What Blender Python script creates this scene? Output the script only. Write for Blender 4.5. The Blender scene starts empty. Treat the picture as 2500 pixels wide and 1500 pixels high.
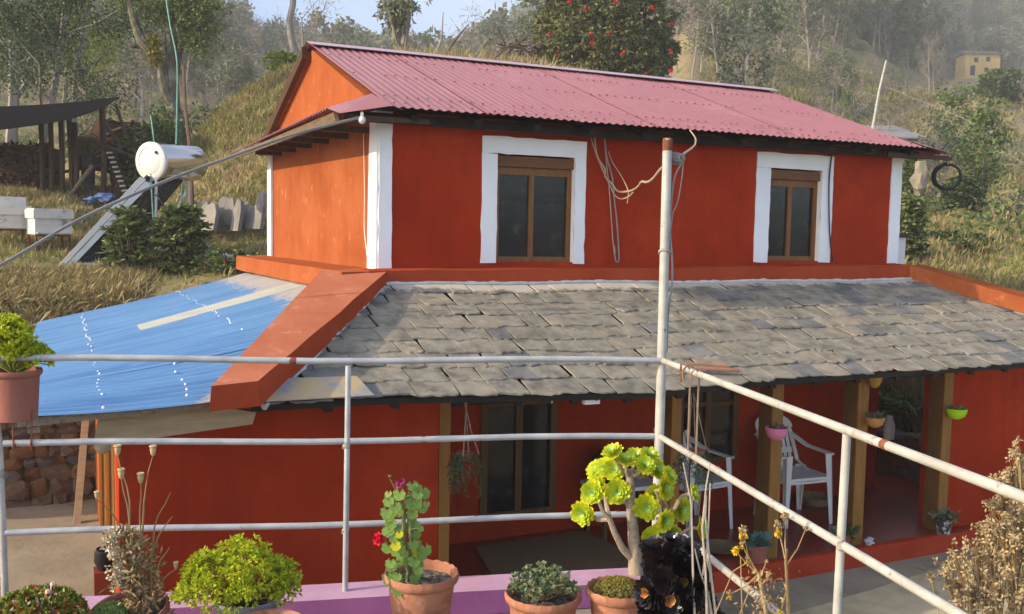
import bpy, math, random
import numpy as np
from mathutils import Vector, Matrix, noise

S = bpy.context.scene
COL = S.collection
R = math.radians

# ------------------------------------------------------------------ camera, sky, sun, exposure
cam_d = bpy.data.cameras.new('camera')
cam_d.sensor_width = 36.0
cam_d.lens = 33.97
cam_d.clip_start = 0.05
cam_d.clip_end = 3000
cam = bpy.data.objects.new('camera', cam_d)
COL.objects.link(cam)
yaw, pit, roll = .438795, .076977, .0189344
F_ = Vector((math.sin(yaw)*math.cos(pit), math.cos(yaw)*math.cos(pit), -math.sin(pit)))
R_ = Vector((math.cos(yaw), -math.sin(yaw), 0))
U_ = R_.cross(F_)
R_ = R_*math.cos(roll) + U_*math.sin(roll)
U_ = R_.cross(F_)
cm = Matrix((R_, U_, -F_)).transposed().to_4x4()
cm.translation = Vector((0, 0, 2.5))
cam.matrix_world = cm
S.camera = cam

SUN_DIR = Vector((-1.0, .12, .44)).normalized()      # towards the sun
world = bpy.data.worlds.new('World')
S.world = world
world.use_nodes = True
wn = world.node_tree
bg = wn.nodes['Background']
sky = wn.nodes.new('ShaderNodeTexSky')
sky.sky_type = 'NISHITA'
sky.sun_disc = False
sky.sun_elevation = math.asin(SUN_DIR.z)
sky.sun_rotation = math.atan2(SUN_DIR.x, SUN_DIR.y)
sky.air_density = .8
sky.dust_density = 7.0
sky.ozone_density = 1.0
sky.altitude = 1500
wn.links.new(sky.outputs[0], bg.inputs[0])
bg.inputs[1].default_value = 0.15
sl = bpy.data.lights.new('sun', 'SUN')
sl.energy = 2.0
sl.angle = R(.55)
sl.color = (1.0, .84, .62)
sun = bpy.data.objects.new('sun', sl)
sun.rotation_euler = (-SUN_DIR).to_track_quat('-Z', 'Y').to_euler()
sun.location = (-8, 2, 10)
COL.objects.link(sun)
S.view_settings.view_transform = 'Standard'
S.view_settings.look = 'None'
S.view_settings.exposure = 1.58
S.view_settings.gamma = 1
S.view_settings.use_curve_mapping = False
S.cycles.max_bounces = 6
S.cycles.diffuse_bounces = 3
S.cycles.glossy_bounces = 2
S.cycles.transmission_bounces = 3
S.cycles.transparent_max_bounces = 8
S.cycles.volume_bounces = 1
S.cycles.use_adaptive_sampling = True
S.cycles.use_denoising = True

# ------------------------------------------------------------------ materials
MATS = {}
def lin(c):
    return tuple(((x/255+.055)/1.055)**2.4 if x/255 > .04045 else x/255/12.92 for x in c)

def mat(name, cols, scale=4.0, rough=.8, bump=0.0, bscale=None, island=False, metallic=0.0, trans=0.0,
        spec=.3, stops=None, detail=5.0, stretch=None, blotch=None, coat=0.0):
    """cols: list of linear albedo colours mixed by noise (or by random per leaf / piece)"""
    m = bpy.data.materials.new(name)
    m.use_nodes = True
    nt = m.node_tree
    N, Lk = nt.nodes, nt.links
    b = N['Principled BSDF']
    b.inputs['Roughness'].default_value = rough
    b.inputs['Metallic'].default_value = metallic
    b.inputs['Specular IOR Level'].default_value = spec
    if coat:
        b.inputs['Coat Weight'].default_value = coat
        b.inputs['Coat Roughness'].default_value = .15
    tc = N.new('ShaderNodeTexCoord')
    src = tc.outputs['Object']
    if stretch:
        mp = N.new('ShaderNodeMapping')
        mp.inputs['Scale'].default_value = stretch
        Lk.new(src, mp.inputs[0])
        src = mp.outputs[0]
    nz = N.new('ShaderNodeTexNoise')
    nz.inputs['Scale'].default_value = scale
    nz.inputs['Detail'].default_value = detail
    nz.inputs['Roughness'].default_value = .62
    Lk.new(src, nz.inputs['Vector'])
    fac = nz.outputs['Fac']
    rp = N.new('ShaderNodeValToRGB')
    el = rp.color_ramp.elements
    n = len(cols)
    lo, hi = (.0, 1.) if island else (.32, .68)
    for i, c in enumerate(cols):
        p = stops[i] if stops else lo + (hi-lo)*i/max(1, n-1)
        if i < 2:
            e = el[i]; e.position = p
        else:
            e = el.new(p)
        e.color = (*c, 1)
    if n == 1:
        el[1].color = (*cols[0], 1)
    if island:
        g = N.new('ShaderNodeNewGeometry')
        ad = N.new('ShaderNodeMath'); ad.operation = 'MULTIPLY_ADD'
        sb = N.new('ShaderNodeMath'); sb.operation = 'SUBTRACT'; sb.inputs[1].default_value = .5
        Lk.new(fac, sb.inputs[0])
        Lk.new(sb.outputs[0], ad.inputs[0]); ad.inputs[1].default_value = .9
        Lk.new(g.outputs['Random Per Island'], ad.inputs[2])
        fac = ad.outputs[0]
    Lk.new(fac, rp.inputs[0])
    col = rp.outputs[0]
    if blotch:                              # (colour, scale, threshold, softness)
        n2 = N.new('ShaderNodeTexNoise')
        n2.inputs['Scale'].default_value = blotch[1]; n2.inputs['Detail'].default_value = 6
        n2.inputs['Roughness'].default_value = .7
        Lk.new(src, n2.inputs['Vector'])
        mr = N.new('ShaderNodeMapRange')
        mr.inputs['From Min'].default_value = blotch[2]; mr.inputs['From Max'].default_value = blotch[2] + blotch[3]
        Lk.new(n2.outputs['Fac'], mr.inputs[0])
        mx = N.new('ShaderNodeMix'); mx.data_type = 'RGBA'
        Lk.new(mr.outputs[0], mx.inputs[0]); Lk.new(col, mx.inputs[6])
        mx.inputs[7].default_value = (*blotch[0], 1)
        col = mx.outputs[2]
    Lk.new(col, b.inputs['Base Color'])
    m['col'] = 1
    if bump:
        n3 = N.new('ShaderNodeTexNoise')
        n3.inputs['Scale'].default_value = bscale or scale*4
        n3.inputs['Detail'].default_value = 7; n3.inputs['Roughness'].default_value = .65
        Lk.new(src, n3.inputs['Vector'])
        bp = N.new('ShaderNodeBump')
        bp.inputs['Strength'].default_value = 1.0
        bp.inputs['Distance'].default_value = bump
        Lk.new(n3.outputs['Fac'], bp.inputs['Height']); Lk.new(bp.outputs[0], b.inputs['Normal'])
    if trans:
        tr = N.new('ShaderNodeBsdfTranslucent')
        ms = N.new('ShaderNodeMixShader'); ms.inputs[0].default_value = trans
        Lk.new(col, tr.inputs[0])
        Lk.new(b.outputs[0], ms.inputs[1]); Lk.new(tr.outputs[0], ms.inputs[2])
        Lk.new(ms.outputs[0], N['Material Output'].inputs[0])
    MATS[name] = m
    return m

def mix_by_attr(m, attr, colour, lo=.45, hi=.6, nscale=9.0, nstretch=None):
    """a coat of another colour where the attribute (0..1) is high, with a ragged noisy border"""
    nt = m.node_tree; N, Lk = nt.nodes, nt.links
    b = N['Principled BSDF']
    old = b.inputs['Base Color'].links[0].from_socket
    at = N.new('ShaderNodeAttribute'); at.attribute_name = attr
    tc = N.new('ShaderNodeTexCoord'); nz = N.new('ShaderNodeTexNoise')
    nz.inputs['Scale'].default_value = nscale; nz.inputs['Detail'].default_value = 6; nz.inputs['Roughness'].default_value = .7
    src = tc.outputs['Object']
    if nstretch:
        mp = N.new('ShaderNodeMapping'); mp.inputs['Scale'].default_value = nstretch
        Lk.new(src, mp.inputs[0]); src = mp.outputs[0]
    Lk.new(src, nz.inputs['Vector'])
    ad = N.new('ShaderNodeMath'); ad.operation = 'MULTIPLY_ADD'; ad.inputs[1].default_value = 1.1
    sb = N.new('ShaderNodeMath'); sb.operation = 'SUBTRACT'; sb.inputs[1].default_value = .5
    Lk.new(nz.outputs['Fac'], sb.inputs[0]); Lk.new(sb.outputs[0], ad.inputs[0]); Lk.new(at.outputs['Fac'], ad.inputs[2])
    mr = N.new('ShaderNodeMapRange'); mr.inputs['From Min'].default_value = lo; mr.inputs['From Max'].default_value = hi
    Lk.new(ad.outputs[0], mr.inputs[0])
    mx = N.new('ShaderNodeMix'); mx.data_type = 'RGBA'
    Lk.new(mr.outputs[0], mx.inputs[0]); Lk.new(old, mx.inputs[6]); mx.inputs[7].default_value = (*colour, 1)
    Lk.new(mx.outputs[2], b.inputs['Base Color'])

red_wall = mat('red_clay_paint', [(.30, .026, .0075), (.375, .035, .0095), (.43, .050, .015)], 1.1, .95, .011, 3.2, spec=.0,
               blotch=((.29, .030, .012), 2.3, .50, .25))
red_band = mat('red_band_paint', [(.33, .050, .018), (.39, .066, .024)], 2.5, .95, .006, 7, spec=.0)
red_band_top = mat('dusty_band_top', [(.38, .115, .058), (.47, .165, .088)], 3, .95, .004, 9, spec=.0, blotch=((.52, .22, .13), 6, .58, .1))
sunlit_wall = mat('sunlit_clay_orange', [(.27, .068, .022), (.32, .088, .030), (.36, .108, .040)], 1.8, .95, .010, 5, spec=.0, blotch=((.44, .15, .065), 7, .60, .08))  # red clay of the sun-facing parts, sunlit orange put into the colour
def streaks(m, colour, amount=.5, scale=(9, 9, .55)):
    """faint vertical run marks left by rain; on the blue roof, painted rib shading"""
    nt = m.node_tree; N, Lk = nt.nodes, nt.links; b = N['Principled BSDF']; old = b.inputs['Base Color'].links[0].from_socket
    tc = N.new('ShaderNodeTexCoord'); mp = N.new('ShaderNodeMapping'); mp.inputs['Scale'].default_value = scale
    nz = N.new('ShaderNodeTexNoise'); nz.inputs['Scale'].default_value = 1.3; nz.inputs['Detail'].default_value = 8; nz.inputs['Roughness'].default_value = .72
    Lk.new(tc.outputs['Object'], mp.inputs[0]); Lk.new(mp.outputs[0], nz.inputs['Vector'])
    mr = N.new('ShaderNodeMapRange'); mr.inputs['From Min'].default_value = .50; mr.inputs['From Max'].default_value = .72; mr.inputs['To Max'].default_value = amount
    Lk.new(nz.outputs['Fac'], mr.inputs[0]); mx = N.new('ShaderNodeMix'); mx.data_type = 'RGBA'
    Lk.new(mr.outputs[0], mx.inputs[0]); Lk.new(old, mx.inputs[6]); mx.inputs[7].default_value = (*colour, 1); Lk.new(mx.outputs[2], b.inputs['Base Color'])
streaks(red_wall, (.24, .028, .012), .55)
streaks(sunlit_wall, (.36, .13, .055), .45)
white_paint = mat('white_lime_paint', [(.80, .80, .77), (.88, .87, .83)], 3, .85, .004, 12, spec=.2, blotch=((.66, .60, .52), 9, .68, .05))
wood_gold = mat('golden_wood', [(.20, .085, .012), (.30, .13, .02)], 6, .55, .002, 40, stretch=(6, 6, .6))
wood_brown = mat('brown_wood', [(.12, .045, .012), (.19, .075, .02)], 6, .55, .002, 40, stretch=(1, 6, 6))
eave_shade_wood = mat('shade_dark_wood', [(.012, .009, .007), (.03, .02, .014)], 6, .8, .002, 40)  # timber coloured near black to paint the shadow under the eaves
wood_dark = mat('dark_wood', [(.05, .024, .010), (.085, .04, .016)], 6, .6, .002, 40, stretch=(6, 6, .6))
sunlit_edge = mat('sunlit_edge_yellow', [(.62, .27, .03)], 6, .6)  # sunlight on the brown door edges, painted as yellow strips
wood_raw = mat('raw_timber', [(.34, .24, .13), (.46, .34, .2)], 5, .8, .003, 30, stretch=(1, 6, 6))
wood_old = mat('weathered_timber', [(.16, .12, .085), (.30, .23, .16), (.22, .17, .12)], 5, .9, .004, 30, stretch=(4, 4, 4))
roof_red = mat('maroon_roof_paint', [(.30, .105, .110), (.34, .122, .125)], 1.3, .38, .0008, 30, spec=.5, blotch=((.38, .155, .155), 1.7, .56, .15))
roof_blue = mat('blue_roof_paint', [(.055, .155, .34), (.10, .235, .43), (.12, .26, .45)], 2.0, .42, .0008, 30, spec=.5, blotch=((.20, .34, .52), 5, .60, .12), stretch=(.35, 3, 1))
mix_by_attr(roof_blue, 'smear', (.40, .37, .32), .5, .62, 12, (1, 3.5, 1))
streaks(roof_red, (.24, .075, .075), .45, (14, .9, 1))
streaks(roof_blue, (.045, .12, .28), .75, (.45, 22, 1))  # darker streaks along the sheets paint in the shading of the ribs
fibre = mat('fibreglass_sheet', [(.42, .42, .33), (.50, .49, .38)], 5, .5, .001, 20)
slate_m = [mat('slate_%s' % n, c, 7, .85, .006, 28, spec=.25, blotch=bl) for n, c, bl in (
    ('grey', [(.13, .12, .092), (.225, .202, .15), (.31, .275, .205)], ((.34, .30, .22), 5.5, .60, .1)),
    ('warm', [(.14, .122, .09), (.245, .212, .155), (.33, .28, .205)], ((.40, .33, .22), 6, .58, .1)),
    ('dark', [(.10, .097, .09), (.16, .153, .138), (.23, .215, .185)], ((.25, .24, .22), 6, .62, .1)))]
for m_ in slate_m:
    mix_by_attr(m_, 'lime', (.50, .44, .34), .40, .56, 7)
mortar = mat('lime_mortar', [(.42, .40, .36), (.58, .56, .52)], 9, .95, .008, 25)
plaster_old = mat('mud_plaster', [(.33, .27, .19), (.42, .36, .27)], 5, .95, .005, 20)
stone_m = [mat('field_stone_%s' % n, c, 6, .9, .012, 18) for n, c in (
    ('brown', [(.13, .075, .045), (.22, .13, .08)]), ('grey', [(.12, .10, .08), (.24, .20, .16)]), ('rust', [(.20, .09, .035), (.30, .15, .07)]))]
slab_m = mat('grey_slab_stone', [(.20, .18, .155), (.32, .29, .25)], 4, .9, .01, 14)
floor_red = mat('red_floor', [(.20, .026, .012), (.28, .040, .020)], 2.2, .28, .002, 20, spec=.5)
concrete = mat('concrete_ground', [(.20, .165, .11), (.27, .225, .155), (.33, .275, .19)], 1.6, .92, .006, 14, blotch=((.15, .125, .085), 5, .60, .1))
pink_paint = mat('pink_purple_paint', [(.40, .22, .31), (.50, .30, .40)], 4, .8, .002, 20, blotch=((.50, .24, .24), 3, .52, .12))
purple_paint = mat('purple_paint', [(.24, .07, .20), (.33, .11, .27)], 4, .8, .002, 20)
pipe_m = mat('silver_pipe_paint', [(.30, .31, .31), (.46, .465, .45)], 9, .45, .0006, 60, spec=.5, metallic=.2, blotch=((.20, .15, .12), 14, .66, .04))
pipe_cream = mat('cream_pipe_paint', [(.33, .315, .27), (.48, .46, .40)], 8, .55, .0008, 60, spec=.35, blotch=((.22, .20, .17), 12, .60, .06))
rust = mat('rust', [(.14, .045, .02), (.25, .09, .04)], 30, .9, .001, 80)
terra = mat('terracotta', [(.27, .105, .055), (.37, .155, .085), (.42, .19, .115)], 9, .9, .003, 40, blotch=((.46, .31, .23), 11, .56, .14))
terra_dark = mat('dark_terracotta', [(.24, .085, .06), (.32, .12, .08)], 5, .8, .002, 40, blotch=((.38, .22, .17), 8, .64, .1))
grey_pot = mat('grey_pot', [(.16, .165, .18), (.22, .22, .23)], 5, .7, .001, 40, blotch=((.42, .41, .38), 4, .58, .08))
soil = mat('potting_soil', [(.03, .022, .016), (.10, .08, .06), (.22, .19, .15)], 40, .95, .01, 60)
glass_dark = mat('dark_window_glass', [(.008, .008, .008), (.016, .015, .015)], 3, .10, 0, spec=.3, blotch=((.075, .072, .068), 6, .56, .22))
room_dark = mat('dark_room', [(.02, .018, .016)], 3, .9)
black_plastic = mat('black_plastic', [(.015, .015, .017)], 3, .5)
white_plastic = mat('white_plastic', [(.78, .72, .64), (.84, .78, .70)], 6, .45, spec=.4)
rope_m = mat('grey_rope', [(.22, .17, .12), (.36, .28, .20)], 30, .9)
wire_beige = mat('beige_wire', [(.36, .27, .18), (.46, .36, .25)], 20, .7)
wire_grey = mat('grey_wire', [(.22, .20, .19), (.30, .28, .26)], 20, .7)
hose_green = mat('green_hose', [(.09, .25, .17), (.16, .34, .25)], 8, .5)
steel = mat('polished_steel', [(.50, .51, .53)], 3, .10, 0, metallic=1.0)
white_enamel = mat('white_enamel', [(.66, .63, .56), (.72, .69, .62)], 4, .4)
tube_white = mat('pale_glass_tube', [(.55, .56, .55), (.66, .66, .64)], 4, .15, spec=.6)
hive_m = mat('white_hive_paint', [(.60, .55, .47), (.72, .66, .57)], 5, .85, .004, 25, blotch=((.26, .21, .16), 6, .57, .10))
tarp_m = mat('black_shade_cloth', [(.004, .004, .005), (.008, .008, .009)], 3, 1.0, .004, 8, spec=.02)
tarp_blue = mat('blue_tarp', [(.08, .14, .34), (.18, .26, .45)], 4, .6, .01, 10)
bark_grey = mat('grey_bark', [(.15, .125, .10), (.26, .225, .18), (.10, .085, .07)], 5, .95, .015, 20, stretch=(1, 1, .35))
bark_pale = mat('pale_bark', [(.22, .19, .16), (.34, .30, .25)], 5, .95, .01, 20, stretch=(1, 1, .35))
bark_brown = mat('brown_bark', [(.08, .05, .03), (.16, .10, .065)], 5, .95, .01, 20, stretch=(1, 1, .35))
dry_leaf_m = mat('dark_dry_leaves', [(.03, .018, .012), (.09, .05, .03), (.15, .09, .055)], 6, .95, island=True)
def leafmat(name, cols, tr=.25, rough=.55, scale=1.5):
    return mat(name, cols, scale, rough, island=True, trans=tr, spec=.3)
leaf_dark = leafmat('dark_green_leaves', [(.022, .046, .016), (.05, .088, .026), (.11, .155, .045)])
leaf_mid = leafmat('mid_green_leaves', [(.05, .085, .025), (.105, .155, .04), (.18, .23, .06)])
leaf_lime = leafmat('lime_green_leaves', [(.10, .14, .025), (.22, .27, .045), (.34, .38, .06)])
leaf_rhodo = leafmat('rhododendron_leaves', [(.05, .068, .024), (.13, .145, .045), (.30, .28, .10)])
leaf_yellow = leafmat('yellow_green_leaves', [(.14, .14, .02), (.26, .23, .03)])
leaf_grey = leafmat('grey_green_leaves', [(.10, .12, .065), (.16, .175, .10), (.23, .225, .14)])
twig_m = mat('bare_twigs', [(.19, .16, .13), (.31, .265, .21)], 3, .95, island=True)
grass_dry = leafmat('dry_grass_blades', [(.20, .155, .06), (.32, .25, .10), (.46, .36, .17), (.17, .18, .05)], .3, .8, .5)
grass_green = leafmat('green_grass_blades', [(.11, .145, .03), (.20, .235, .05), (.29, .30, .075), (.32, .26, .10)], .3, .7, .4)
grass_straw = leafmat('straw_grass_blades', [(.30, .22, .09), (.42, .32, .15), (.22, .17, .07)], .25, .8, .5)
sedum_lime = leafmat('lime_sedum_leaves', [(.34, .42, .012), (.50, .56, .02), (.66, .66, .03), (.24, .34, .02)], .35, .5, 6)
sedum_red = leafmat('red_tipped_leaves', [(.05, .10, .015), (.13, .20, .025), (.32, .33, .04), (.42, .08, .03)], .15, .45, 7)
sedum_pale = leafmat('pale_green_leaves', [(.20, .28, .07), (.32, .38, .12)], .2, .5, 8)
moss_m = leafmat('yellow_moss', [(.20, .17, .03), (.32, .28, .05)], .2, .8, 10)
gera_m = leafmat('geranium_leaf', [(.10, .19, .04), (.19, .31, .06), (.32, .42, .10)], .25, .6, 14)
gera_yellow = leafmat('yellowed_leaf', [(.60, .55, .02)], .3, .5, 5)
aeon_m = leafmat('aeonium_green', [(.40, .50, .02), (.56, .62, .03)], .25, .4, 9)
aeon_tip = leafmat('aeonium_yellow', [(.66, .62, .015), (.80, .70, .02)], .25, .4, 9)
aeon_core = leafmat('aeonium_heart', [(.46, .66, .16)], .2, .35, 9)
aeon_black = mat('aeonium_black_leaf', [(.006, .004, .005), (.014, .008, .008)], 6, .22, island=True, spec=.5)
aeon_heart = mat('aeonium_black_heart', [(.35, .09, .04), (.42, .32, .06)], 20, .4, island=True)
jade_m = leafmat('grey_jade_leaves', [(.09, .14, .06), (.16, .22, .10), (.24, .26, .14)], .15, .5, 9)
dry_plant = mat('dry_plant', [(.18, .115, .05), (.32, .22, .10), (.42, .31, .15)], 12, .95, island=True)
dry_flower = mat('dry_flower_heads', [(.26, .18, .085), (.40, .29, .15), (.50, .38, .21)], 12, .95, island=True)
yellow_dry = mat('withered_yellow_petals', [(.42, .24, .02), (.60, .38, .03), (.25, .15, .04)], 20, .8, island=True)
yellow_fresh = mat('bright_yellow_petals', [(.80, .50, .01)], 20, .7, island=True)
petal_red = mat('red_petals', [(.60, .005, .02), (.75, .012, .04)], 20, .6, island=True)
petal_magenta = mat('magenta_petals', [(.38, .03, .12), (.50, .06, .18)], 20, .6, island=True)
rhodo_red = mat('crimson_blossom', [(.40, .008, .012), (.55, .02, .03)], 20, .6, island=True)
stem_green = mat('green_stems', [(.14, .17, .05), (.20, .20, .07)], 20, .7)
trail_m = leafmat('trailing_leaves', [(.03, .06, .03), (.06, .10, .045)], .1, .6, 9)
pink_pl = mat('pink_plastic', [(.62, .20, .30)], 4, .45)
lime_pl = mat('lime_plastic', [(.36, .62, .01)], 4, .4)
orange_pl = mat('orange_plastic', [(.50, .22, .07)], 4, .5)
wicker = mat('yellow_wicker', [(.34, .18, .03), (.5, .3, .06)], 40, .8, .004, 60)
basket_m = mat('straw_weave', [(.20, .13, .06), (.36, .26, .13)], 45, .9, .004, 70)
mat_m = mat('jute_mat', [(.20, .125, .055), (.27, .175, .085)], 60, .95, .004, 90)
yellow_wall = mat('yellow_wall', [(.66, .47, .15), (.80, .58, .20)], 1, .9, 0, blotch=((.42, .36, .25), .8, .58, .1))
grey_roof = mat('grey_roof', [(.20, .19, .185), (.26, .25, .24)], 2, .8)
brown_roof = mat('brown_roof', [(.16, .12, .11), (.22, .17, .15)], 1, .8)

def ground_mat(name, soilc, grassc, strawc):
    m = bpy.data.materials.new(name); m.use_nodes = True
    nt = m.node_tree; N, Lk = nt.nodes, nt.links
    b = N['Principled BSDF']; b.inputs['Roughness'].default_value = .95; b.inputs['Specular IOR Level'].default_value = .1
    tc = N.new('ShaderNodeTexCoord')
    def nz(sc, det=7):
        n = N.new('ShaderNodeTexNoise'); n.inputs['Scale'].default_value = sc; n.inputs['Detail'].default_value = det
        n.inputs['Roughness'].default_value = .7
        Lk.new(tc.outputs['Object'], n.inputs['Vector']); return n.outputs['Fac']
    def ramp(f, cs, st):
        r = N.new('ShaderNodeValToRGB'); e = r.color_ramp.elements
        for i, (c, s) in enumerate(zip(cs, st)):
            x = e[i] if i < 2 else e.new(s)
            x.position = s; x.color = (*c, 1)
        Lk.new(f, r.inputs[0]); return r.outputs[0]
    a = ramp(nz(.35), [grassc, strawc, soilc], [.38, .5, .62])
    c = ramp(nz(3.5), [tuple(x*.55 for x in soilc), strawc, grassc], [.35, .52, .68])
    mx = N.new('ShaderNodeMix'); mx.data_type = 'RGBA'; mx.inputs[0].default_value = .45
    Lk.new(a, mx.inputs[6]); Lk.new(c, mx.inputs[7]); Lk.new(mx.outputs[2], b.inputs['Base Color'])
    bp = N.new('ShaderNodeBump'); bp.inputs['Distance'].default_value = .12
    Lk.new(nz(2.5, 9), bp.inputs['Height']); Lk.new(bp.outputs[0], b.inputs['Normal'])
    return m
hill_m = ground_mat('hillside_ground', (.21, .145, .085), (.155, .17, .055), (.34, .26, .13))

# ------------------------------------------------------------------ mesh helpers
def obj_from(name, me, parent=None):
    o = bpy.data.objects.new(name, me)
    COL.objects.link(o)
    if parent is not None:
        o.parent = parent
        off = Vector(parent.location) if parent.parent is None else Vector((0, 0, 0))
        o.matrix_parent_inverse = Matrix.Translation(-off)
    return o

def tag(o, label=None, cat=None, group=None, kind=None):
    if label: o['label'] = label
    if cat: o['category'] = cat
    if group: o['group'] = group
    if kind: o['kind'] = kind
    return o

def thing(name, label, cat, loc=(0, 0, 0), group=None):
    o = bpy.data.objects.new(name, None)
    o.empty_display_size = .1
    COL.objects.link(o)
    o.location = loc
    return tag(o, label, cat, group)

def copy_tree(o, parent=None, depth=0):
    c = o.copy(); COL.objects.link(c)
    if parent is not None:
        mpi = o.matrix_parent_inverse.copy(); c.parent = parent; c.matrix_parent_inverse = mpi
    for ch in list(o.children):
        copy_tree(ch, c, depth+1)
    return c

class MB:
    def __init__(s):
        s.v = []; s.f = []; s.mi = []; s.cur = 0
    def add(s, vs, fs):
        b = len(s.v)
        s.v += [tuple(v) for v in vs]
        for f in fs:
            s.f.append(tuple(b+i for i in f)); s.mi.append(s.cur)
        return s
    def box(s, p0, p1, rot=None, piv=None):
        x0, y0, z0 = p0; x1, y1, z1 = p1
        vs = [Vector(p) for p in ((x0,y0,z0),(x1,y0,z0),(x1,y1,z0),(x0,y1,z0),(x0,y0,z1),(x1,y0,z1),(x1,y1,z1),(x0,y1,z1))]
        if rot is not None:
            pv = Vector(piv) if piv is not None else sum(vs, Vector())/8
            vs = [rot @ (v-pv) + pv for v in vs]
        return s.add(vs, [(0,3,2,1),(4,5,6,7),(0,1,5,4),(1,2,6,5),(2,3,7,6),(3,0,4,7)])
    def hexa(s, b, t):
        """b: 4 bottom corners, t: 4 top corners (counter-clockwise seen from above)"""
        return s.add(list(b)+list(t), [(0,3,2,1),(4,5,6,7),(0,1,5,4),(1,2,6,5),(2,3,7,6),(3,0,4,7)])
    def tube(s, pts, rad, n=6, cap=True):
        pts = [Vector(p) for p in pts]
        if not hasattr(rad, '__len__'): rad = [rad]*len(pts)
        vs = []; ref = None
        for i, p in enumerate(pts):
            d = (pts[min(i+1, len(pts)-1)] - pts[max(i-1, 0)])
            if d.length < 1e-9: d = Vector((0, 0, 1))
            d.normalize()
            if ref is None:
                ref = Vector((0, 0, 1)) if abs(d.z) < .9 else Vector((1, 0, 0))
            u = d.cross(ref)
            if u.length < 1e-4: u = d.cross(Vector((0, 1, .3)))
            u.normalize(); w = d.cross(u).normalized(); ref = -w if False else ref
            for k in range(n):
                a = 2*math.pi*k/n
                vs.append(p + (u*math.cos(a) + w*math.sin(a))*rad[i])
        fs = []
        for i in range(len(pts)-1):
            for k in range(n):
                a, b = i*n+k, i*n+(k+1) % n
                fs.append((a, b, b+n, a+n))
        if cap:
            fs.append(tuple(range(n))[::-1]); fs.append(tuple(range((len(pts)-1)*n, len(pts)*n)))
        return s.add(vs, fs)
    def lathe(s, prof, c, n=24, wav=0, axis=None):
        """prof: (r, z) list; c centre"""
        vs = []; c = Vector(c)
        for j, (r, z) in enumerate(prof):
            for k in range(n):
                a = 2*math.pi*k/n
                rr = r
                v = Vector((rr*math.cos(a), rr*math.sin(a), z))
                if axis is not None: v = axis @ v
                vs.append(c+v)
        fs = [(j*n+k, j*n+(k+1) % n, (j+1)*n+(k+1) % n, (j+1)*n+k) for j in range(len(prof)-1) for k in range(n)]
        return s.add(vs, fs)
    def disc(s, c, r, n=20, rx=None):
        c = Vector(c)
        return s.add([c] + [c+Vector((r*math.cos(2*math.pi*k/n), r*math.sin(2*math.pi*k/n), 0)) for k in range(n)],
                     [(0, k+1, (k+1) % n+1) for k in range(n)])
    def blob(s, c, r, seed=0, jit=.25, sub=1):
        """rounded stone-like lump, 42 vertices"""
        import bmesh
        bm = bmesh.new(); bmesh.ops.create_icosphere(bm, subdivisions=sub+1 if sub else 1, radius=1)
        rx, ry, rz = r if hasattr(r, '__len__') else (r, r, r)
        c = Vector(c); vs = []
        for v in bm.verts:
            k = 1 + jit*noise.noise(v.co*1.6 + Vector((seed*3.1, seed*1.7, 0)))*1.6
            vs.append(c + Vector((v.co.x*rx*k, v.co.y*ry*k, v.co.z*rz*k)))
        fs = [tuple(v.index for v in f.verts) for f in bm.faces]
        bm.free()
        return s.add(vs, fs)
    def prism(s, poly, axis, d0, d1):
        """poly of 2D points; axis 'y': poly in (x,z), extruded y d0..d1; 'x': poly in (y,z); 'z': poly in (x,y)"""
        def P(a, b, d):
            return (a, d, b) if axis == 'y' else (d, a, b) if axis == 'x' else (a, b, d)
        n = len(poly)
        vs = [P(a, b, d0) for a, b in poly] + [P(a, b, d1) for a, b in poly]
        fs = [tuple(range(n)), tuple(range(2*n-1, n-1, -1))] + [(i, i+n, (i+1) % n+n, (i+1) % n) for i in range(n)]
        return s.add(vs, fs)
    def mesh(s, name, mats, smooth=False):
        me = bpy.data.meshes.new(name)
        me.from_pydata(s.v, [], s.f)
        ms = mats if isinstance(mats, (list, tuple)) else [mats]
        for m in ms: me.materials.append(m)
        if len(ms) > 1: me.polygons.foreach_set('material_index', s.mi)
        if smooth:
            me.polygons.foreach_set('use_smooth', [True]*len(me.polygons))
        me.validate(); me.update()
        return me
    def build(s, name, mats, parent=None, smooth=False, fixn=True):
        me = s.mesh(name, mats, smooth)
        if fixn:
            import bmesh
            bm = bmesh.new(); bm.from_mesh(me); bmesh.ops.recalc_face_normals(bm, faces=bm.faces); bm.to_mesh(me); bm.free()
        if smooth:
            try: me.set_sharp_from_angle(angle=R(40))
            except Exception: pass
        return obj_from(name, me, parent)

def attr(o, name, vals):
    a = o.data.attributes.new(name, 'FLOAT', 'POINT')
    a.data.foreach_set('value', vals)

def poly_np(name, P, mats, parent=None, mi=None, smooth=False):
    """P: array (n,k,3) of separate k-gons -> one mesh"""
    P = np.asarray(P, dtype=np.float32); n, k, _ = P.shape
    me = bpy.data.meshes.new(name)
    me.vertices.add(n*k); me.vertices.foreach_set('co', P.reshape(-1))
    me.loops.add(n*k); me.loops.foreach_set('vertex_index', np.arange(n*k, dtype=np.int32))
    me.polygons.add(n); me.polygons.foreach_set('loop_start', np.arange(0, n*k, k, dtype=np.int32))
    try: me.polygons.foreach_set('loop_total', np.full(n, k, dtype=np.int32))
    except Exception: pass
    ms = mats if isinstance(mats, (list, tuple)) else [mats]
    for m in ms: me.materials.append(m)
    if mi is not None: me.polygons.foreach_set('material_index', np.asarray(mi, dtype=np.int32))
    me.update(calc_edges=True)
    return obj_from(name, me, parent)

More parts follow.
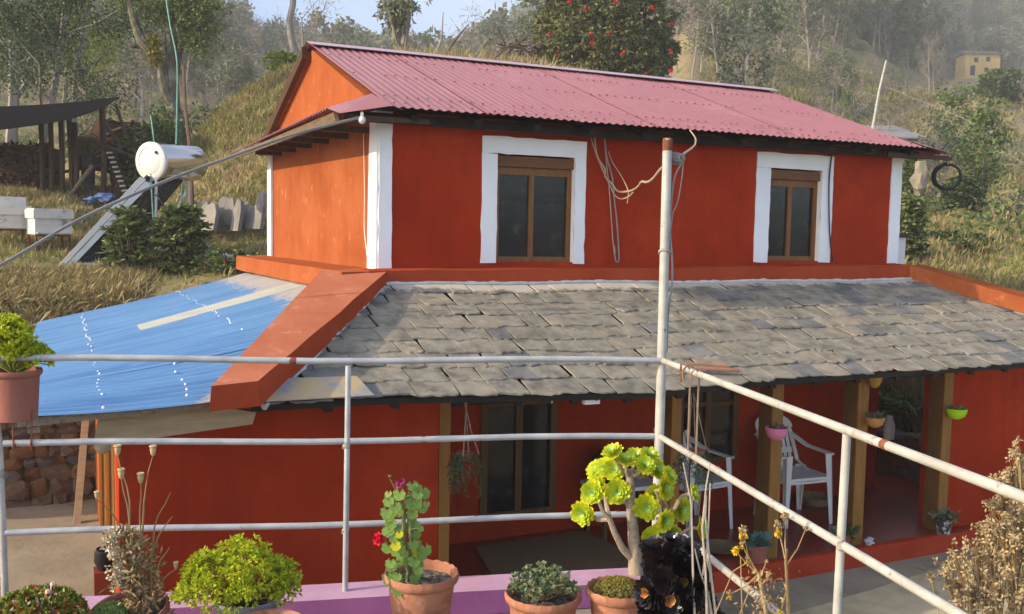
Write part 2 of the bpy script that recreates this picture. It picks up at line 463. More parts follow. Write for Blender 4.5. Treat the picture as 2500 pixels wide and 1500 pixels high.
rng = np.random.default_rng(7)
def unit(v):
    return v/np.maximum(np.linalg.norm(v, axis=-1, keepdims=True), 1e-9)
def rand_dir(n, r=rng):
    return unit(r.normal(size=(n, 3)))
def leaves(c, d, length, width, r=rng, fold=.0):
    """diamond leaves: c base (n,3), d direction (n,3); lengths/widths scalar or (n,)"""
    n = len(c)
    L = np.broadcast_to(np.asarray(length, float), (n,))[:, None]; W = np.broadcast_to(np.asarray(width, float), (n,))[:, None]
    side = unit(np.cross(d, rand_dir(n, r)))
    return np.stack([c, c+d*L*.5+side*W*.5, c+d*L, c+d*L*.5-side*W*.5], 1)
def interp(x, xs, ys): return float(np.interp(x, xs, ys))
# ------------------------------------------------------------------ terrain
RK = [11, 13, 14.5, 16, 18, 20, 24, 30, 45, 60, 90, 120, 180, 250, 400]
TAB = {  # azimuth (degrees from +Y towards +X): ground height at the distances RK
 -16: [1.55, 2.05, 2.2, 2.5, 2.8, 3.0, 3.4, 4.5, 7, 10, 18, 27, 52, 88, 170],
 -3:  [1.60, 2.05, 2.2, 2.5, 2.8, 3.0, 3.4, 4.3, 6.5, 9.5, 17, 26, 50, 85, 165],
 4:   [1.65, 2.02, 2.2, 2.5, 2.8, 3.1, 3.6, 4.3, 6.0, 8.5, 15, 23, 42, 68, 120],
 6.5: [1.8, 2.0, 2.3, 2.6, 3.5, 3.9, 4.0, 4.3, 5.6, 8.0, 14, 21, 36, 56, 92],
 8.5: [1.9, 2.05, 2.55, 3.2, 4.3, 4.7, 4.7, 4.8, 5.6, 7.8, 13, 19, 32, 48, 76],
 12:  [1.9, 2.05, 2.6, 3.5, 4.9, 5.6, 5.7, 5.7, 6.2, 7.8, 12, 17, 29, 43, 68],
 20:  [1.9, 2.05, 2.5, 3.5, 5.0, 5.9, 6.2, 6.2, 6.8, 8.0, 12, 16, 27, 40, 64],
 29:  [1.9, 2.05, 2.5, 3.2, 4.6, 5.6, 6.0, 6.2, 7.5, 9.5, 15, 21, 36, 54, 88],
 35:  [1.9, 2.05, 2.3, 2.8, 3.6, 4.3, 4.9, 5.6, 8.5, 12.5, 22, 33, 60, 94, 170],
 41:  [1.9, 2.05, 2.15, 2.3, 2.7, 3.0, 3.4, 4.3, 7.5, 11, 19.5, 29, 50, 82, 165],
 47:  [1.9, 2.0, 2.1, 2.2, 2.4, 2.55, 2.9, 3.5, 6.0, 9.5, 16, 21.5, 30, 52, 125],
 53:  [1.8, 1.9, 2.0, 2.1, 2.2, 2.35, 2.7, 3.2, 5.4, 8.6, 14.5, 19, 28, 48, 115],
 65:  [1.6, 1.7, 1.8, 1.9, 2.0, 2.2, 2.6, 3.0, 5.0, 8.0, 15, 21, 34, 58, 130],
}
AZ = sorted(TAB)
TT = np.array([TAB[a] for a in AZ])
def sm(x, a, b):
    t = min(1, max(0, (x-a)/(b-a))); return t*t*(3-2*t)
def H(x, y, det=True):
    r = math.hypot(x, y); a = math.degrees(math.atan2(x, y))
    aa = min(65, max(-16, a))
    col = [np.interp(aa, AZ, TT[:, j]) for j in range(len(RK))] if False else None
    i = min(len(AZ)-2, max(0, int(np.searchsorted(AZ, aa)-1)))
    t = (aa-AZ[i])/(AZ[i+1]-AZ[i])
    z = float(np.interp(r, RK, TT[i]))*(1-t) + float(np.interp(r, RK, TT[i+1]))*t
    if det:
        p = Vector((x, y, 0))
        z += (.5-abs(noise.noise(p*.62+Vector((1, 7, 0)))))*.55*sm(r, 13.5, 17)*(1-sm(r, 24, 34))-.15*sm(r, 13.5, 17)*(1-sm(r, 24, 34))
        z += noise.noise(p*.55)*.16*sm(r, 12, 20) + noise.noise(p*1.7+Vector((5, 0, 0)))*.10*sm(r, 11, 14)
        if r > 24:
            z += noise.noise(p*.06)*r*.018 + noise.noise(p*.17)*r*.008
            # farm terraces
            st = 1.6 if r < 70 else 3.0
            w = sm(r, 22, 30)*(.75 if a > 36 else .35)*(1-sm(r, 110, 160))
            q = z/st; fl = math.floor(q); fr = q-fl
            z = z*(1-w) + (fl + sm(fr, .55, 1.0))*st*w
    if x > 7.9 and y < 13:          # the lower ground east of the house
        w = max(sm(r, 12.8, 15.2), sm(y, 10.2, 12.0))
        z = z*w + (.40+.26*max(0, r-10.8)+.15*noise.noise(Vector((x, y, 2))))*(1-w)
    q = math.hypot(x-156.5, y-129.5)      # level ground at the yellow house
    if q < 34: z += (32.3-z)*(1-sm(q, 12, 34))
    if 90 < r < 205 and 46.5 < a < 54: z = min(z, 2.5+.150*r+(1-sm(a, 46.5, 48)*(1-sm(a, 52.6, 54)))*12)
    # the cut for the house, its passage and the courtyard
    ed = noise.noise(Vector((x*.9, y*.9, 3)))*.12
    m = 0.0
    if x < 8.2:
        m = sm(y, 10.42, 11.3+ed) if x < 1.5 else sm(y, 10.75, 11.5+ed)
    else:
        m = max(sm(x, 8.22, 8.5)*sm(y, 4.2, 6.2), sm(y, 10.9, 11.5))
    if y < 10.42:
        base = -.7
        z = base*(1-m) + max(z if r > 10.8 else 1.75+ed, -.7)*m
    else:
        lo = 1.18 if x < 2 else -.7
        z = lo*(1-m) + z*m
    return z
def Hn(x, y):
    return H(x, y)

angs = np.concatenate([np.arange(-180, -34, 4.0), np.arange(-34, -9, 1.0), np.arange(-9, 60, .3), np.arange(60, 86, 1.0), np.arange(86, 180, 4.0)])
rads = [7.0]
while rads[-1] < 430: rads.append(rads[-1]*(1.0135 if rads[-1] < 30 else 1.02))
vs = []; na = len(angs)
for r in rads:
    for a in angs:
        x = r*math.sin(R(a)); y = r*math.cos(R(a))
        if abs(a) > 95:
            z = -.7
        else:
            z = H(x, y)
        vs.append((x, y, z))
fs = []
for i in range(len(rads)-1):
    for k in range(na):
        k2 = (k+1) % na
        fs.append((i*na+k, i*na+k2, (i+1)*na+k2, (i+1)*na+k))
me = bpy.data.meshes.new('hillside'); me.from_pydata(vs, [], fs); me.materials.append(hill_m)
me.polygons.foreach_set('use_smooth', [True]*len(me.polygons)); me.update()
tag(obj_from('hillside', me), kind='structure')

# courtyard: a concrete sheet with slight unevenness (large: it runs on behind the camera)
mb = MB()
xs = np.concatenate([[-400, -60, -12, -6], np.arange(-3, 9.6, .3), [12, 60, 400]]); ys = np.concatenate([[-400, -60, -10, 0], np.arange(2, 10.9, .3)])
g = [(x, y, -.15 + .012*noise.noise(Vector((x*.8, y*.8, 0)))) for y in ys for x in xs]
mb.add(g, [(j*len(xs)+i, j*len(xs)+i+1, (j+1)*len(xs)+i+1, (j+1)*len(xs)+i) for j in range(len(ys)-1) for i in range(len(xs)-1)])
tag(mb.build('courtyard', concrete, smooth=True, fixn=False), kind='structure')

# tan sheet painting in the sunlit ground past the shade line, its edge askew
mb = MB(); g = []
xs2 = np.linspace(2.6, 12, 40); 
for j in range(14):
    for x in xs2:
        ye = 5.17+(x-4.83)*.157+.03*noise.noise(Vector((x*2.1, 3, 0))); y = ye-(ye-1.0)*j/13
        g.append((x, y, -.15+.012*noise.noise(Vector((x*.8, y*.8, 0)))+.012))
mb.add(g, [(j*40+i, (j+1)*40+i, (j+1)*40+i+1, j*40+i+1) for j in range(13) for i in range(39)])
tag(mb.build('sunlit_ground_sheet', mat('sunlit_ground_sheet', [(.34, .27, .16), (.44, .36, .22), (.52, .43, .28)], 2.2, .95, .006, 16, blotch=((.28, .22, .13), 6, .58, .1)), smooth=True), kind='structure')

# rubble retaining walls (each stone is a part)
def stone_mesh(seed, m, jit=.3):
    mb = MB().blob((0, 0, 0), 1, seed, jit, 1)
    mb.v = [tuple(math.copysign(abs(c)**.62, c) for c in v) for v in mb.v]
    return mb.mesh('stone', m)
STM = [stone_mesh(i, stone_m[i % 3]) for i in range(12)]
rr = random.Random(5)
def rubble(name, label, p0, p1, z0, z1, size, dep=.2, backm=None, seed=1, lean=0):
    rr = random.Random(seed)
    t = thing(name, label, 'stone wall', ((p0[0]+p1[0])/2, (p0[1]+p1[1])/2, z0))
    d = Vector((p1[0]-p0[0], p1[1]-p0[1], 0)); L = d.length; d.normalize(); nrm = Vector((d.y, -d.x, 0))
    ang = math.atan2(d.y, d.x)
    b = MB(); q0 = Vector((*p0, z0)) - nrm*.10; q1 = Vector((*p1, z0)) - nrm*.10; bk = -nrm*.35
    b.hexa([q0, q1, q1+bk, q0+bk], [q0+Vector((0,0,z1-z0)), q1+Vector((0,0,z1-z0)), q1+bk+Vector((0,0,z1-z0)), q0+bk+Vector((0,0,z1-z0))])
    b.build('earth_backing', soil_wall, t)
    z = z0
    while z < z1:
        hh = size*rr.uniform(.55, 1.1)*(1.6 if z < z0+.3 else 1)
        s = rr.uniform(-.1, 0)
        while s < L:
            w = size*rr.uniform(.8, 2.1)*(1.25 if z < z0+.3 else 1)
            o = obj_from('stone', rr.choice(STM), t)
            c = Vector((*p0, 0)) + d*(s+w/2) + nrm*rr.uniform(-.04, .03) + Vector((0, 0, z+hh/2))
            o.matrix_basis = Matrix.Translation(c) @ Matrix.Rotation(ang+rr.uniform(-.12, .12), 4, 'Z') @ Matrix.Rotation(rr.uniform(-.15, .15), 4, 'Y') @ Matrix.Diagonal((w*.60, dep*rr.uniform(.8, 1.1), hh*.66, 1))
            s += w*.98
        z += hh*.95
    return t
soil_wall = mat('dark_earth', [(.05, .03, .02), (.10, .065, .045)], 6, .95, .01, 20)
rubble('stone_retaining_wall', 'brown rubble stone retaining wall under the far end of the blue roof', (-3.2, 10.02), (.60, 10.16), -.2, 1.33, .12, .17, seed=3)
rubble('stone_retaining_wall', 'low dark stone retaining wall seen through the open end of the veranda', (8.15, 9.9), (8.15, 5.9), -.2, .42, .14, .16, seed=4)

# ------------------------------------------------------------------ terrace (we stand on it) with its painted kerb
CX, CY = 2.36, 3.47
ux, uy = -math.cos(.238298), math.sin(.238298)          # along the left railing, away from the corner
vx, vy = -math.sin(.238298), -math.cos(.238298)         # along the right railing, towards us
def T(s, t, z): return (CX+ux*s+vx*t, CY+uy*s+vy*t, z)
mb = MB()
mb.hexa([T(-.05, -.012, -.16), T(9, -.012, -.16), T(9, 6.0, -.16), T(-.05, 6.0, -.16)], [T(-.05, -.012, .95), T(9, -.012, .95), T(9, 6.0, .95), T(-.05, 6.0, .95)])
tag(mb.build('terrace', concrete), kind='structure')
kb = thing('kerb', 'pink and purple painted concrete kerb under the left railing', 'kerb', T(1.5, 0, .95))
mb = MB()
n = 24
for i in range(n):
    s0, s1 = -.07+i*.38, -.07+(i+1)*.38
    w0, w1 = [.005*noise.noise(Vector((s*3, 0, 0))) for s in (s0, s1)]
    mb.add([T(s0, -.015, .954), T(s1, -.015, .954), T(s1, .175+w1, .954), T(s0, .175+w0, .954), T(s0, -.015, 1.046+w0), T(s1, -.015, 1.046+w1), T(s1, .155+w1, 1.044+w1), T(s0, .155+w0, 1.044+w0)],
           [(4, 5, 6, 7), (0, 1, 5, 4)])
    mb.cur = 1
    mb.add([T(s0, .175+w0, .954), T(s1, .175+w1, .954), T(s1, .155+w1, 1.044+w1), T(s0, .155+w0, 1.044+w0)], [(0, 1, 2, 3)])
    mb.cur = 0
mb.add([T(-.07, -.015, .954), T(-.07, .175, .954), T(-.07, .155, 1.044), T(-.07, -.015, 1.046)], [(0, 1, 2, 3)])
mb.build('kerb_body', [pink_paint, purple_paint], kb)

# ------------------------------------------------------------------ railing
weld_m = mat('weathered_weld', [(.20, .16, .12), (.42, .40, .36)], 60, .8, .002, 90)
rl = thing('metal_railing', 'grey painted pipe railing with three rails around the terrace corner', 'railing', T(0, 0, .95))
def pipe(name, pts, r, m=pipe_m, par=rl, n=12):
    return MB().tube(pts, r, n).build(name, m, par, smooth=True)
pipe('corner_post', [(2.322, 3.435, .95), (2.36, 3.49, 1.9), (2.403, 3.561, 2.917)], .0205, pipe_cream)
MB().tube([(2.401, 3.557, 2.865), (2.4035, 3.562, 2.92)], .0212, 12).build('rusty_cap', rust, rl, smooth=True)
for z, e in ((1.959, .012), (1.628, .005), (1.284, -.01)):
    a = (2.36-.02*(1.96-z), 3.48, z); 
    pts = [Vector(a) + (Vector((-.209, 4.232, z+e)) - Vector(a))*k + Vector((0, 0, .006*math.sin(k*9))) for k in np.linspace(0, 1, 10)]
    pipe('rail', pts, .0132)
    b = {1.959: (1.72, .82), 1.628: (1.79, 1.1), 1.284: (1.80, 1.1)}[z]
    pts = [Vector(a) + (Vector((*b, z)) - Vector(a))*k for k in np.linspace(0, 1, 6)]
    pipe('rail', pts, .0132, pipe_cream)
pipe('post', [(1.025, 3.72, 1.03), (1.052, 3.79, 1.95)], .0116)
pipe('post', [(-.215, 4.232, .95), (-.225, 4.25, 1.62), (-.235, 4.26, 1.735)], .0135, pipe_cream)
pipe('post', [(1.99, 2.03, .95), (2.022, 2.05, 1.95)], .0125, pipe_cream)
# rust rings on the rails
for a, b, s, r in (((2.36, 3.48, 1.959), (-.209, 4.232, 1.971), .585, .0136), ((2.36, 3.48, 1.628), (-.209, 4.232, 1.633), .385, .0136), ((2.36, 3.48, 1.284), (-.209, 4.232, 1.274), .30, .0136), ((2.36, 3.48, 1.284), (-.209, 4.232, 1.274), .068, .0136),
                   ((2.36, 3.48, 1.959), (1.72, .82, 1.959), .61, .0138), ((2.36, 3.48, 1.628), (1.79, 1.1, 1.628), .25, .0138)):
    A_, B_ = Vector(a), Vector(b); p = A_.lerp(B_, s)+Vector((0, 0, .006*math.sin(s*9)) if a[2]+0 and b[0] < 0 else (0, 0, 0)); d = (B_-A_).normalized()
    MB().tube([p-d*.014, p-d*.004, p+d*.006, p+d*.013], [r-.0002, r+.0006, r+.0004, r-.0002], 12).build('rust_ring', rust, rl, smooth=True)
# weld knots
for c, r in (((1.038, 3.765, 1.628), .0165), ((1.032, 3.745, 1.284), .0165), ((2.008, 2.035, 1.628), .0165)):
    MB().blob(c, (r, r, r*.9), int(c[0]*77), .35).build('weld_joint', weld_m, rl, smooth=True)

# ------------------------------------------------------------------ the house
HS = thing('farmhouse', 'red clay farmhouse with white trimmed windows, maroon upper roof and slate veranda roof', 'house', (4, 7, 0))
def part(mb, name, m, par=HS, smooth=False, label=None):
    o = mb.build(name, m, par, smooth)
    if label: o['label'] = label
    return o
def holes_wall(mb, x0, x1, z0, z1, y0, y1, holes, swap=False):
    """wall slab (x0..x1, z0..z1) between planes y0 (front) and y1 with rectangular openings"""
    xs = sorted({x0, x1, *[h[0] for h in holes], *[h[1] for h in holes]})
    zs = sorted({z0, z1, *[h[2] for h in holes], *[h[3] for h in holes]})
    def P(x, y, z): return (y, x, z) if swap else (x, y, z)
    def inh(x, z): return any(h[0] < x < h[1] and h[2] < z < h[3] for h in holes)
    for i in range(len(xs)-1):
        for j in range(len(zs)-1):
            a, b, c, d = xs[i], xs[i+1], zs[j], zs[j+1]
            if inh((a+b)/2, (c+d)/2): continue
            for y in (y0, y1):
                mb.add([P(a, y, c), P(b, y, c), P(b, y, d), P(a, y, d)], [(0, 1, 2, 3)])
    for h in holes + [(x0, x1, z0, z1)]:
        a, b, c, d = h
        for q in (((a, c), (a, d)), ((b, c), (b, d)), ((a, c), (b, c)), ((a, d), (b, d))):
            mb.add([P(q[0][0], y0, q[0][1]), P(q[1][0], y0, q[1][1]), P(q[1][0], y1, q[1][1]), P(q[0][0], y1, q[0][1])], [(0, 1, 2, 3)])
# upper storey
W1 = (3.178, 3.885, 2.262, 3.125); W2 = (5.925, 6.54, 2.285, 3.135)
mb = MB()
holes_wall(mb, 2.2, 7.545, 2.0, 3.44, 7.1, 7.38, [W1, W2])
part(mb, 'front_wall', red_wall)
mb = MB()   # left side wall, slightly skewed, with gable; butts against the front wall's back
xa, xb = 2.198, 2.06
mb.hexa([(2.199, 7.1, 2.0), (2.47, 7.38, 2.0), (2.34, 10.6, 2.0), (xb, 10.6, 2.0)], [(2.199, 7.1, 3.5), (2.47, 7.38, 3.5), (2.34, 10.6, 3.5), (xb, 10.6, 3.5)])
part(mb, 'side_wall', sunlit_wall)
mb = MB()
mb.prism([(7.10, 3.485), (10.60, 3.485), (8.86, 4.115)], 'x', 2.105, 2.35)
part(mb, 'gable_wall', sunlit_wall)
mb = MB(); mb.box((2.34, 10.5, 1.2), (7.4, 10.6, 3.5)); part(mb, 'rear_wall', red_wall)
mb = MB(); mb.box((7.38, 7.38, 2.0), (7.54, 10.5, 3.5)); part(mb, 'right_wall', red_wall)
# white quoins and window bands: hand painted, wavering edges
def wob(pts, a=.006, seed=0):
    out = []
    for i in range(len(pts)):
        p, q = pts[i], pts[(i+1) % len(pts)]
        L = math.hypot(q[0]-p[0], q[1]-p[1]); n = max(1, int(L/.07))
        for k in range(n):
            t = k/n; x = p[0]+(q[0]-p[0])*t; z = p[1]+(q[1]-p[1])*t
            out.append((x+a*noise.noise(Vector((x*9+seed, z*9, 0))), z+a*noise.noise(Vector((x*9, z*9+seed, 4)))))
    return out
def quad_strip(mb, rects, y0, y1, seed):
    for k, (x0, x1, z0, z1) in enumerate(rects):
        mb.prism(wob([(x0, z0), (x1, z0), (x1, z1), (x0, z1)], .009, seed+k), 'y', y0, y1)
mb = MB()
quad_strip(mb, [(2.196, 2.30, 2.21, 3.40)], 7.085, 7.099, 1)
part(mb, 'corner_band', white_paint)
mb = MB()
mb.prism(wob([(7.095, 2.20), (7.33, 2.20), (7.28, 3.40), (7.095, 3.40)], .012, 3), 'x', 2.178, 2.197)
part(mb, 'corner_band', white_paint)
mb = MB()
mb.prism(wob([(10.40, 2.20), (10.61, 2.20), (10.61, 3.3), (10.43, 3.3)], .012, 5), 'x', 2.04, 2.062)
mb.hexa([(2.052, 10.602, 2.2), (2.2, 10.602, 2.2), (2.2, 10.615, 2.2), (2.052, 10.615, 2.2)], [(2.052, 10.602, 3.3), (2.2, 10.602, 3.3), (2.2, 10.615, 3.3), (2.052, 10.615, 3.3)])
part(mb, 'corner_band', white_paint)
mb = MB()
quad_strip(mb, [(7.42, 7.555, 2.27, 3.42)], 7.085, 7.099, 9)
part(mb, 'corner_band', white_paint)
def window(W, O, nm_seed):
    x0, x1, z0, z1 = W; ox0, ox1, oz0, oz1 = O
    mb = MB()
    quad_strip(mb, [(ox0, x0, oz0, z1), (x1, ox1, oz0, z1), (ox0, ox1, z1+.001, oz1)], 7.088, 7.099, nm_seed)
    # painted reveals
    mb.box((x0-.004, 7.1, z0), (x0+.004, 7.2, z1)); mb.box((x1-.004, 7.1, z0), (x1+.004, 7.2, z1))
    part(mb, 'window_band', white_paint)
    fr = MB()
    f = .042
    y0, y1 = 7.145, 7.20
    fr.box((x0+.004, y0, z0), (x0+f, y1, z1-.10)); fr.box((x1-f, y0, z0), (x1-.004, y1, z1-.10))
    fr.box((x0+.004, y0+.002, z0), (x1-.004, y1, z0+f)); fr.box((x0+.004, y0+.002, z1-.16), (x1-.004, y1, z1-.098))
    xm = (x0+x1)/2 - .02
    fr.box((xm-.022, y0+.004, z0+f), (xm+.022, y1, z1-.16))
    fo = part(fr, 'window', wood_brown_v)
    l = MB(); l.box((x0+.003, 7.112, z1-.096), (x1+.035, 7.20, z1-.012)); l.build('lintel', wood_brown, fo)
    for a, b in ((x0+f, xm-.022), (xm+.022, x1-f)):
        p = MB(); p.add([(a, 7.17, z0+f), (b, 7.17, z0+f), (b, 7.17, z1-.16), (a, 7.17, z1-.16)], [(0, 1, 2, 3)])
        p.build('pane', glass_dark, fo)
wood_brown_v = mat('brown_window_wood', [(.16, .062, .015), (.24, .10, .025)], 6, .5, .002, 40, stretch=(6, 6, .6))
window(W1, (3.045, 3.985, 2.25, 3.262), 11)
window(W2, (5.765, 6.675, 2.27, 3.275), 21)
# coping ledge round the foot of the upper storey
def bar(mb, a, b, wv, h):
    """beam along a->b (top inner edge), wv: width vector, h: height; subdivided, slightly uneven"""
    a, b, wv = Vector(a), Vector(b), Vector(wv); n = max(2, int((b-a).length/.25)); st = len(mb.v)
    vs = []
    for i in range(n+1):
        p = a+(b-a)*i/n; j = .008*noise.noise(p*2.3); k = .006*noise.noise(p*1.3+Vector((3, 3, 3)))
        vs += [p+Vector((0, 0, j)), p+wv*(1+k*4)+Vector((0, 0, j-.006)), p+wv*(1.02+k*4)+Vector((0, 0, -h+j)), p+Vector((0, 0, -h+j))]
    fs = []
    for i in range(n):
        for c in range(4):
            fs.append((i*4+c, i*4+(c+1) % 4, i*4+4+(c+1) % 4, i*4+4+c))
    fs += [(0, 1, 2, 3), (n*4+3, n*4+2, n*4+1, n*4)]
    mb.add(vs, fs)
mb = MB(); bar(mb, (2.05, 7.098, 2.205), (7.56, 7.098, 2.265), (0, -.25, 0), .135)
part(mb, 'front_coping', red_band)
mb = MB(); bar(mb, (2.194, 6.86, 2.200), (2.055, 10.62, 2.20), (-.34, 0, 0), .15)
part(mb, 'side_coping', sunlit_wall)
mb = MB(); bar(mb, (7.35, 7.10, 2.262), (7.60, 10.6, 2.26), (.3, 0, 0), .135)
part(mb, 'side_coping', red_band)
# hips: masonry bands over the corners of the lower roof
def hipband(tl, tr, br, bl, drop, name, m):
    mb = MB(); n = 9; vs = []
    for i in range(n+1):
        t = i/n
        L = Vector(tl).lerp(Vector(bl), t); Rr = Vector(tr).lerp(Vector(br), t)
        j = .012*noise.noise(L*2.1); s = Vector((.008*noise.noise(L*3), 0, 0))
        dz = Vector((0, 0, -drop))
        vs += [L+Vector((0, 0, j))+s, Rr+Vector((0, 0, j))-s, Rr+dz+Vector((.012, 0, j)), L+dz+Vector((-.01, 0, j))]
    fs = []
    for i in range(n):
        for c in range(4):
            fs.append((i*4+c, i*4+(c+1) % 4, i*4+4+(c+1) % 4, i*4+4+c))
    fs += [(0, 1, 2, 3), (n*4+3, n*4+2, n*4+1, n*4)]
    mb.add(vs, fs)
    mb.mi = [1 if i < n*4 and i % 4 == 0 else 0 for i in range(len(fs))]
    return part(mb, name, [m, red_band_top if m is red_band else m])
hipband((1.74, 7.0, 2.198), (2.19, 6.85, 2.196), (.945, 5.16, 1.685), (.70, 5.13, 1.675), .135, 'hip_coping', red_band)
hipband((7.47, 6.85, 2.255), (7.86, 7.05, 2.258), (9.0, 5.15, 1.70), (8.72, 5.13, 1.69), .14, 'hip_coping', sunlit_wall)

# --- lower slate roof
EZ = ([.6, 1.0, 1.69, 2.6, 3.47, 4.28, 5.5, 7.1, 9.0], [1.555, 1.55, 1.548, 1.512, 1.478, 1.515, 1.512, 1.508, 1.51])
def zroof(x, y):
    t = (6.85-y)/1.55
    e = interp(x, *EZ)
    return 2.088 + (.02 if x > 4 else 0)*min(1, (x-4)/3 if x > 4 else 0) + (e-2.088)*t + .015*noise.noise(Vector((x*1.1, y*1.1, 0)))*min(1, max(0, 1-t)*1)
def hipL(y): return 2.05 + (y-6.85)*.735
def hipR(y): return 7.55 + (6.85-y)*.74
rr = random.Random(11)
def slate_mesh(seed):
    r = random.Random(seed)
    # unit slate: x 0..1, y 0 (lower edge)..1 (upper), z thickness unit
    n = 7
    bot = [(i/(n-1), r.uniform(-.06, .06)) for i in range(n)]
    if r.random() < .35: bot[0] = (.06, .07)
    if r.random() < .35: bot[-1] = (.95, .06)
    sk = r.uniform(-.03, .03)
    top = [(1+sk, 1.0), (sk, 1.0)]
    poly = bot+top
    m = MB()
    k = len(poly)
    vs = [(x, y, 0) for x, y in poly] + [(x+(.5-x)*.012, y+(.012 if y < .5 else 0), 1) for x, y in poly]
    m.add(vs, [tuple(range(k))[::-1], tuple(range(k, 2*k))] + [(i, (i+1) % k, (i+1) % k+k, i+k) for i in range(k)])
    return m
SL = []
for s in range(14):
    SL.append(slate_mesh(s))
rows = 9
exp_ = 1.60/rows
cnt = 0
def slate_obj(x, w, yb, ln, lift, th, mi, var, skew):
    src = SL[var]
    yt = yb+ln
    vs = []; lime = []
    for (a, b, c) in src.v:
        px = x+a*w+skew*b*ln; py = yb+b*ln*.935
        z = zroof(px, py) + lift*(1-b) + .004 + c*th
        vs.append((px, py, z))
        d = min(6.85-py, 2.2)
        l = (1.15-d/.22)*(1.0 if 2.6 < px < 4.6 else .62)
        hb = 1.0-abs(px-hipL(py)-.13)/.14 if px < 3.2 else 1.0-abs(hipR(py)-px)/.13
        lime.append(max(0, min(1, max(l, hb*.62))))
    me = bpy.data.meshes.new('slate'); me.from_pydata(vs, [], src.f); me.materials.append(slate_m[mi]); me.update()
    o = obj_from('slate', me, HS)
    attr(o, 'lime', lime)
for k in range(rows):
    yb = 5.25 + k*exp_ + .006*math.sin(k*2.3)
    ln = exp_*1.32
    if k == rows-1: ln = 6.875-yb
    x = hipL(yb+exp_*.3)-.02 + rr.uniform(-.08, .04)
    xe = min(hipR(yb)+.1, 8.9)
    while x < xe and cnt < 299:
        w = rr.uniform(.145, .27) if k else rr.uniform(.19, .30)
        mi = rr.choices([0, 1, 2], [.5, .4, .1])[0]
        if x > 5.2 and k == rows-1: mi = rr.choices([0, 2], [.4, .6])[0]  # darker picks paint the upper roof's shade onto the top row
        if x < hipL(yb)+.3: mi = 2 if rr.random() < .6 else 0
        slate_obj(x, w-.004, yb+rr.uniform(-.018, .018), ln, rr.uniform(.006, .016), rr.uniform(.006, .011), mi, rr.randrange(14), rr.uniform(-.10, .06))
        cnt += 1
        x += w
# timber deck below the slates, fascia and rafters
mb = MB(); N_ = 30
vs = []
for i in range(N_+1):
    t = i/N_
    for (y, ) in ((5.30,), (6.1,), (6.88,)):
        x = (hipL(y)+.02)*(1-t) + hipR(y)*t
        vs.append((x, y, zroof(x, y)-.014))
        vs.append((x, y, zroof(x, y)-.05))
fs = []
for i in range(N_):
    b = i*6
    for j in range(2):
        fs += [(b+j*2, b+6+j*2, b+8+j*2, b+2+j*2), (b+j*2+1, b+j*2+3, b+9+j*2, b+7+j*2)]
    fs.append((b, b+1, b+7, b+6))
mb.add(vs, fs); part(mb, 'roof_boarding', eave_shade_wood)
for i in range(19):
    x = 1.35+i*.4; yt = min(6.8, 6.7+(x-2.05)/.735)
    if x < hipR(5.35)-.2:
        mb = MB(); mb.hexa([(x, 5.36, zroof(x, 5.36)-.11), (x+.05, 5.36, zroof(x, 5.36)-.11), (x+.05, yt, zroof(x, yt)-.12), (x, yt, zroof(x, yt)-.12)],
                [(x, 5.36, zroof(x, 5.36)-.052), (x+.05, 5.36, zroof(x, 5.36)-.052), (x+.05, yt, zroof(x, yt)-.052), (x, yt, zroof(x, yt)-.052)]); part(mb, 'rafter', eave_shade_wood)
# ragged mortar along copings
def mortar_line(pts, r, seed):
    mb = MB(); P = []
    pts = [Vector(p) for p in pts]
    for i in range(len(pts)-1):
        n = max(2, int((pts[i+1]-pts[i]).length/.035))
        for k in range(n):
            p = pts[i].lerp(pts[i+1], k/n); P.append(p)
    P.append(pts[-1])
    rad = [r*(.75+1.1*abs(noise.noise(p*11+Vector((seed, 0, 0))))) for p in P]
    P = [p+Vector((0, 0, .004*noise.noise(p*9))) for p in P]
    mb.tube(P, rad, 6)
    part(mb, 'mortar_fillet', mortar, smooth=True)
mortar_line([(x, 6.842, zroof(x, 6.84)+.018) for x in np.linspace(2.15, 7.5, 24)], .017, 1)
mortar_line([(hipL(y)+.135, y, zroof(hipL(y)+.13, y)+.016) for y in np.linspace(6.8, 5.22, 10)], .014, 2)
mortar_line([(hipR(y)-.06, y, zroof(hipR(y)-.06, y)+.016) for y in np.linspace(6.8, 5.3, 10)], .014, 3)
# east slope of the lower roof (beyond the right hip)
mb = MB()
mb.hexa([(7.6, 6.9, 2.05), (8.9, 5.25, 1.50), (8.9, 5.9, 1.50), (7.6, 7.2, 2.05)], [(7.6, 6.9, 2.08), (8.9, 5.25, 1.53), (8.9, 5.9, 1.53), (7.6, 7.2, 2.08)])
part(mb, 'rear_lower_roof', slate_m[0])
# sheet-metal patch at the lower left corner of the slates
mb = MB()
ps = [(.98, 5.215), (1.60, 5.215), (1.56, 5.44), (1.16, 5.45)]
mb.add([(x, y, zroof(x, y)+.052) for x, y in ps] + [(x, y, zroof(x, y)+.046) for x, y in ps], [(0, 1, 2, 3), (4, 5, 6, 7), (0, 1, 5, 4), (1, 2, 6, 5), (2, 3, 7, 6), (3, 0, 4, 7)])
part(mb, 'metal_patch', mat('stained_flat_sheet', [(.22, .22, .21), (.30, .30, .285)], 3, .6, .001, 30, blotch=((.42, .31, .16), 3.0, .46, .10)), label='flat grey sheet patch stained tan at the slate roof corner')

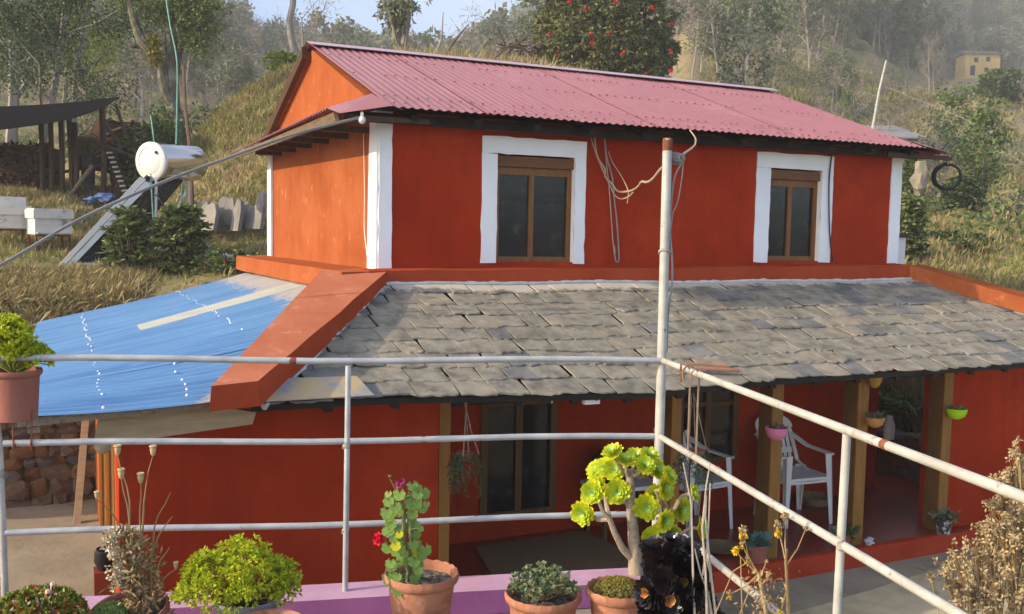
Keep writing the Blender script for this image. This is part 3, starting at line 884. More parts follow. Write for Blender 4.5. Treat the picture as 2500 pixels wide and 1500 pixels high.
# --- lower storey
mb = MB(); holes_wall(mb, .285, 2.215, -.16, 1.47, 5.80, 6.1, []); part(mb, 'front_wall', red_wall)
mb = MB(); mb.box((.29, 6.1, -.16), (.55, 6.38, 1.47)); mb.box((.285, 9.0, -.16), (.55, 10.2, 1.6)); mb.box((.36, 6.38, -.16), (.55, 9.0, .0))
part(mb, 'side_wall', sunlit_wall)
for ya, yb in ((6.42, 7.5), (7.7, 8.9)):
    mb = MB()
    mb.box((.30, ya, -.15), (.36, ya+.09, 1.5)); mb.box((.30, yb-.09, -.15), (.36, yb, 1.5)); mb.box((.30, ya+.09, 1.42), (.36, yb-.09, 1.5))
    do = part(mb, 'door', wood_brown_v)
    m2 = MB(); m2.box((.315, ya+.09, -.15), (.345, (ya+yb)/2-.004, 1.42)); m2.box((.315, (ya+yb)/2+.004, -.15), (.345, yb-.09, 1.42))
    m2.build('door_leaf', wood_brown, do)
    m3 = MB(); m3.box((.285, ya+.0, -.15), (.298, ya+.022, 1.5)); m3.box((.285, yb-.02, -.15), (.298, yb, 1.5)); m3.build('door_edge_sunlight', sunlit_edge, do)
mb = MB(); mb.box((.55, 6.11, -.16), (.56, 10.2, 1.62)); mb.box((.40, 7.505, -.15), (.55, 7.695, 1.6)); part(mb, 'inner_wall', red_wall)
# walls of the room left of the veranda, its end face, back wall of the veranda
mb = MB(); mb.box((1.95, 6.1, -.16), (2.215, 7.05, 1.6)); part(mb, 'veranda_end_wall', red_wall)
D1 = (3.05, 3.74, .17, 1.42); D2 = (4.95, 5.62, .45, 1.30)
mb = MB(); holes_wall(mb, 2.215, 7.16, -.16, 2.08, 7.05, 7.099, [D1, D2]); part(mb, 'veranda_back_wall', red_wall)
mb = MB(); mb.box((7.16, 7.1, -.16), (7.40, 10.5, 2.05)); part(mb, 'east_wall', red_wall)
def leafpair(D, nm, sill=True):
    x0, x1, z0, z1 = D
    fr = MB(); f = .06; y0, y1 = 7.035, 7.095
    fr.box((x0, y0, z0), (x0+f, y1, z1)); fr.box((x1-f, y0, z0), (x1, y1, z1)); fr.box((x0+f, y0, z1-f), (x1-f, y1, z1)); fr.box((x0+f, y0, z0), (x1-f, y1, z0+f*.8))
    xm = (x0+x1)/2; fr.box((xm-.03, y0+.01, z0+f*.8), (xm+.03, y1, z1-f))
    zt = z1-.33
    fr.box((x0+f, y0+.012, zt), (xm-.03, y1, zt+.04)); fr.box((xm+.03, y0+.012, zt), (x1-f, y1, zt+.04))
    fo = part(fr, nm, wood_gold_d)
    for a, b in ((x0+f, xm-.03), (xm+.03, x1-f)):
        for c, d in ((z0+f*.8, zt), (zt+.04, z1-f)):
            p = MB(); p.add([(a, 7.07, c), (b, 7.07, c), (b, 7.07, d), (a, 7.07, d)], [(0, 1, 2, 3)]); p.build('pane', glass_dark, fo)
    return fo
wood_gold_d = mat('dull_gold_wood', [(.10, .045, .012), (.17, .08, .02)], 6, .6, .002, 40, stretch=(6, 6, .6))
d_ = leafpair(D1, 'door')
MB().box((3.66, 7.0, 1.10), (3.672, 7.02, 1.24)).build('handle', steel, d_)
leafpair(D2, 'window')
# right front wall with thick open end
mb = MB(); mb.box((6.90, 5.86, -.16), (8.75, 6.10, 1.50)); part(mb, 'front_wall', red_wall)
red_plinth = mat('red_plinth_paint', [(.34, .036, .013), (.42, .055, .02)], 4, .85, .004, 15, spec=.06)
# plinth / veranda floor
mb = MB()
mb.hexa([(.30, 5.66, -.17), (9.0, 5.72, -.17), (9.0, 5.80, -.17), (.30, 5.74, -.17)], [(.30, 5.68, -.001), (9.0, 5.74, -.001), (9.0, 5.80, -.001), (.30, 5.74, -.001)])
part(mb, 'plinth', red_plinth)
mb = MB()
mb.hexa([(.30, 5.741, -.17), (9.0, 5.801, -.17), (9.0, 7.05, -.17), (.30, 7.05, -.17)], [(.30, 5.741, .0), (9.0, 5.801, .0), (9.0, 7.05, .0), (.30, 7.05, .0)])
mb.box((7.40, 7.052, -.17), (8.05, 9.8, -.002))
part(mb, 'veranda_floor', floor_red)
# veranda posts: gold fronts; the darker body colour paints the sides' shade
for i, (x, w) in enumerate(((2.222, .10), (4.03, .11), (4.955, .14), (5.83, .15), (6.80, .14))):
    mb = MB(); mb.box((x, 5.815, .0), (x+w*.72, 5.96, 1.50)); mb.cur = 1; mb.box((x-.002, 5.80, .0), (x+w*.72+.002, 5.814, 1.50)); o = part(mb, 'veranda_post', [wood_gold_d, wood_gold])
mb = MB(); mb.box((2.2, 5.81, 1.36), (6.96, 5.92, 1.45)); part(mb, 'veranda_beam', eave_shade_wood)
mb = MB(); mb.box((4.9, 6.98, 1.30), (5.75, 7.034, 1.5)); part(mb, 'timber_lintel', wood_gold_d)
# ------------------------------------------------------------------ corrugated roofs
def corr(fn, ncorr, nlen, amp=.0075, seg=6, thick=None):
    """fn(s, t) -> (point, normal); s across the corrugations 0..1, t along them 0..1"""
    vs = []; ns = int(ncorr*seg)
    for i in range(ns+1):
        s = i/ns
        for j in range(nlen+1):
            p, n = fn(s, j/nlen)
            vs.append(Vector(p)+Vector(n)*(amp*math.sin(2*math.pi*ncorr*s)))
    fs = [(i*(nlen+1)+j, (i+1)*(nlen+1)+j, (i+1)*(nlen+1)+j+1, i*(nlen+1)+j+1) for i in range(ns) for j in range(nlen)]
    return vs, fs
def bil(c00, c10, c11, c01, s, t):
    c = [Vector(q) for q in (c00, c10, c11, c01)]
    return c[0].lerp(c[1], s).lerp(c[3].lerp(c[2], s), t)
# main roof, front slope: s left->right, t eave->ridge
EL, ER, RR_, RL_ = (2.175, 6.74, 3.385), (7.46, 6.72, 3.375), (7.33, 8.87, 4.16), (2.085, 8.85, 4.165)
nsh = 7
nf = Vector((0, -.36, .93)).normalized()
for k in range(nsh):
    s0, s1 = k/nsh, (k+1)/nsh+(.004 if k < nsh-1 else 0)
    def fn(s, t):
        q = bil(EL, ER, RR_, RL_, s0+(s1-s0)*s, t); q.z += .006*noise.noise(q*1.2)+(k % 2)*.003
        return q, nf
    vs, fs = corr(fn, 11, 6, .0062)
    part(MB().add(vs, fs), 'roof_sheet', roof_red, smooth=True)
# back slope
vs, fs = corr(lambda s, t: (bil(RL_, RR_, (7.45, 10.95, 3.40), (2.1, 10.95, 3.42), s, t), Vector((0, .36, .93))), 77, 3, .0095, 4)
part(MB().add(vs, fs), 'roof_sheet', roof_red, smooth=True)
# screws
mb = MB()
for t in (.03, .13, .47, .78):
    for i in range(60):
        s = (i+.5)/60
        if rr.random() < .25: continue
        q = bil(EL, ER, RR_, RL_, s, t+.006*math.sin(i*1.9)) + nf*.012
        mb.lathe([(.0, .008), (.010, .004), (.012, 0)], q, 6)
o = part(mb, 'roof_screws', mat('dull_screws', [(.14, .05, .05)], 5, .6)); o['kind'] = 'stuff'
# ridge cap: bent strip
mb = MB()
for dx0, dx1 in ((-.03, 1.75), (1.72, 3.5), (3.47, 5.3)):
    a = Vector((2.085+dx0, 8.86, 4.192)); b = Vector((2.085+dx1, 8.865, 4.192))
    for sg in (-1, 1):
        mb.add([a, b, b+Vector((0, sg*.13, -.045)), a+Vector((0, sg*.13, -.045)), a+Vector((0,0,-.004)), b+Vector((0,0,-.004)), b+Vector((0, sg*.13, -.049)), a+Vector((0, sg*.13, -.049))],
               [(0, 1, 2, 3), (7, 6, 5, 4), (3, 2, 6, 7)])
part(mb, 'ridge_cap', mat('pale_ridge_sheet', [(.42, .26, .27), (.50, .33, .34)], 3, .4, spec=.5))
# skirts at the gables
def skirt(c00, c10, c11, c01, nrm, nc, m=roof_red):
    vs, fs = corr(lambda s, t: (bil(c00, c10, c11, c01, s, t), nrm), nc, 2, .009)
    return part(MB().add(vs, fs), 'gable_skirt', m, smooth=True)
skirt((1.75, 6.90, 3.358), (1.74, 11.25, 3.315), (2.11, 11.25, 3.50), (2.11, 6.98, 3.495), Vector((-.38, 0, .92)), 58)
mb = MB(); mb.add([(1.80, 6.745, 3.312), (1.75, 6.9, 3.36), (2.11, 6.98, 3.497), (2.19, 6.73, 3.392)], [(0, 1, 2), (0, 2, 3)]); part(mb, 'skirt_corner', roof_red)
skirt((7.80, 6.74, 3.345), (7.9, 10.65, 3.25), (7.40, 10.95, 3.545), (7.40, 6.98, 3.48), Vector((.5, 0, .86)), 52)
mb = MB(); mb.add([(7.80, 6.735, 3.347), (7.40, 6.98, 3.484), (7.45, 6.715, 3.386)], [(0, 1, 2)]); part(mb, 'skirt_corner', roof_red)
# barge board on the rear rake, rafters, soffit beams
mb = MB()
mb.hexa([(2.02, 8.88, 4.04), (2.07, 8.88, 4.04), (2.07, 11.0, 3.30), (2.02, 11.0, 3.30)], [(2.02, 8.88, 4.14), (2.07, 8.88, 4.14), (2.07, 11.0, 3.40), (2.02, 11.0, 3.40)])
part(mb, 'barge_board', wood_dark)
mb = MB()
mb.hexa([(2.072, 8.9, 4.03), (2.10, 8.9, 4.03), (2.10, 10.95, 3.33), (2.072, 10.95, 3.33)], [(2.072, 8.9, 4.10), (2.10, 8.9, 4.10), (2.10, 10.95, 3.40), (2.072, 10.95, 3.40)])
part(mb, 'rake_fascia', sunlit_wall)
mb = MB()
mb.hexa([(1.785, 6.80, 3.262), (1.815, 6.80, 3.262), (1.765, 10.95, 3.245), (1.745, 10.95, 3.245)], [(1.785, 6.86, 3.330), (1.815, 6.86, 3.330), (1.785, 10.95, 3.305), (1.765, 10.95, 3.305)])
part(mb, 'eave_beam', mat('brown_fascia', [(.10, .062, .03), (.19, .125, .065)], 6, .85, .003, 30, stretch=(6, .6, 6)))
for y in np.arange(7.3, 10.6, .55):
    part(MB().box((1.82, y, 3.24), (2.2, y+.045, 3.29)), 'rafter', wood_dark)
for x in np.arange(2.35, 7.7, .5):
    mb = MB(); mb.hexa([(x, 6.8, 3.30), (x+.06, 6.8, 3.30), (x+.06, 7.1, 3.39), (x, 7.1, 3.39)], [(x, 6.8, 3.345), (x+.06, 6.8, 3.345), (x+.06, 7.1, 3.45), (x, 7.1, 3.45)]); part(mb, 'rafter', eave_shade_wood)
part(MB().box((1.9, 6.93, 3.29), (7.60, 6.99, 3.36)), 'eave_purlin', eave_shade_wood)
part(MB().box((7.1, 6.84, 3.285), (7.95, 6.88, 3.325)), 'eave_purlin', wood_dark)
part(MB().box((1.9, 6.82, 3.285), (2.5, 6.86, 3.32)), 'eave_purlin', wood_dark)
# boarded soffit under the main eave
part(MB().add([(1.95, 6.76, 3.352), (7.7, 6.75, 3.345), (7.7, 7.099, 3.42), (1.95, 7.099, 3.42)], [(0, 1, 2, 3)]), 'soffit', eave_shade_wood)
# --- blue lean-to roof on the left
def blueR(y):
    return interp(y, [5.2, 6.9, 7.1, 10.4], [.86, 1.86, 1.845, 1.80]), interp(y, [5.2, 6.0, 6.9, 10.4], [1.60, 1.85, 2.03, 2.03])
def blueL(y):
    return interp(y, [5.2, 10.4], [-.265, -.20]), interp(y, [5.2, 10.4], [1.562, 1.53])
yy = [5.19, 5.95, 6.70, 7.45, 8.2, 8.95, 9.7, 10.42]
for k in range(7):
    y0, y1 = yy[k], yy[k+1]+.008
    def fn(s, t):
        y = y0+(y1-y0)*s; xl, zl = blueL(y); xr, zr = blueR(y)
        x = xl+(xr-xl)*t; z = zl+(zr-zl)*t + .012*math.sin(x*2.2+1.7)*math.sin(y*1.3) - .02*math.sin(math.pi*t) + (k % 2)*.0015
        return Vector((x, y, z)), Vector((-.25, 0, .97))
    vs, fs = corr(fn, 10, 12, .0105)
    o = part(MB().add(vs, fs), 'blue_roof_sheet', roof_blue, smooth=True)
    vals = []
    for v in o.data.vertices:
        xr, zr = blueR(v.co.y); d = xr-v.co.x
        w = .34 if v.co.y > 7 else .10
        if v.co.y < 5.6: w = .22
        vals.append(max(0, min(1, 1-d/(w*2))))
    attr(o, 'smear', vals)
# translucent strip
def fn(s, t):
    y = 7.72+.36*s+.12*t; xr, zr = blueR(y); xl, zl = blueL(y); tt = .375+.60*t
    x = xl+(xr-xl)*tt; return Vector((x, y, zl+(zr-zl)*tt-.02*math.sin(math.pi*tt)+.012*math.sin(x*2.2+1.7)*math.sin(y*1.3)+.007)), Vector((-.25, 0, .97))
vs, fs = corr(fn, 4.5, 8, .0105)
part(MB().add(vs, fs), 'skylight_strip', fibre, smooth=True, label='pale fibreglass strip laid across the blue sheets')
mb = MB()
for X0, Y0, Y1 in ((.19, 5.25, 10.3), (1.07, 6.3, 10.3), (.60, 5.3, 6.2)):
    for i in range(60):
        y = Y0+i*.086
        if y > Y1 or rr.random() < .3: continue
        xl, zl = blueL(y); xr, zr = blueR(y)
        x = X0+.012*math.sin(i*.9); t = (x-xl)/(xr-xl); q = Vector((x, y, zl+(zr-zl)*((x-xl)/(xr-xl)) - .02*math.sin(math.pi*t) + .014))
        k_ = interp(y, [5.2, 7.0, 10.4], [1.0, .8, .55]); mb.lathe([(0, .008), (.006*k_, .005), (.008*k_, -.004)], q, 6)
o = part(mb, 'roof_screws', white_paint); o['kind'] = 'stuff'
mb = MB()
mb.hexa([(-.20, 5.26, 1.50), (.80, 5.26, 1.545), (.80, 5.32, 1.545), (-.20, 5.32, 1.50)], [(-.20, 5.26, 1.54), (.80, 5.26, 1.585), (.80, 5.32, 1.585), (-.20, 5.32, 1.54)])
for y in (6.6, 8.2, 9.9):
    mb.hexa([(-.2, y, 1.42), (.5, y, 1.52), (.5, y+.06, 1.52), (-.2, y+.06, 1.42)], [(-.2, y, 1.46), (.5, y, 1.56), (.5, y+.06, 1.56), (-.2, y+.06, 1.46)])
mb.hexa([(-.16, 5.3, 1.46), (-.10, 5.3, 1.46), (-.06, 10.3, 1.44), (-.12, 10.3, 1.44)], [(-.16, 5.3, 1.49), (-.10, 5.3, 1.49), (-.06, 10.3, 1.46), (-.12, 10.3, 1.46)])
part(mb, 'lean_to_battens', wood_old)
# plank fascia and carved bracket under the near edge
mb = MB()
mb.prism([(.15, 1.37), (.17, 1.355), (.24, 1.365), (.95, 1.42), (.97, 1.485), (.72, 1.54), (.17, 1.50)], 'y', 5.36, 5.42)
part(mb, 'fascia_plank', wood_raw)
mb = MB(); mb.blob((.19, 5.39, 1.355), (.045, .04, .05), 4, .15); part(mb, 'carved_bracket', wood_raw, smooth=True)

# ------------------------------------------------------------------ small things on the house
def wire(name, label, pts, r, m, cat='cable', n=5, group=None, sag=0):
    # smooth the poly-line
    P = [Vector(p) for p in pts]; out = []
    for i in range(len(P)-1):
        p0 = P[max(0, i-1)]; p1 = P[i]; p2 = P[i+1]; p3 = P[min(len(P)-1, i+2)]
        for k in range(6):
            t = k/6
            out.append(.5*((2*p1)+(-p0+p2)*t+(2*p0-5*p1+4*p2-p3)*t*t+(-p0+3*p1-3*p2+p3)*t**3))
    out.append(P[-1])
    return tag(MB().tube(out, r, n).build(name, m, smooth=True), label, cat, group)
# beige cable swag between the wall and the corner post
def at_px(u, v, D): return (Vector((0, 0, 2.5)) + (F_ + R_*((u-1250)/2359.24) + U_*((750-v)/2359.24))*D)
wire('hanging_cable', 'beige cable swagging from under the roof across the wall to the corner post',
     [at_px(*q) for q in ((1451, 330, 8.06), (1458, 381, 8.04), (1477, 413, 8.04), (1478, 432, 8.0), (1492, 447, 7.9), (1508, 467, 7.8), (1530, 468, 7.5), (1545, 464, 7.1), (1559, 454, 6.6), (1566, 444, 6.3), (1580, 445, 5.9), (1596, 434, 5.4), (1616, 410, 4.8), (1643, 394, 4.25))], .0075, wire_beige)
wire('hanging_cable', 'second cable drooping below the first between wall and post',
     [at_px(*q) for q in ((1440, 330, 8.06), (1456, 378, 8.05), (1476, 425, 8.04), (1489, 453, 8.0), (1502, 478, 7.9), (1518, 486, 7.7), (1535, 480, 7.4), (1545, 470, 7.1))], .006, wire_beige)
wire('hanging_cable', 'thin frayed cable end dangling where the two swagging cables meet',
     [at_px(*q) for q in ((1485, 370, 8.1), (1495, 396, 8.0), (1516, 429, 7.8), (1532, 461, 7.5), (1534, 480, 7.45), (1531, 497, 7.45))], .004, wire_beige)
def on_wall(u, v, y=7.068):
    d = F_ + R_*((u-1250)/2359.24) + U_*((750-v)/2359.24); return Vector((0, 0, 2.5)) + d*(y/d.y)
wire('wall_cable', 'grey cable hanging down the wall right of the first window to the ledge',
     [on_wall(*q) for q in ((1476, 330), (1480, 380), (1494, 430), (1500, 489), (1506, 543), (1510, 600), (1511, 634), (1506, 640), (1502, 632), (1500, 600))], .007, wire_grey)
wire('wall_cable', 'thin brown cable on the wall just left of the grey one',
     [on_wall(*q) for q in ((1478, 345), (1481, 400), (1487, 460), (1493, 543), (1497, 596), (1502, 632))], .005, wire_beige)
wire('window_cable', 'black cable crossing the white band of the second window',
     [(6.63, 7.075, 3.30), (6.61, 7.075, 3.05), (6.63, 7.075, 2.7), (6.66, 7.075, 2.45), (6.70, 7.075, 2.28)], .007, black_plastic)
wire('eave_cable', 'cable looping from the roof edge down to the knot at the post top',
     [at_px(*q) for q in ((1684, 318, 7.9), (1697, 336, 6.8), (1698, 350, 5.8), (1690, 361, 5.0), (1672, 374, 4.5), (1643, 394, 4.25))], .0055, wire_beige)
mb = MB()
for i in range(9):
    a = rr.uniform(0, 6); c = at_px(1653, 388, 4.24); P = []
    rot = Matrix.Rotation(a, 3, 'Z') @ Matrix.Rotation(rr.uniform(0, 1.5), 3, 'X')
    for k in range(11): P.append(c + rot @ Vector((.032*math.cos(k*.62), .024*math.sin(k*.62), rr.uniform(-.02, .02))))
    mb.tube(P, .0035, 5)
tag(mb.build('cable_knot', wire_grey, smooth=True), 'tangled knot of wires tied at the top of the corner post', 'wires')
wire('post_cable', 'grey cable running down the right side of the corner post',
     [at_px(*q) for q in ((1665, 398, 4.24), (1648, 430, 4.22), (1640, 480, 4.2), (1636, 560, 4.2), (1640, 620, 4.2), (1641, 690, 4.2), (1632, 760, 4.2), (1628, 860, 4.2))], .0045, wire_grey)
wire('post_cable', 'thin cable hanging clear of the corner post on its right',
     [at_px(*q) for q in ((1668, 400, 4.24), (1664, 440, 4.23), (1654, 495, 4.22), (1643, 520, 4.2), (1638, 560, 4.2))], .003, wire_grey)
mb = MB(); mb.tube([(2.380, 3.525, 2.42), (2.384, 3.53, 2.43)], .027, 12)
tag(mb.build('wire_tie', wire_grey, smooth=True), 'wire wound around the corner post halfway up', 'wire')
wire('corner_wire', 'thin dangling wire on the sunlit side wall beside the white corner', [(2.17, 7.42, 3.25), (2.17, 7.38, 2.8), (2.165, 7.36, 2.5), (2.155, 7.22, 2.25)], .003, white_paint)
# bulb under the corner of the upper eave
t = thing('light_bulb', 'round white light bulb under the left corner of the upper eave', 'light bulb', (1.96, 6.74, 3.29))
MB().blob((1.96, 6.74, 3.275), (.027, .027, .03), 1, 0, 1).build('globe', white_enamel, t, smooth=True)
MB().tube([(1.96, 6.74, 3.29), (1.965, 6.76, 3.33)], .012, 8).build('socket', white_plastic, t, smooth=True)
# long pole / cable from the left eave to the lower left
wire('overhead_cable', 'thick grey cable running from the skirt roof down to the lower left', [(1.97, 6.74, 3.30), (1.79, 6.745, 3.245), (1.48, 6.72, 3.145), (1.09, 6.68, 2.985), (.60, 6.62, 2.775), (.10, 6.55, 2.52), (-.33, 6.5, 2.24), (-1.6, 6.4, 1.45)], .011, mat('grey_brown_cable', [(.16, .15, .14), (.24, .22, .19)], 3, .7))
# coil of cable at the right eave
t = thing('cable_coil', 'coil of black cable hanging from the right corner of the upper roof', 'cable coil', (7.92, 6.95, 3.1))
for i in range(7):
    mb = MB(); c = Vector((8.02, 6.95, 3.135)); P = []
    r = .125+.008*math.sin(i*2.1)
    for k in range(25):
        a = 2*math.pi*k/24
        P.append(c + Vector((math.cos(a)*r*.80+.006*math.sin(i*3), -math.cos(a)*r*.6+.012*math.cos(i*1.7), math.sin(a)*r+.006*math.sin(i+k))))
    mb.tube(P, .007, 5); mb.build('cable_loop', black_plastic, t, smooth=True)
MB().tube([(8.02, 6.95, 3.25), (7.95, 6.86, 3.31), (7.8, 6.78, 3.345)], .008, 5).build('tie', wire_grey, t, smooth=True)
wire('bent_cable_end', 'dark stiff cable end curling up past the right roof corner', [(7.62, 6.80, 3.42), (7.85, 6.95, 3.40), (8.05, 7.05, 3.42), (8.15, 7.1, 3.475)], .009, black_plastic)
# electric box under slate eave
t = thing('electric_box', 'small white electric box under the middle of the slate eave', 'electric box', (3.08, 5.38, 1.42))
MB().box((3.03, 5.33, 1.41), (3.14, 5.37, 1.50)).build('casing', white_plastic, t)
MB().lathe([(0, .004), (.008, .004), (.009, 0)], (3.112, 5.327, 1.44), 8, axis=Matrix.Rotation(R(90), 3, 'X')).build('knob', black_plastic, t)
# timber offcuts lying on the slates
for (a, b, lb) in (((3.90, 5.47), (4.20, 5.38), 'upper of two brown wooden strips lying on the slates right of the post'), ((3.93, 5.40), (4.24, 5.32), 'lower of two brown wooden strips lying on the slates right of the post')):
    za, zb = zroof(*a)+.05, zroof(*b)+.05
    tag(MB().hexa([(a[0], a[1], za), (b[0], b[1], zb), (b[0]+.01, b[1]+.028, zb+.008), (a[0]+.01, a[1]+.028, za+.008)],
                  [(a[0], a[1], za+.012), (b[0], b[1], zb+.012), (b[0]+.01, b[1]+.028, zb+.020), (a[0]+.01, a[1]+.028, za+.020)]).build('wooden_strip', mat('red_brown_wood', [(.26, .12, .07), (.36, .18, .11)], 9, .8)), lb, 'wood strip')
# plank leaning beside the passage door
tag(MB().hexa([(.075, 9.2, -.15), (.135, 9.2, -.15), (.135, 9.26, -.15), (.075, 9.26, -.15)], [(.185, 9.75, .86), (.245, 9.75, .86), (.245, 9.79, .86), (.185, 9.79, .86)]).build('wooden_plank', wood_raw),
    'pale plank leaning in the passage below the blue roof', 'plank')
# ------------------------------------------------------------------ potted plants on the terrace
def pot(par, c, r, h, m=terra, rb=.62, scallop=True, fill=.035, soil_m=soil, name='pot', tilt=None, n=64):
    """c: centre of the base. One wall of the pot with thickness, a rolled rim, soil"""
    c = Vector(c)
    prof = [(0, 0), (r*rb, 0), (r*.90, h*.86), (r*.93, h*.865), (r*1.0, h*.90), (r*1.02, h*.95), (r*.99, h), (r*.93, h*.985), (r*.88, h*.93), (r*.84, h-fill-.02)]
    mb = MB(); mb.lathe(prof, (0, 0, 0), n)
    if scallop:
        vs = []
        for i, v in enumerate(mb.v):
            j = i//n; k = i % n; x, y, z = v
            if j in (4, 5, 6):
                q = 1+.013*math.sin(k*2*math.pi/n*21+c.x*9); x *= q; y *= q; z += .0022*math.sin(k*2*math.pi/n*21+c.x*9)
            vs.append((x, y, z))
        mb.v = vs
    M_ = Matrix.Translation(c)
    if tilt is not None: M_ = M_ @ tilt
    mb.v = [tuple(M_ @ Vector(v)) for v in mb.v]
    o = mb.build(name, m, par, smooth=True)
    sb = MB(); N = 14; g = []
    for i in range(N+1):
        for k in range(20):
            a = 2*math.pi*k/20; q = r*.845*i/N
            x, y = q*math.cos(a), q*math.sin(a)
            g.append(tuple(M_ @ Vector((x, y, h-fill+.008*noise.noise(Vector((x*40+c.x*9, y*40, 0))) + .006*noise.noise(Vector((x*90, y*90, 0)))))))
    f = [(i*20+k, i*20+(k+1) % 20, (i+1)*20+(k+1) % 20, (i+1)*20+k) for i in range(N) for k in range(20)]
    sb.add(g, f); sb.build('soil', soil_m, par)
    return M_
def rosettes(centers, dirs, k, L, W, r=rng, cup=.5, ground=None):
    """k little leaves radiating from each centre, facing dirs"""
    n = len(centers)
    C = np.repeat(centers, k, 0); D = np.repeat(dirs, k, 0)
    s = unit(np.cross(D, rand_dir(n*k, r)))
    d = unit(s + D*cup*r.uniform(.3, 1.4, (n*k, 1)))
    return leaves(C, d, L*r.uniform(.7, 1.2, n*k), W, r)
def dome(n, c, rx, ry, rz, r=rng, low=-.2, jit=.12):
    d = rand_dir(n, r); d[:, 2] = np.abs(d[:, 2])*(1-low)+low*r.uniform(0, 1, n)
    d = unit(d); k = 1-jit*np.abs(r.normal(size=(n, 1)))
    return np.array(c)+d*np.array([rx, ry, rz])*k, d
def stems_to(par, base, tips, r0, r1, m, name='stem', k=3, bend=.03, join=True, n=4):
    mb = MB(); base = Vector(base)
    for t in tips:
        t = Vector(t); P = []
        for i in range(k+1):
            q = base.lerp(t, i/k)
            if 0 < i < k: q += Vector((rr.uniform(-bend, bend), rr.uniform(-bend, bend), rr.uniform(0, bend)))
            P.append(q)
        mb.tube(P, [r0+(r1-r0)*i/k for i in range(k+1)], n)
    return mb.build(name, m, par, smooth=True)
PZ = .95
# bushy lime sedum in a grey pot
t = thing('potted_sedum', 'bushy bright lime green sedum spilling over a grey pot', 'potted plant', (.56, 3.36, PZ))
pot(t, (.575, 3.36, PZ), .115, .27, grey_pot, .8, False)
c1, d1 = dome(760, (.535, 3.36, 1.26), .195, .15, .15, low=-.3, jit=.16)
c1[:, 2] += .016*np.sin(c1[:, 0]*60+c1[:, 1]*47)+.012*np.sin(c1[:, 0]*23)
c1[:, 0] += .012*np.sin(c1[:, 2]*70+c1[:, 1]*31)
c1[:, 2] -= np.maximum(0, np.abs(c1[:, 0]-.50)-.08)*.30
c2, d2 = dome(150, (.69, 3.36, 1.24), .075, .09, .10, low=-.6, jit=.3)
P = rosettes(np.vstack([c1, c2]), np.vstack([d1, d2]), 9, .020, .008, cup=.9)
poly_np('leaves', P, sedum_lime, t)
cc, dd = dome(220, (.535, 3.36, 1.22), .17, .13, .10, low=-.3, jit=.4)
stems_to(t, (.56, 3.36, 1.19), [Vector(q) for q in np.vstack([c1, c2])[::9]], .003, .0015, mat('sedum_stems', [(.28, .17, .06)], 9, .8))
# lime sedum in the hanging terracotta pot, top left
t = thing('potted_sedum', 'lime green sedum in a terracotta pot at the left end of the top rail', 'potted plant', (-.155, 4.32, 1.735))
pot(t, (-.165, 4.26, 1.725), .098, .20, terra_dark, .80, False)
c1, d1 = dome(230, (-.195, 4.26, 2.02), .105, .10, .115, low=-.5, jit=.25)
c2, d2 = dome(90, (-.085, 4.25, 1.965), .055, .06, .05, low=-.6, jit=.3)
C_ = np.vstack([c1, c2]); poly_np('leaves', rosettes(C_, np.vstack([d1, d2]), 9, .026, .013, cup=.8), sedum_lime, t)
stems_to(t, (-.165, 4.26, 1.90), [Vector(q)-Vector((0, 0, .01)) for q in C_[::2]], .004, .002, mat('olive_stems', [(.25, .26, .04)], 9, .8))
t2 = thing('pot_holder', 'two thin rusty rods carrying the terracotta pot above the middle rail', 'pot holder', (-.13, 4.2, 1.63))
for x, e in ((-.172, -.003), (-.112, .004)):
    MB().tube([(x, 4.185, 1.62), (x+e, 4.2, 1.70), (x+e, 4.21, 1.80)], .004, 6).build('rod', rust, t2, smooth=True)
    MB().tube([(x, 4.165, 1.645), (x, 4.19, 1.612), (x+.004, 4.215, 1.645)], .004, 6).build('hook', rust, t2, smooth=True)
# red tipped succulent, bottom left
t = thing('potted_succulent', 'low succulent with green and red tipped leaves in a pot at the lower left corner', 'potted plant', (-.09, 3.42, PZ))
pot(t, (-.10, 3.40, PZ), .135, .27, terra, .7)
c1, d1 = dome(430, (-.085, 3.40, 1.215), .150, .13, .10, low=-.15)
P = rosettes(c1, d1, 11, .019, .010, cup=1.3)
poly_np('leaves', P, sedum_red, t)
f_ = MB()
for (x, z) in ((-.035, 1.345), (-.05, 1.322)): f_.blob((x, 3.36, z), .0085, 3, .2)
f_.tube([(-.045, 3.37, 1.27), (-.04, 3.36, 1.34)], .002, 4)
f_.build('flower', mat('pale_pink_petals', [(.62, .42, .36)], 9, .7), t, smooth=True)
# small pot rim in the very corner
t = thing('potted_succulent', 'small pot with a pinkish rosette in front of the red tipped succulent', 'potted plant', (-.05, 3.08, PZ))
pot(t, (-.0, 3.05, PZ), .085, .20, terra_dark, .7, False)
P = rosettes(np.array([[-.045, 3.02, 1.155]]), np.array([[0, -.2, 1.]]), 22, .03, .016, cup=1.2); poly_np('rosette', P, mat('pink_grey_leaves', [(.42, .30, .25), (.55, .42, .34)], 9, .6, island=True), t)
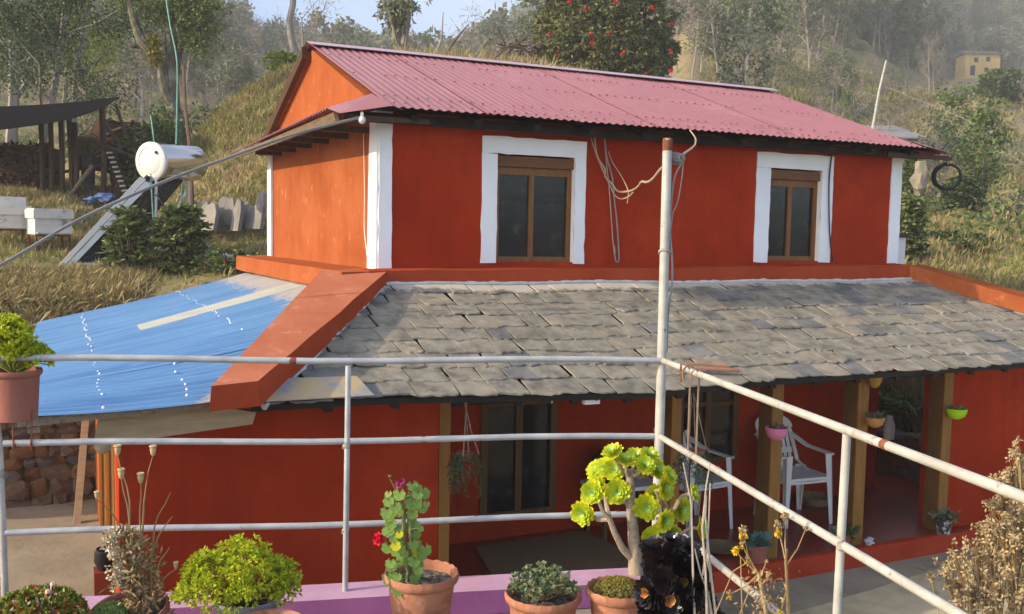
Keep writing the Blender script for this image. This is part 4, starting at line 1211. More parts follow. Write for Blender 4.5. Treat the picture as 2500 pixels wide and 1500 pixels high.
# dry opium-poppy like stalks in a tilted brown bowl
t = thing('potted_dry_plant', 'withered plant with dry seed heads in a tilted brown pot with moss', 'potted plant', (.2, 3.45, PZ))
tl = Matrix.Rotation(R(9), 4, 'Y').inverted() @ Matrix.Rotation(R(8), 4, 'X')
pot(t, (.235, 3.46, PZ), .13, .265, terra_dark, .66, False, fill=.03, tilt=tl)
c1, d1 = dome(500, (.135, 3.42, 1.205), .055, .06, .022, low=0)
poly_np('moss', rosettes(c1, d1, 7, .010, .006, cup=.8), sedum_pale, t)
def jit_line(a, b, k, j):
    a, b = Vector(a), Vector(b)
    return [a.lerp(b, i/k) + (Vector((rr.uniform(-j, j), rr.uniform(-j, j), 0)) if 0 < i < k else Vector()) for i in range(k+1)]
mb = MB(); by = 3.42; tips = []
for (x0, x1, z1) in ((.22, .165, 1.74), (.23, .275, 1.73), (.23, .235, 1.64), (.25, .33, 1.60), (.21, .175, 1.66), (.22, .10, 1.60), (.25, .335, 1.515), (.28, .345, 1.33), (.27, .325, 1.41)):
    P = jit_line((x0, by, 1.20), (x0+(x1-x0)*.35, by-.01, 1.2+(z1-1.2)*.7), 4, .008)+jit_line((x0+(x1-x0)*.5, by-.01, 1.2+(z1-1.2)*.8), (x1, by-.02, z1), 2, .004)
    mb.tube(P, [.0045-.003*i/(len(P)-1) for i in range(len(P))], 5); tips.append(P[-1])
mb.build('stalks', dry_plant, t, smooth=True)
for q in tips:
    if q.z < 1.62 and abs(q.x-.33) < .01: continue
    s = .85 if q.z < 1.62 else 1.15
    MB().lathe([(.0015, -.002), (.006*s, .004), (.009*s, .018*s), (.0075*s, .024*s), (.0115*s, .027*s), (.0095*s, .031*s), (0, .029*s)], q, 10).build('seed_head', dry_flower, t, smooth=True)
r_ = rng
n = 900
hh = r_.uniform(0, 1, n)**1.3; base = np.stack([.232+r_.normal(0, .028, n)*(1-hh*.4)-.045*hh, by+r_.normal(0, .026, n), 1.215+hh*.27], 1)
base2 = base[::3]+np.array([.06, 0, -.04]); base = np.vstack([base, base2])
d = unit(r_.normal(size=(len(base), 3))+np.array([0, 0, -.3]))
poly_np('withered_leaves', leaves(base, d, r_.uniform(.015, .038, len(base)), .010, r_), dry_plant, t)
n = 200; hh = r_.uniform(.2, 1, n); base = np.stack([.165+r_.normal(0, .012, n)-.02*hh, by-.01+r_.normal(0, .012, n), 1.22+hh*.27], 1)
poly_np('dry_spike', rosettes(base, rand_dir(n), 5, .013, .008), mat('beige_spike', [(.48, .40, .25), (.60, .52, .36)], 9, .9, island=True), t)
# pot with tiny rosette in front
t = thing('potted_echeveria', 'terracotta pot of loose soil with one tiny pale rosette, at the bottom edge', 'potted plant', (.60, 3.08, PZ))
pot(t, (.595, 3.10, PZ), .125, .265, terra, .66, False, fill=.03)
P = np.vstack([rosettes(np.array([[.583, 3.02, 1.203+.005*i]]), np.array([[0, -.25, 1.]]), 10, .030-.005*i, .016, cup=.5+.7*i) for i in range(4)])
poly_np('rosette', P, mat('silver_rosette', [(.32, .36, .24), (.46, .46, .34)], 9, .6, island=True), t)
c_ = np.stack([.595+r_.normal(0, .05, 700), 3.10+r_.normal(0, .05, 700), np.full(700, 1.198)], 1)
k_ = ((c_[:, 0]-.595)**2+(c_[:, 1]-3.1)**2) < .0095
poly_np('litter', leaves(c_[k_], unit(rand_dir(k_.sum())+np.array([0, 0, .6])), .010, .005), mat('leaf_litter', [(.10, .08, .06), (.30, .26, .20), (.42, .38, .31)], 30, .95, island=True), t)
# geranium
gx, gy = 1.19, 3.275
t = thing('potted_geranium', 'geranium with round green leaves, a red and a magenta flower in a terracotta pot', 'potted plant', (gx, gy, PZ))
pot(t, (gx, gy, PZ), .135, .30, terra, .66, True, fill=.032)
def round_leaf_mesh(m, nm='leaf'):
    mb = MB(); n = 14; vs = [(0, 0, 0)]; 
    for k in range(n):
        a = .35 + (2*math.pi-.7)*k/(n-1) + math.pi/2*0
        q = 1+.10*math.sin(k*2.2); vs.append((math.sin(a+math.pi)*q*.5, .42+math.cos(a+math.pi)*-.5*q*-1*-1, .10*(q-1)*3+.08*math.cos(k*2.2)))
    # simple fan about the petiole point
    vs = [(0, 0, -.05)]
    for k in range(n):
        a = -math.pi*.86 + 2*math.pi*.86*k/(n-1)
        q = .5*(1+.13*math.cos(k*2.9))
        vs.append((q*math.sin(a), .12+q*math.cos(a), .06*math.cos(k*2.6)))
    fs = [(0, k+1, k+2) for k in range(n-1)]
    mb.add(vs, fs); return mb.mesh(nm, m, True)
GL = [round_leaf_mesh(gera_m), round_leaf_mesh(gera_yellow)]
def place(me, par, loc, nrm, up, s, name='leaf', label=None):
    n = Vector(nrm).normalized(); y = (Vector(up) - n*Vector(up).dot(n)).normalized(); x = y.cross(n)
    o = obj_from(name, me, par)
    M_ = Matrix((x, y, n)).transposed().to_4x4() @ Matrix.Diagonal((s, s, s, 1)); M_.translation = Vector(loc)
    o.matrix_basis = M_
    if label: o['label'] = label
    return o
rg = random.Random(3)
gq = gx-.045
mb = MB(); mb.tube(jit_line((gq-.01, gy, 1.21), (gq-.03, gy-.01, 1.50), 6, .008), [.008]*7, 7)
mb.tube(jit_line((gq, gy, 1.21), (gq-.005, gy-.01, 1.53), 5, .01), [.007]*6, 7)
spots = []
for i in range(84):
    z = rg.uniform(1.215, 1.575); f = (z-1.235)/.33
    w = .068-.015*abs(f-.5)+(.02 if f > .85 else 0)
    x = gq-.02+rg.choice((-1, 1))*rg.uniform(.1, 1)*w - .012*f; y = gy-.02+rg.uniform(-.05, .05)
    spots.append((x, y, z))
for i, (x, y, z) in enumerate(spots):
    nrm = Vector(((x-gq+.02)*6+rg.uniform(-.4, .2), (y-gy)*5-1.0+rg.uniform(-.3, .3), rg.uniform(.2, 1.0)))
    yl = z < 1.44 and i % 12 == 5
    place(GL[1 if yl else 0], t, (x, y, z), nrm, (rg.uniform(-.5, .5), -.2, -1), rg.uniform(.026, .047), 'leaf', 'yellowed round leaf' if yl else None)
    if i % 2: mb.tube([(gq-.02, gy, z-.02), (x, y, z)], .0016, 4)
for (a, b) in (((gq-.05, gy-.02, 1.53), (gq-.085, gy-.02, 1.612)), ((gq-.03, gy-.02, 1.52), (gq-.045, gy-.02, 1.585)), ((gq+.0, gy-.02, 1.55), (gq+.008, gy-.02, 1.582)), ((gq-.06, gy-.02, 1.425), (gq-.115, gy-.03, 1.40))):
    mb.tube([a, Vector(a).lerp(Vector(b), .5)+Vector((0, 0, .006)), b], .002, 5)
mb.build('stem', stem_green, t, smooth=True)
def flower(par, c, r, m, n=26, L=.014, W=.012, dirn=None):
    c = np.array(c); d = rand_dir(n)
    if dirn is not None: d = unit(d+np.array(dirn))
    P = np.concatenate([rosettes(c+d*r*.5, d, 4, L, W, cup=.8)])
    return poly_np('flower', P, m, par)
flower(t, (gq-.047, gy-.02, 1.592), .024, petal_magenta, 22, .013, .007)
flower(t, (gq-.128, gy-.03, 1.402), .018, petal_red, 16, .018, .016)
for q in ((gq-.088, gy-.02, 1.618), (gq+.012, gy-.02, 1.588), (gq-.108, gy-.03, 1.388)):
    poly_np('bud', rosettes(np.array([q]), np.array([[0, 0, 1.]]), 12, .012, .005, cup=2.0), sedum_pale, t)
# low jade pot
t = thing('potted_jade', 'small grey green fleshy plant in a terracotta pot right of the geranium', 'potted plant', (1.55, 2.99, PZ))
pot(t, (1.545, 2.985, PZ), .135, .275, terra, .66, True)
c1 = np.stack([1.545+r_.uniform(-.105, .105, 150), 2.985+r_.uniform(-.09, .09, 150), 1.225+r_.uniform(0, .05, 150)**1.0], 1)
c1[:, 2] += .05*np.exp(-((c1[:, 0]-1.56)/.045)**2)*r_.uniform(0, 1, 150)
poly_np('leaves', rosettes(c1, unit(r_.normal(size=(150, 3))*.5+np.array([0, -.1, 1])), 9, .019, .013, cup=1.0), jade_m, t)
stems_to(t, (1.545, 2.985, 1.19), [Vector(q) for q in c1[::3]], .003, .002, dry_plant)
poly_np('dry_litter', leaves(c1[:60]+np.array([0, 0, -.02]), rand_dir(60), .02, .01), dry_plant, t)

# tree aeonium
ax, ay = 1.835, 2.86
t = thing('potted_tree_aeonium', 'tree-like aeonium with many lime green rosettes on grey branches, mossy terracotta pot', 'potted plant', (ax, ay, PZ))
pot(t, (ax-.035, ay+.03, PZ), .115, .29, terra, .62, True)
c1, d1 = dome(900, (ax-.035, ay+.03, 1.215), .090, .090, .055, low=0, jit=.05)
poly_np('moss', rosettes(c1, d1, 5, .008, .005, cup=.9), moss_m, t)
def SP(u, v, D):   # foreground points measured in the photograph, at their own distance
    f = 2359.24
    return Vector((0, 0, 2.5)) + (F_ + R_*((u-1250)/f) + U_*((750-v)/f))*D
def aeon_mesh(m0, m1, m2, rings=((12, .44, .20, .12), (12, .41, .195, .32), (11, .35, .175, .55), (10, .28, .15, .80), (8, .20, .11, 1.2), (6, .12, .07, 2.0)), sd=0):
    r = random.Random(sd); mb = MB()
    for i, (n, L, W, cup) in enumerate(rings):
        mb.cur = 2 if i >= 4 else 1 if i >= 1 else 0
        for k in range(n):
            a = 2*math.pi*(k+.5*(i % 2))/n + r.uniform(-.1, .1); s = r.uniform(.88, 1.08)
            e = math.atan(cup)+r.uniform(-.1, .1)
            d = Vector((math.cos(a)*math.cos(e), math.sin(a)*math.cos(e), math.sin(e))); w = Vector((-math.sin(a), math.cos(a), 0)); up = Vector((0, 0, 1))
            b = Vector((0, 0, .02+i*.012)); L_ = L*s
            curl = up*L_*.10
            p = [b, b+d*L_*.45+w*W*.30, b+d*L_*.80+w*W*.5+curl*.6, b+d*L_*.97+w*W*.28+curl, b+d*L_*1.04+curl*1.0, b+d*L_*.97-w*W*.28+curl, b+d*L_*.80-w*W*.5+curl*.6, b+d*L_*.45-w*W*.30, b+d*L_*.75+curl*.1]
            mb.add(p, [(0, 1, 8), (1, 2, 8), (2, 3, 8), (3, 4, 8), (4, 5, 8), (5, 6, 8), (6, 7, 8), (7, 0, 8)])
    return mb.mesh('rosette', [m0, m1, m2])
AE = [aeon_mesh(aeon_tip, aeon_m, aeon_core, sd=i) for i in range(4)]
spec = [  # u, v, size(px), facing (x right, y up, z to camera)
 (1425, 1252, 52, -.5, .0, 1), (1448, 1202, 52, -.4, .1, 1), (1458, 1150, 46, -.8, .5, .6), (1478, 1143, 44, -.6, .4, .8), (1497, 1108, 46, -.4, .9, .5),
 (1500, 1148, 50, -.2, .3, 1), (1507, 1200, 56, -.1, .1, 1), (1530, 1128, 46, .0, 1, .5), (1552, 1118, 46, .1, 1, .6), (1585, 1115, 44, .3, 1, .6), (1572, 1140, 46, .3, .7, .8),
 (1600, 1150, 52, .6, .6, .8), (1578, 1238, 56, .0, .1, 1), (1618, 1195, 52, .8, .3, .7), (1598, 1210, 48, .3, .2, 1), (1658, 1245, 56, .6, .1, .8), (1688, 1205, 44, 1, .3, .4),
 (1596, 1312, 58, -.1, -.1, 1), (1706, 1290, 50, 1, .1, .5), (1620, 1270, 46, .4, .0, .6), (1636, 1300, 44, .2, -.2, .7), (1462, 1180, 40, -.6, .2, .7), (1630, 1165, 44, .7, .6, .5)]
br = MB()
D0 = 3.45
trunk = [SP(1552, 1402, D0), SP(1550, 1350, D0), SP(1545, 1290, D0), SP(1540, 1230, D0), SP(1538, 1180, D0), SP(1535, 1150, D0)]
br.tube(trunk, [.029, .023, .020, .019, .016, .011], 10)
lb = [SP(1545, 1365, D0), SP(1520, 1340, D0-.02), SP(1500, 1300, D0-.04), SP(1488, 1268, D0-.05)]
br.tube(lb, [.015, .013, .0115, .010], 8)
rb_ = [SP(1555, 1355, D0), SP(1580, 1325, D0+.02), SP(1605, 1285, D0+.03), SP(1630, 1248, D0+.03)]
br.tube(rb_, [.014, .0125, .011, .009], 8)
rr = random.Random(8)
for i, (u, v, s, fx, fy, fz) in enumerate(spec):
    D = D0 + {0: .02, 1: -.07, 2: .05}[i % 3] + (-.03 if fz >= 1 else .02)
    p = SP(u, v, D); n = (R_*fx + U_*fy - F_*fz).normalized()
    if u < 1470: src = lb[-1] if v > 1140 else trunk[3]
    elif u > 1615 and v < 1285: src = rb_[-1]
    elif u > 1580 and v > 1255: src = rb_[1]
    elif v < 1160: src = trunk[-1]
    else: src = trunk[3]
    q = p-n*.03
    mid = src.lerp(q, .5)-Vector((0, 0, .018))
    br.tube([src, mid, q, p-n*.004], [.009, .0075, .0065, .0065], 6)
    o = place(AE[i % 4], t, p, n, U_ if abs(fy) < .8 else R_, s/2359*D*1.36, 'rosette')
br.build('branches', mat('ringed_grey_stem', [(.20, .16, .12), (.36, .28, .19), (.16, .13, .11)], 40, .9, .004, 60), t, smooth=True)
# black aeonium
t = thing('potted_black_aeonium', 'near black aeonium with glossy dark rosettes in a terracotta pot, beside the lime aeonium', 'potted plant', (1.80, 2.62, PZ))
pot(t, (1.795, 2.60, PZ), .115, .22, terra, .66, True)
AB = [aeon_mesh(aeon_black, aeon_black, aeon_black, sd=10), aeon_mesh(aeon_black, aeon_black, aeon_heart, sd=11)]
bs = [(1600, 1345, 60, -.3, .7, .6), (1640, 1330, 60, 0, 1, .3), (1675, 1345, 60, .4, .8, .5), (1605, 1395, 62, -.5, .3, .9), (1650, 1375, 64, .1, .6, .8), (1695, 1385, 62, .6, .4, .8),
      (1585, 1445, 64, -.7, .1, .8), (1633, 1460, 74, 0, 0, 1), (1665, 1418, 62, .1, .1, 1), (1700, 1440, 64, .6, .0, .8), (1680, 1485, 64, .3, -.2, 1), (1590, 1490, 60, -.5, -.2, .9), (1625, 1420, 56, -.2, .3, 1), (1720, 1475, 56, .8, -.1, .7), (1640, 1505, 60, 0, -.3, 1), (1620, 1360, 55, -.2, .6, .9), (1715, 1410, 54, .9, .3, .5)]
br = MB()
for i, (u, v, s, fx, fy, fz) in enumerate(bs):
    D = 3.02+.05*(i % 3)-(.05 if fz >= 1 else 0)
    p = SP(u, v, D); n = (R_*fx+U_*fy-F_*fz).normalized()
    place(AB[1 if i in (6, 7, 8) else 0], t, p, n, R_, s/2359*D*1.45, 'rosette')
    br.tube([Vector((1.795, 2.60, 1.15)), Vector((1.795, 2.62, 1.2)).lerp(p, .5), p-n*.01], [.008, .006, .006], 5)
br.build('branches', bark_brown, t, smooth=True)
# bare sticks
t = thing('dry_stalks', 'tall bare grey stalks standing between the black aeonium and the yellow dried flowers', 'dry stalks', (1.9, 2.6, PZ))
for j, pl in enumerate((((1735, 1130), (1722, 1190), (1716, 1290), (1722, 1400), (1728, 1515)), ((1726, 1210), (1720, 1260), (1735, 1380), (1748, 1515)), ((1668, 1130), (1688, 1230), (1692, 1400), (1698, 1515)),
            ((1695, 1340), (1712, 1400), (1730, 1450), (1742, 1515)), ((1735, 1180), (1728, 1330), (1710, 1430), (1712, 1515)), ((1718, 1330), (1735, 1400), (1726, 1515)))):
    P = [SP(u+rr.uniform(-2, 2), v, 2.98+.01*j) for u, v in pl]
    MB().tube(P, [.0022+.0022*i/(len(P)-1) for i in range(len(P))], 5).build('stalk', mat('pale_stalk_%d' % j, [(.30, .25, .20), (.44, .38, .31)], 30, .9), t, smooth=True)
# dried yellow flowers
t = thing('potted_dried_flowers', 'dried plant with withered yellow daisy heads in front of the lowest rail', 'potted plant', (2.02, 2.5, PZ))
pot(t, (2.02, 2.46, PZ), .11, .20, terra, .66, False)
Dk = 2.9
mb = MB()
def sp_line(pl, r0, r1, D=Dk, n=5):
    P = [SP(u, v, D) for u, v in pl]
    mb.tube(P, [r0+(r1-r0)*i/(len(P)-1) for i in range(len(P))], n)
sp_line([(1875, 1530), (1868, 1480), (1858, 1430), (1852, 1400)], .007, .006)
sp_line([(1925, 1530), (1923, 1470), (1922, 1430), (1918, 1370), (1920, 1340)], .006, .004)
heads = [(1815, 1300, 1, 15), (1900, 1290, 1, 17), (1918, 1262, 0, 14), (1968, 1290, 0, 9), (1826, 1367, 1, 11), (1780, 1452, 1, 10), (1812, 1330, 1, 9), (1795, 1345, 2, 12), (1905, 1500, 2, 12), (1872, 1370, 0, 6)]
for (u, v, k, s) in heads:
    root = (1852, 1402) if u < 1880 else (1920, 1380)
    sp_line([root, ((root[0]+u)/2+rr.uniform(-8, 8), (root[1]+v)/2+6), (u, v)], .0026, .0018)
for (u, v, w, x) in ((1790, 1395, 1740, 1515), (1835, 1430, 1800, 1515), (1790, 1395, 1830, 1370), (1808, 1360, 1812, 1515)): sp_line([(u, v), ((u+w)/2, (v+x)/2), (w, x)], .0018, .0018)
mb.build('stalks', dry_plant, t, smooth=True)
for (u, v, k, s) in heads:
    c = np.array(SP(u, v, Dk)); r0 = s/2359*Dk
    if k == 0: P = rosettes(c+rand_dir(30)*r0*.5, rand_dir(30), 4, r0*.5, r0*.3); poly_np('flower_head', P, dry_flower, t)
    elif k == 2: P = rosettes(c+rand_dir(8)*r0*.2, rand_dir(8), 5, r0*1.0, r0*.5); poly_np('flower', P, yellow_fresh, t)
    else:
        up = np.array([0, 0, 1.]); a = rosettes(c+rand_dir(26)*r0*.5+up*r0*.4, rand_dir(26), 4, r0*.5, r0*.3); b = leaves(c+rand_dir(30)*r0*.5-up*r0*.3, unit(rand_dir(30)*.5-up), r0*.8, r0*.4)
        poly_np('flower_head', np.vstack([a, b]), [dry_flower, yellow_dry], t, mi=[0]*len(a)+[1]*len(b))
n = 300; u_ = rng.normal(1868, 28, n); v_ = rng.uniform(1390, 1530, n); P = np.array([SP(a, b, Dk+rng.normal()*.05) for a, b in zip(u_, v_)])
poly_np('withered_leaves', leaves(P, unit(rng.normal(size=(n, 3))-np.array([0, 0, .5])), rng.uniform(.01, .028, n), .006), dry_plant, t)
# dried bush outside the railing, lower right
t = thing('dried_bush', 'tall dried bush of beige flower heads outside the railing at the right edge', 'dried bush', (2.95, 2.15, -.15))
mb = MB(); hd = []
rb = random.Random(21)
root = Vector((2.95, 2.0, -.15))
outl = [(2490, 1110, 14), (2470, 1150, 22), (2440, 1185, 14), (2490, 1190, 20), (2450, 1225, 16), (2425, 1235, 8), (2480, 1260, 22), (2445, 1275, 22), (2410, 1300, 26), (2470, 1320, 26), (2380, 1340, 26), (2430, 1350, 30), (2345, 1375, 26), (2480, 1390, 30), (2400, 1400, 32), (2335, 1420, 26), (2440, 1430, 30), (2370, 1450, 30), (2490, 1460, 30), (2310, 1395, 16), (2420, 1490, 32), (2350, 1490, 24), (2272, 1405, 6), (2500, 1230, 20), (2500, 1330, 26), (2520, 1180, 30), (2530, 1300, 40), (2540, 1420, 40)]
for (u, v, s) in outl:
    D = 3.25+rb.uniform(-.12, .12); c = SP(u, v, D)
    b = root.lerp(c, .45)+Vector((rb.uniform(-.05, .05), rb.uniform(-.05, .05), .05))
    mb.tube([root, b, c], [.006, .004, .002], 5)
    n = int(5+s*.75)
    for k in range(n):
        q = c+Vector((rb.gauss(0, 1), rb.gauss(0, 1), rb.gauss(0, 1)))*s/2359*D*.75
        mb.tube([c.lerp(b, .15), c.lerp(q, .5)+Vector((0, 0, .005)), q], [.0016, .0014, .001], 3, False); hd.append(q)
mb.build('twigs', dry_plant, t)
hd = np.array(hd)
K = 11
C_ = np.repeat(hd, K, 0); d = rand_dir(len(C_))
poly_np('flower_heads', leaves(C_+d*.003, d, rng.uniform(.009, .018, len(C_)), .008), dry_flower, t)

# ------------------------------------------------------------------ hanging metal straps on the right rail
t = thing('hanging_straps', 'two brown straps hooked over the upper right rail and hanging down', 'strap', (2.27, 3.2, 1.96))
for x, y, dz in ((2.262, 3.17, 0), (2.245, 3.09, .01)):
    P = [(x-.014, y, 1.93), (x-.016, y, 1.965), (x+.004, y, 1.984), (x+.022, y, 1.96), (x+.02, y, 1.85), (x+.022, y+.002, 1.70), (x+.020, y, 1.60)]
    MB().tube(P, .0042, 5).build('strap', mat('strap_brown_%d' % int(y*100), [(.20, .12, .075), (.30, .19, .12)], 20, .8), t, smooth=True)
MB().tube([(2.262, 3.21, 1.955), (2.262, 3.208, 1.984), (2.262, 3.20, 1.93), (2.26, 3.205, 1.91)], .0036, 5).build('wire_twist', rust, t, smooth=True)

# ------------------------------------------------------------------ veranda
def chair_proto():
    t = thing('plastic_chair', '', 'chair')
    sw, sd, sh = .24, .22, .42
    mb = MB(); N = 8; g = []; g2 = []
    for i in range(N+1):
        for j in range(N+1):
            x = -sw+2*sw*i/N; y = -sd+2*sd*j/N
            k = 1-.10*(abs(x)/sw)**3
            z = sh-.014*math.cos(x/sw*1.4)*math.cos(y/sd*1.2)-(.018*max(0, -y/sd-.7)*3)
            g.append((x, y*k, z)); g2.append((x, y*k, z-.008))
    f = [(i*(N+1)+j, (i+1)*(N+1)+j, (i+1)*(N+1)+j+1, i*(N+1)+j+1) for i in range(N) for j in range(N)]
    mb.add(g, f); mb.add(g2, [q[::-1] for q in f])
    mb.build('seat', white_plastic, t, smooth=True)
    mb = MB()   # apron
    for a, b in (((-sw, -sd*.93), (sw, -sd*.93)), ((-sw*.98, -sd*.9), (-sw*.98, sd*.9)), ((sw*.98, -sd*.9), (sw*.98, sd*.9)), ((-sw, sd*.93), (sw, sd*.93))):
        d = Vector((b[0]-a[0], b[1]-a[1], 0)).normalized(); nn = Vector((-d.y, d.x, 0))*.004
        mb.hexa([(a[0]-nn.x, a[1]-nn.y, sh-.05), (b[0]-nn.x, b[1]-nn.y, sh-.05), (b[0]+nn.x, b[1]+nn.y, sh-.05), (a[0]+nn.x, a[1]+nn.y, sh-.05)],
                [(a[0]-nn.x, a[1]-nn.y, sh), (b[0]-nn.x, b[1]-nn.y, sh), (b[0]+nn.x, b[1]+nn.y, sh), (a[0]+nn.x, a[1]+nn.y, sh)])
    mb.build('seat_rim', white_plastic, t)
    for sx in (-1, 1):
        for sy in (-1, 1):
            mb = MB(); tx, ty = sx*(sw-.005), sy*(sd-.02)
            bx, by = sx*(sw+.015), sy*(sd+.01)
            h1 = .62 if sy < 0 else .44
            wt, wb = (.062, .036) if sy < 0 else (.07, .032)
            # L shaped channel leg
            for (dx, dy, ex, ey) in ((wt, .007, wb, .006), (.007, wt*.8, .006, wb*.8)):
                mb.hexa([(bx, by, 0), (bx-sx*ex, by, 0), (bx-sx*ex, by-sy*ey, 0), (bx, by-sy*ey, 0)], [(tx+sx*.004, ty, h1), (tx-sx*dx, ty, h1), (tx-sx*dx, ty-sy*dy, h1), (tx+sx*.004, ty-sy*dy, h1)])
            mb.build('leg', white_plastic, t)
    # back: slats with an arched top and side stiles, leaning back
    def bp(x, h): return Vector((x, sd*.9+.16*(h/.46)**1.3+.03*(1-(x/.2)**2)*1, sh+h))
    mb = MB(); K = 7
    for k in range(K):
        x = -.13+.26*k/(K-1); w = .0135
        for (h0, h1) in ((.0, .13), (.165, .36)):
            P = [bp(x-w, h0), bp(x+w, h0), bp(x+w, (h0+h1)/2), bp(x+w, h1), bp(x-w, h1), bp(x-w, (h0+h1)/2)]
            Q = [p+Vector((0, .008, 0)) for p in P]
            mb.add(P+Q, [(0, 1, 2, 5), (5, 2, 3, 4), (6, 11, 8, 7), (11, 10, 9, 8), (0, 5, 11, 6), (5, 4, 10, 11), (1, 7, 8, 2), (2, 8, 9, 3)])
    for h0, h1 in ((.12, .17),):
        for i in range(8):
            xa, xb = -.155+.31*i/8, -.155+.31*(i+1)/8
            P = [bp(xa, h0), bp(xb, h0), bp(xb, h1), bp(xa, h1)]; Q = [p+Vector((0, .008, 0)) for p in P]
            mb.add(P+Q, [(0, 1, 2, 3), (7, 6, 5, 4), (0, 4, 5, 1), (3, 2, 6, 7)])
    top = []
    for i in range(13):
        a = math.pi*i/12; x = -.19*math.cos(a); hi = .33+.05*math.sin(a); ho = .345+.115*math.sin(a)**.8
        top.append((bp(x*.86, hi), bp(x*1.05, ho)))
    vs = []; fs = []
    for a, b in top: vs += [a, b, a+Vector((0, .012, 0)), b+Vector((0, .012, 0))]
    for i in range(12):
        q = i*4; fs += [(q, q+4, q+5, q+1), (q+2, q+3, q+7, q+6), (q+1, q+5, q+7, q+3), (q, q+2, q+6, q+4)]
    mb.add(vs, fs)
    for sx in (-1, 1):
        P = []
        for h in np.linspace(-.02, .36, 6):
            w = .032; x = sx*(.165+.03*(1-h/.36)); p = bp(x, h); P.append((p+Vector((-w/2, 0, 0)), p+Vector((w/2, -.006, 0))))
        vs = []; fs = []
        for a, b in P: vs += [a, b, a+Vector((0, .012, 0)), b+Vector((0, .012, 0))]
        for i in range(5):
            q = i*4; fs += [(q, q+1, q+5, q+4), (q+2, q+6, q+7, q+3), (q+1, q+3, q+7, q+5), (q, q+4, q+6, q+2)]
        mb.add(vs, fs)
    mb.build('backrest', white_plastic, t)
    for sx in (-1, 1):
        mb = MB(); P = []
        for i in range(13):
            s = i/12
            # from high on the back, sweeping down and forward to the front leg
            y = sd*.9+.13-(sd*1.9+.10)*s; h = .30-.09*sm(s, .0, .45)-.01*s; x = sx*(.175+.075*sm(s, 0, .5))
            P.append(Vector((x, y, sh+h)))
        vs = []; fs = []
        for p in P: vs += [p+Vector((-.022, 0, 0)), p+Vector((.022, 0, 0)), p+Vector((.026, 0, -.018)), p+Vector((-.026, 0, -.018))]
        for i in range(12):
            q = i*4; fs += [(q, q+1, q+5, q+4), (q+3, q+7, q+6, q+2), (q+1, q+2, q+6, q+5), (q, q+4, q+7, q+3)]
        fs += [(0, 3, 2, 1), (48, 49, 50, 51)]
        mb.add(vs, fs); mb.build('armrest', white_plastic, t, smooth=True)
    return t
ch = chair_proto()
c2_ = copy_tree(ch)
ch.location = (4.93, 6.74, .0); ch.rotation_euler = (0, 0, R(6)); ch['label'] = 'white plastic armchair behind the corner post, left of the gold veranda post'
c2_.location = (5.89, 6.58, .0); c2_.rotation_euler = (0, 0, R(-4)); c2_['label'] = 'white plastic armchair behind the pink wall pot, between two gold posts'
for o in (ch, c2_): o['group'] = 'white plastic chairs on the veranda'

def half_pot(name, label, c, r, h, m, plantm, npl=30, L=.05, str_m=None):
    t = thing(name, label, 'hanging pot', c)
    mb = MB(); mb.lathe([(r*.35, 0), (r*.75, h*.25), (r*.95, h*.65), (r, h), (r*.94, h), (r*.85, h*.8), (0, h*.75)], c, 20)
    mb.build('pot', m, t, smooth=True)
    cc = np.array(c)+np.array([0, 0, h]); b = cc+rng.normal(size=(npl, 3))*np.array([r*.5, r*.5, .005])
    poly_np('plant', leaves(np.repeat(b, 4, 0), unit(rng.normal(size=(npl*4, 3))+np.array([0, 0, .6])), L*rng.uniform(.4, 1, npl*4), .012), plantm, t)
    return t
half_pot('wall_pot', 'pink plastic half pot hanging on a gold post before the right chair', (4.95, 5.74, .955), .088, .10, pink_pl, trail_m, 14, .04)
half_pot('wall_pot', 'orange plastic pot hanging on the post left of the doorway', (5.955, 5.74, .985), .078, .085, orange_pl, leaf_grey, 22, .06)
half_pot('wall_pot', 'lime green plastic pot hanging on the rightmost post', (6.87, 5.73, .995), .088, .09, lime_pl, leaf_grey, 26, .05)
half_pot('wicker_pot', 'yellow wicker basket hanging under the eave left of the doorway', (5.935, 5.74, 1.31), .062, .13, wicker, dry_leaf_m, 8, .03)
# strings with trailing plants
def trailing(name, label, c, r, strings, length, m=trail_m, potm=terra_dark):
    t = thing(name, label, 'hanging plant', c)
    mb = MB(); mb.lathe([(r*.5, 0), (r*.9, r*.8), (r, r*1.0), (r*.8, r*.9), (0, r*.8)], c, 14); mb.build('pot', potm, t, smooth=True)
    for (a, b) in strings: MB().tube([a, b], .004, 5).build('cord', rope_m, t)
    C_ = []; D_ = []
    sm_ = MB()
    for k in range(22):
        a = rr.uniform(0, 6.28); p = Vector(c)+Vector((math.cos(a)*r, math.sin(a)*r, r))
        l = length*rr.uniform(.3, 1); P = [p]
        for i in range(8):
            p = p+Vector((math.cos(a)*.012*(1-i/6)+rr.uniform(-.006, .006), math.sin(a)*.008, -l/8)); P.append(p)
            for j in range(6): C_.append(p+Vector((rr.uniform(-.01, .01), rr.uniform(-.01, .01), rr.uniform(-l/16, l/16)))); D_.append((rr.uniform(-1, 1), rr.uniform(-1, 1), rr.uniform(-.6, .4)))
        sm_.tube(P, .0015, 3, False)
    sm_.build('tendrils', stem_green, t)
    poly_np('leaves', leaves(np.array(C_), unit(np.array(D_)), rng.uniform(.012, .028, len(C_)), .010), m, t)
    return t
trailing('hanging_plant', 'trailing plant hung on cords from the eave beside the left gold post', (2.30, 5.55, 1.06), .055,
         [((2.285, 5.50, 1.48), (2.262, 5.50, 1.08)), ((2.30, 5.50, 1.30), (2.38, 5.52, 1.10)), ((2.275, 5.50, 1.45), (2.31, 5.52, 1.10)), ((2.25, 5.5, 1.5), (2.31, 5.5, 1.29))], .27)
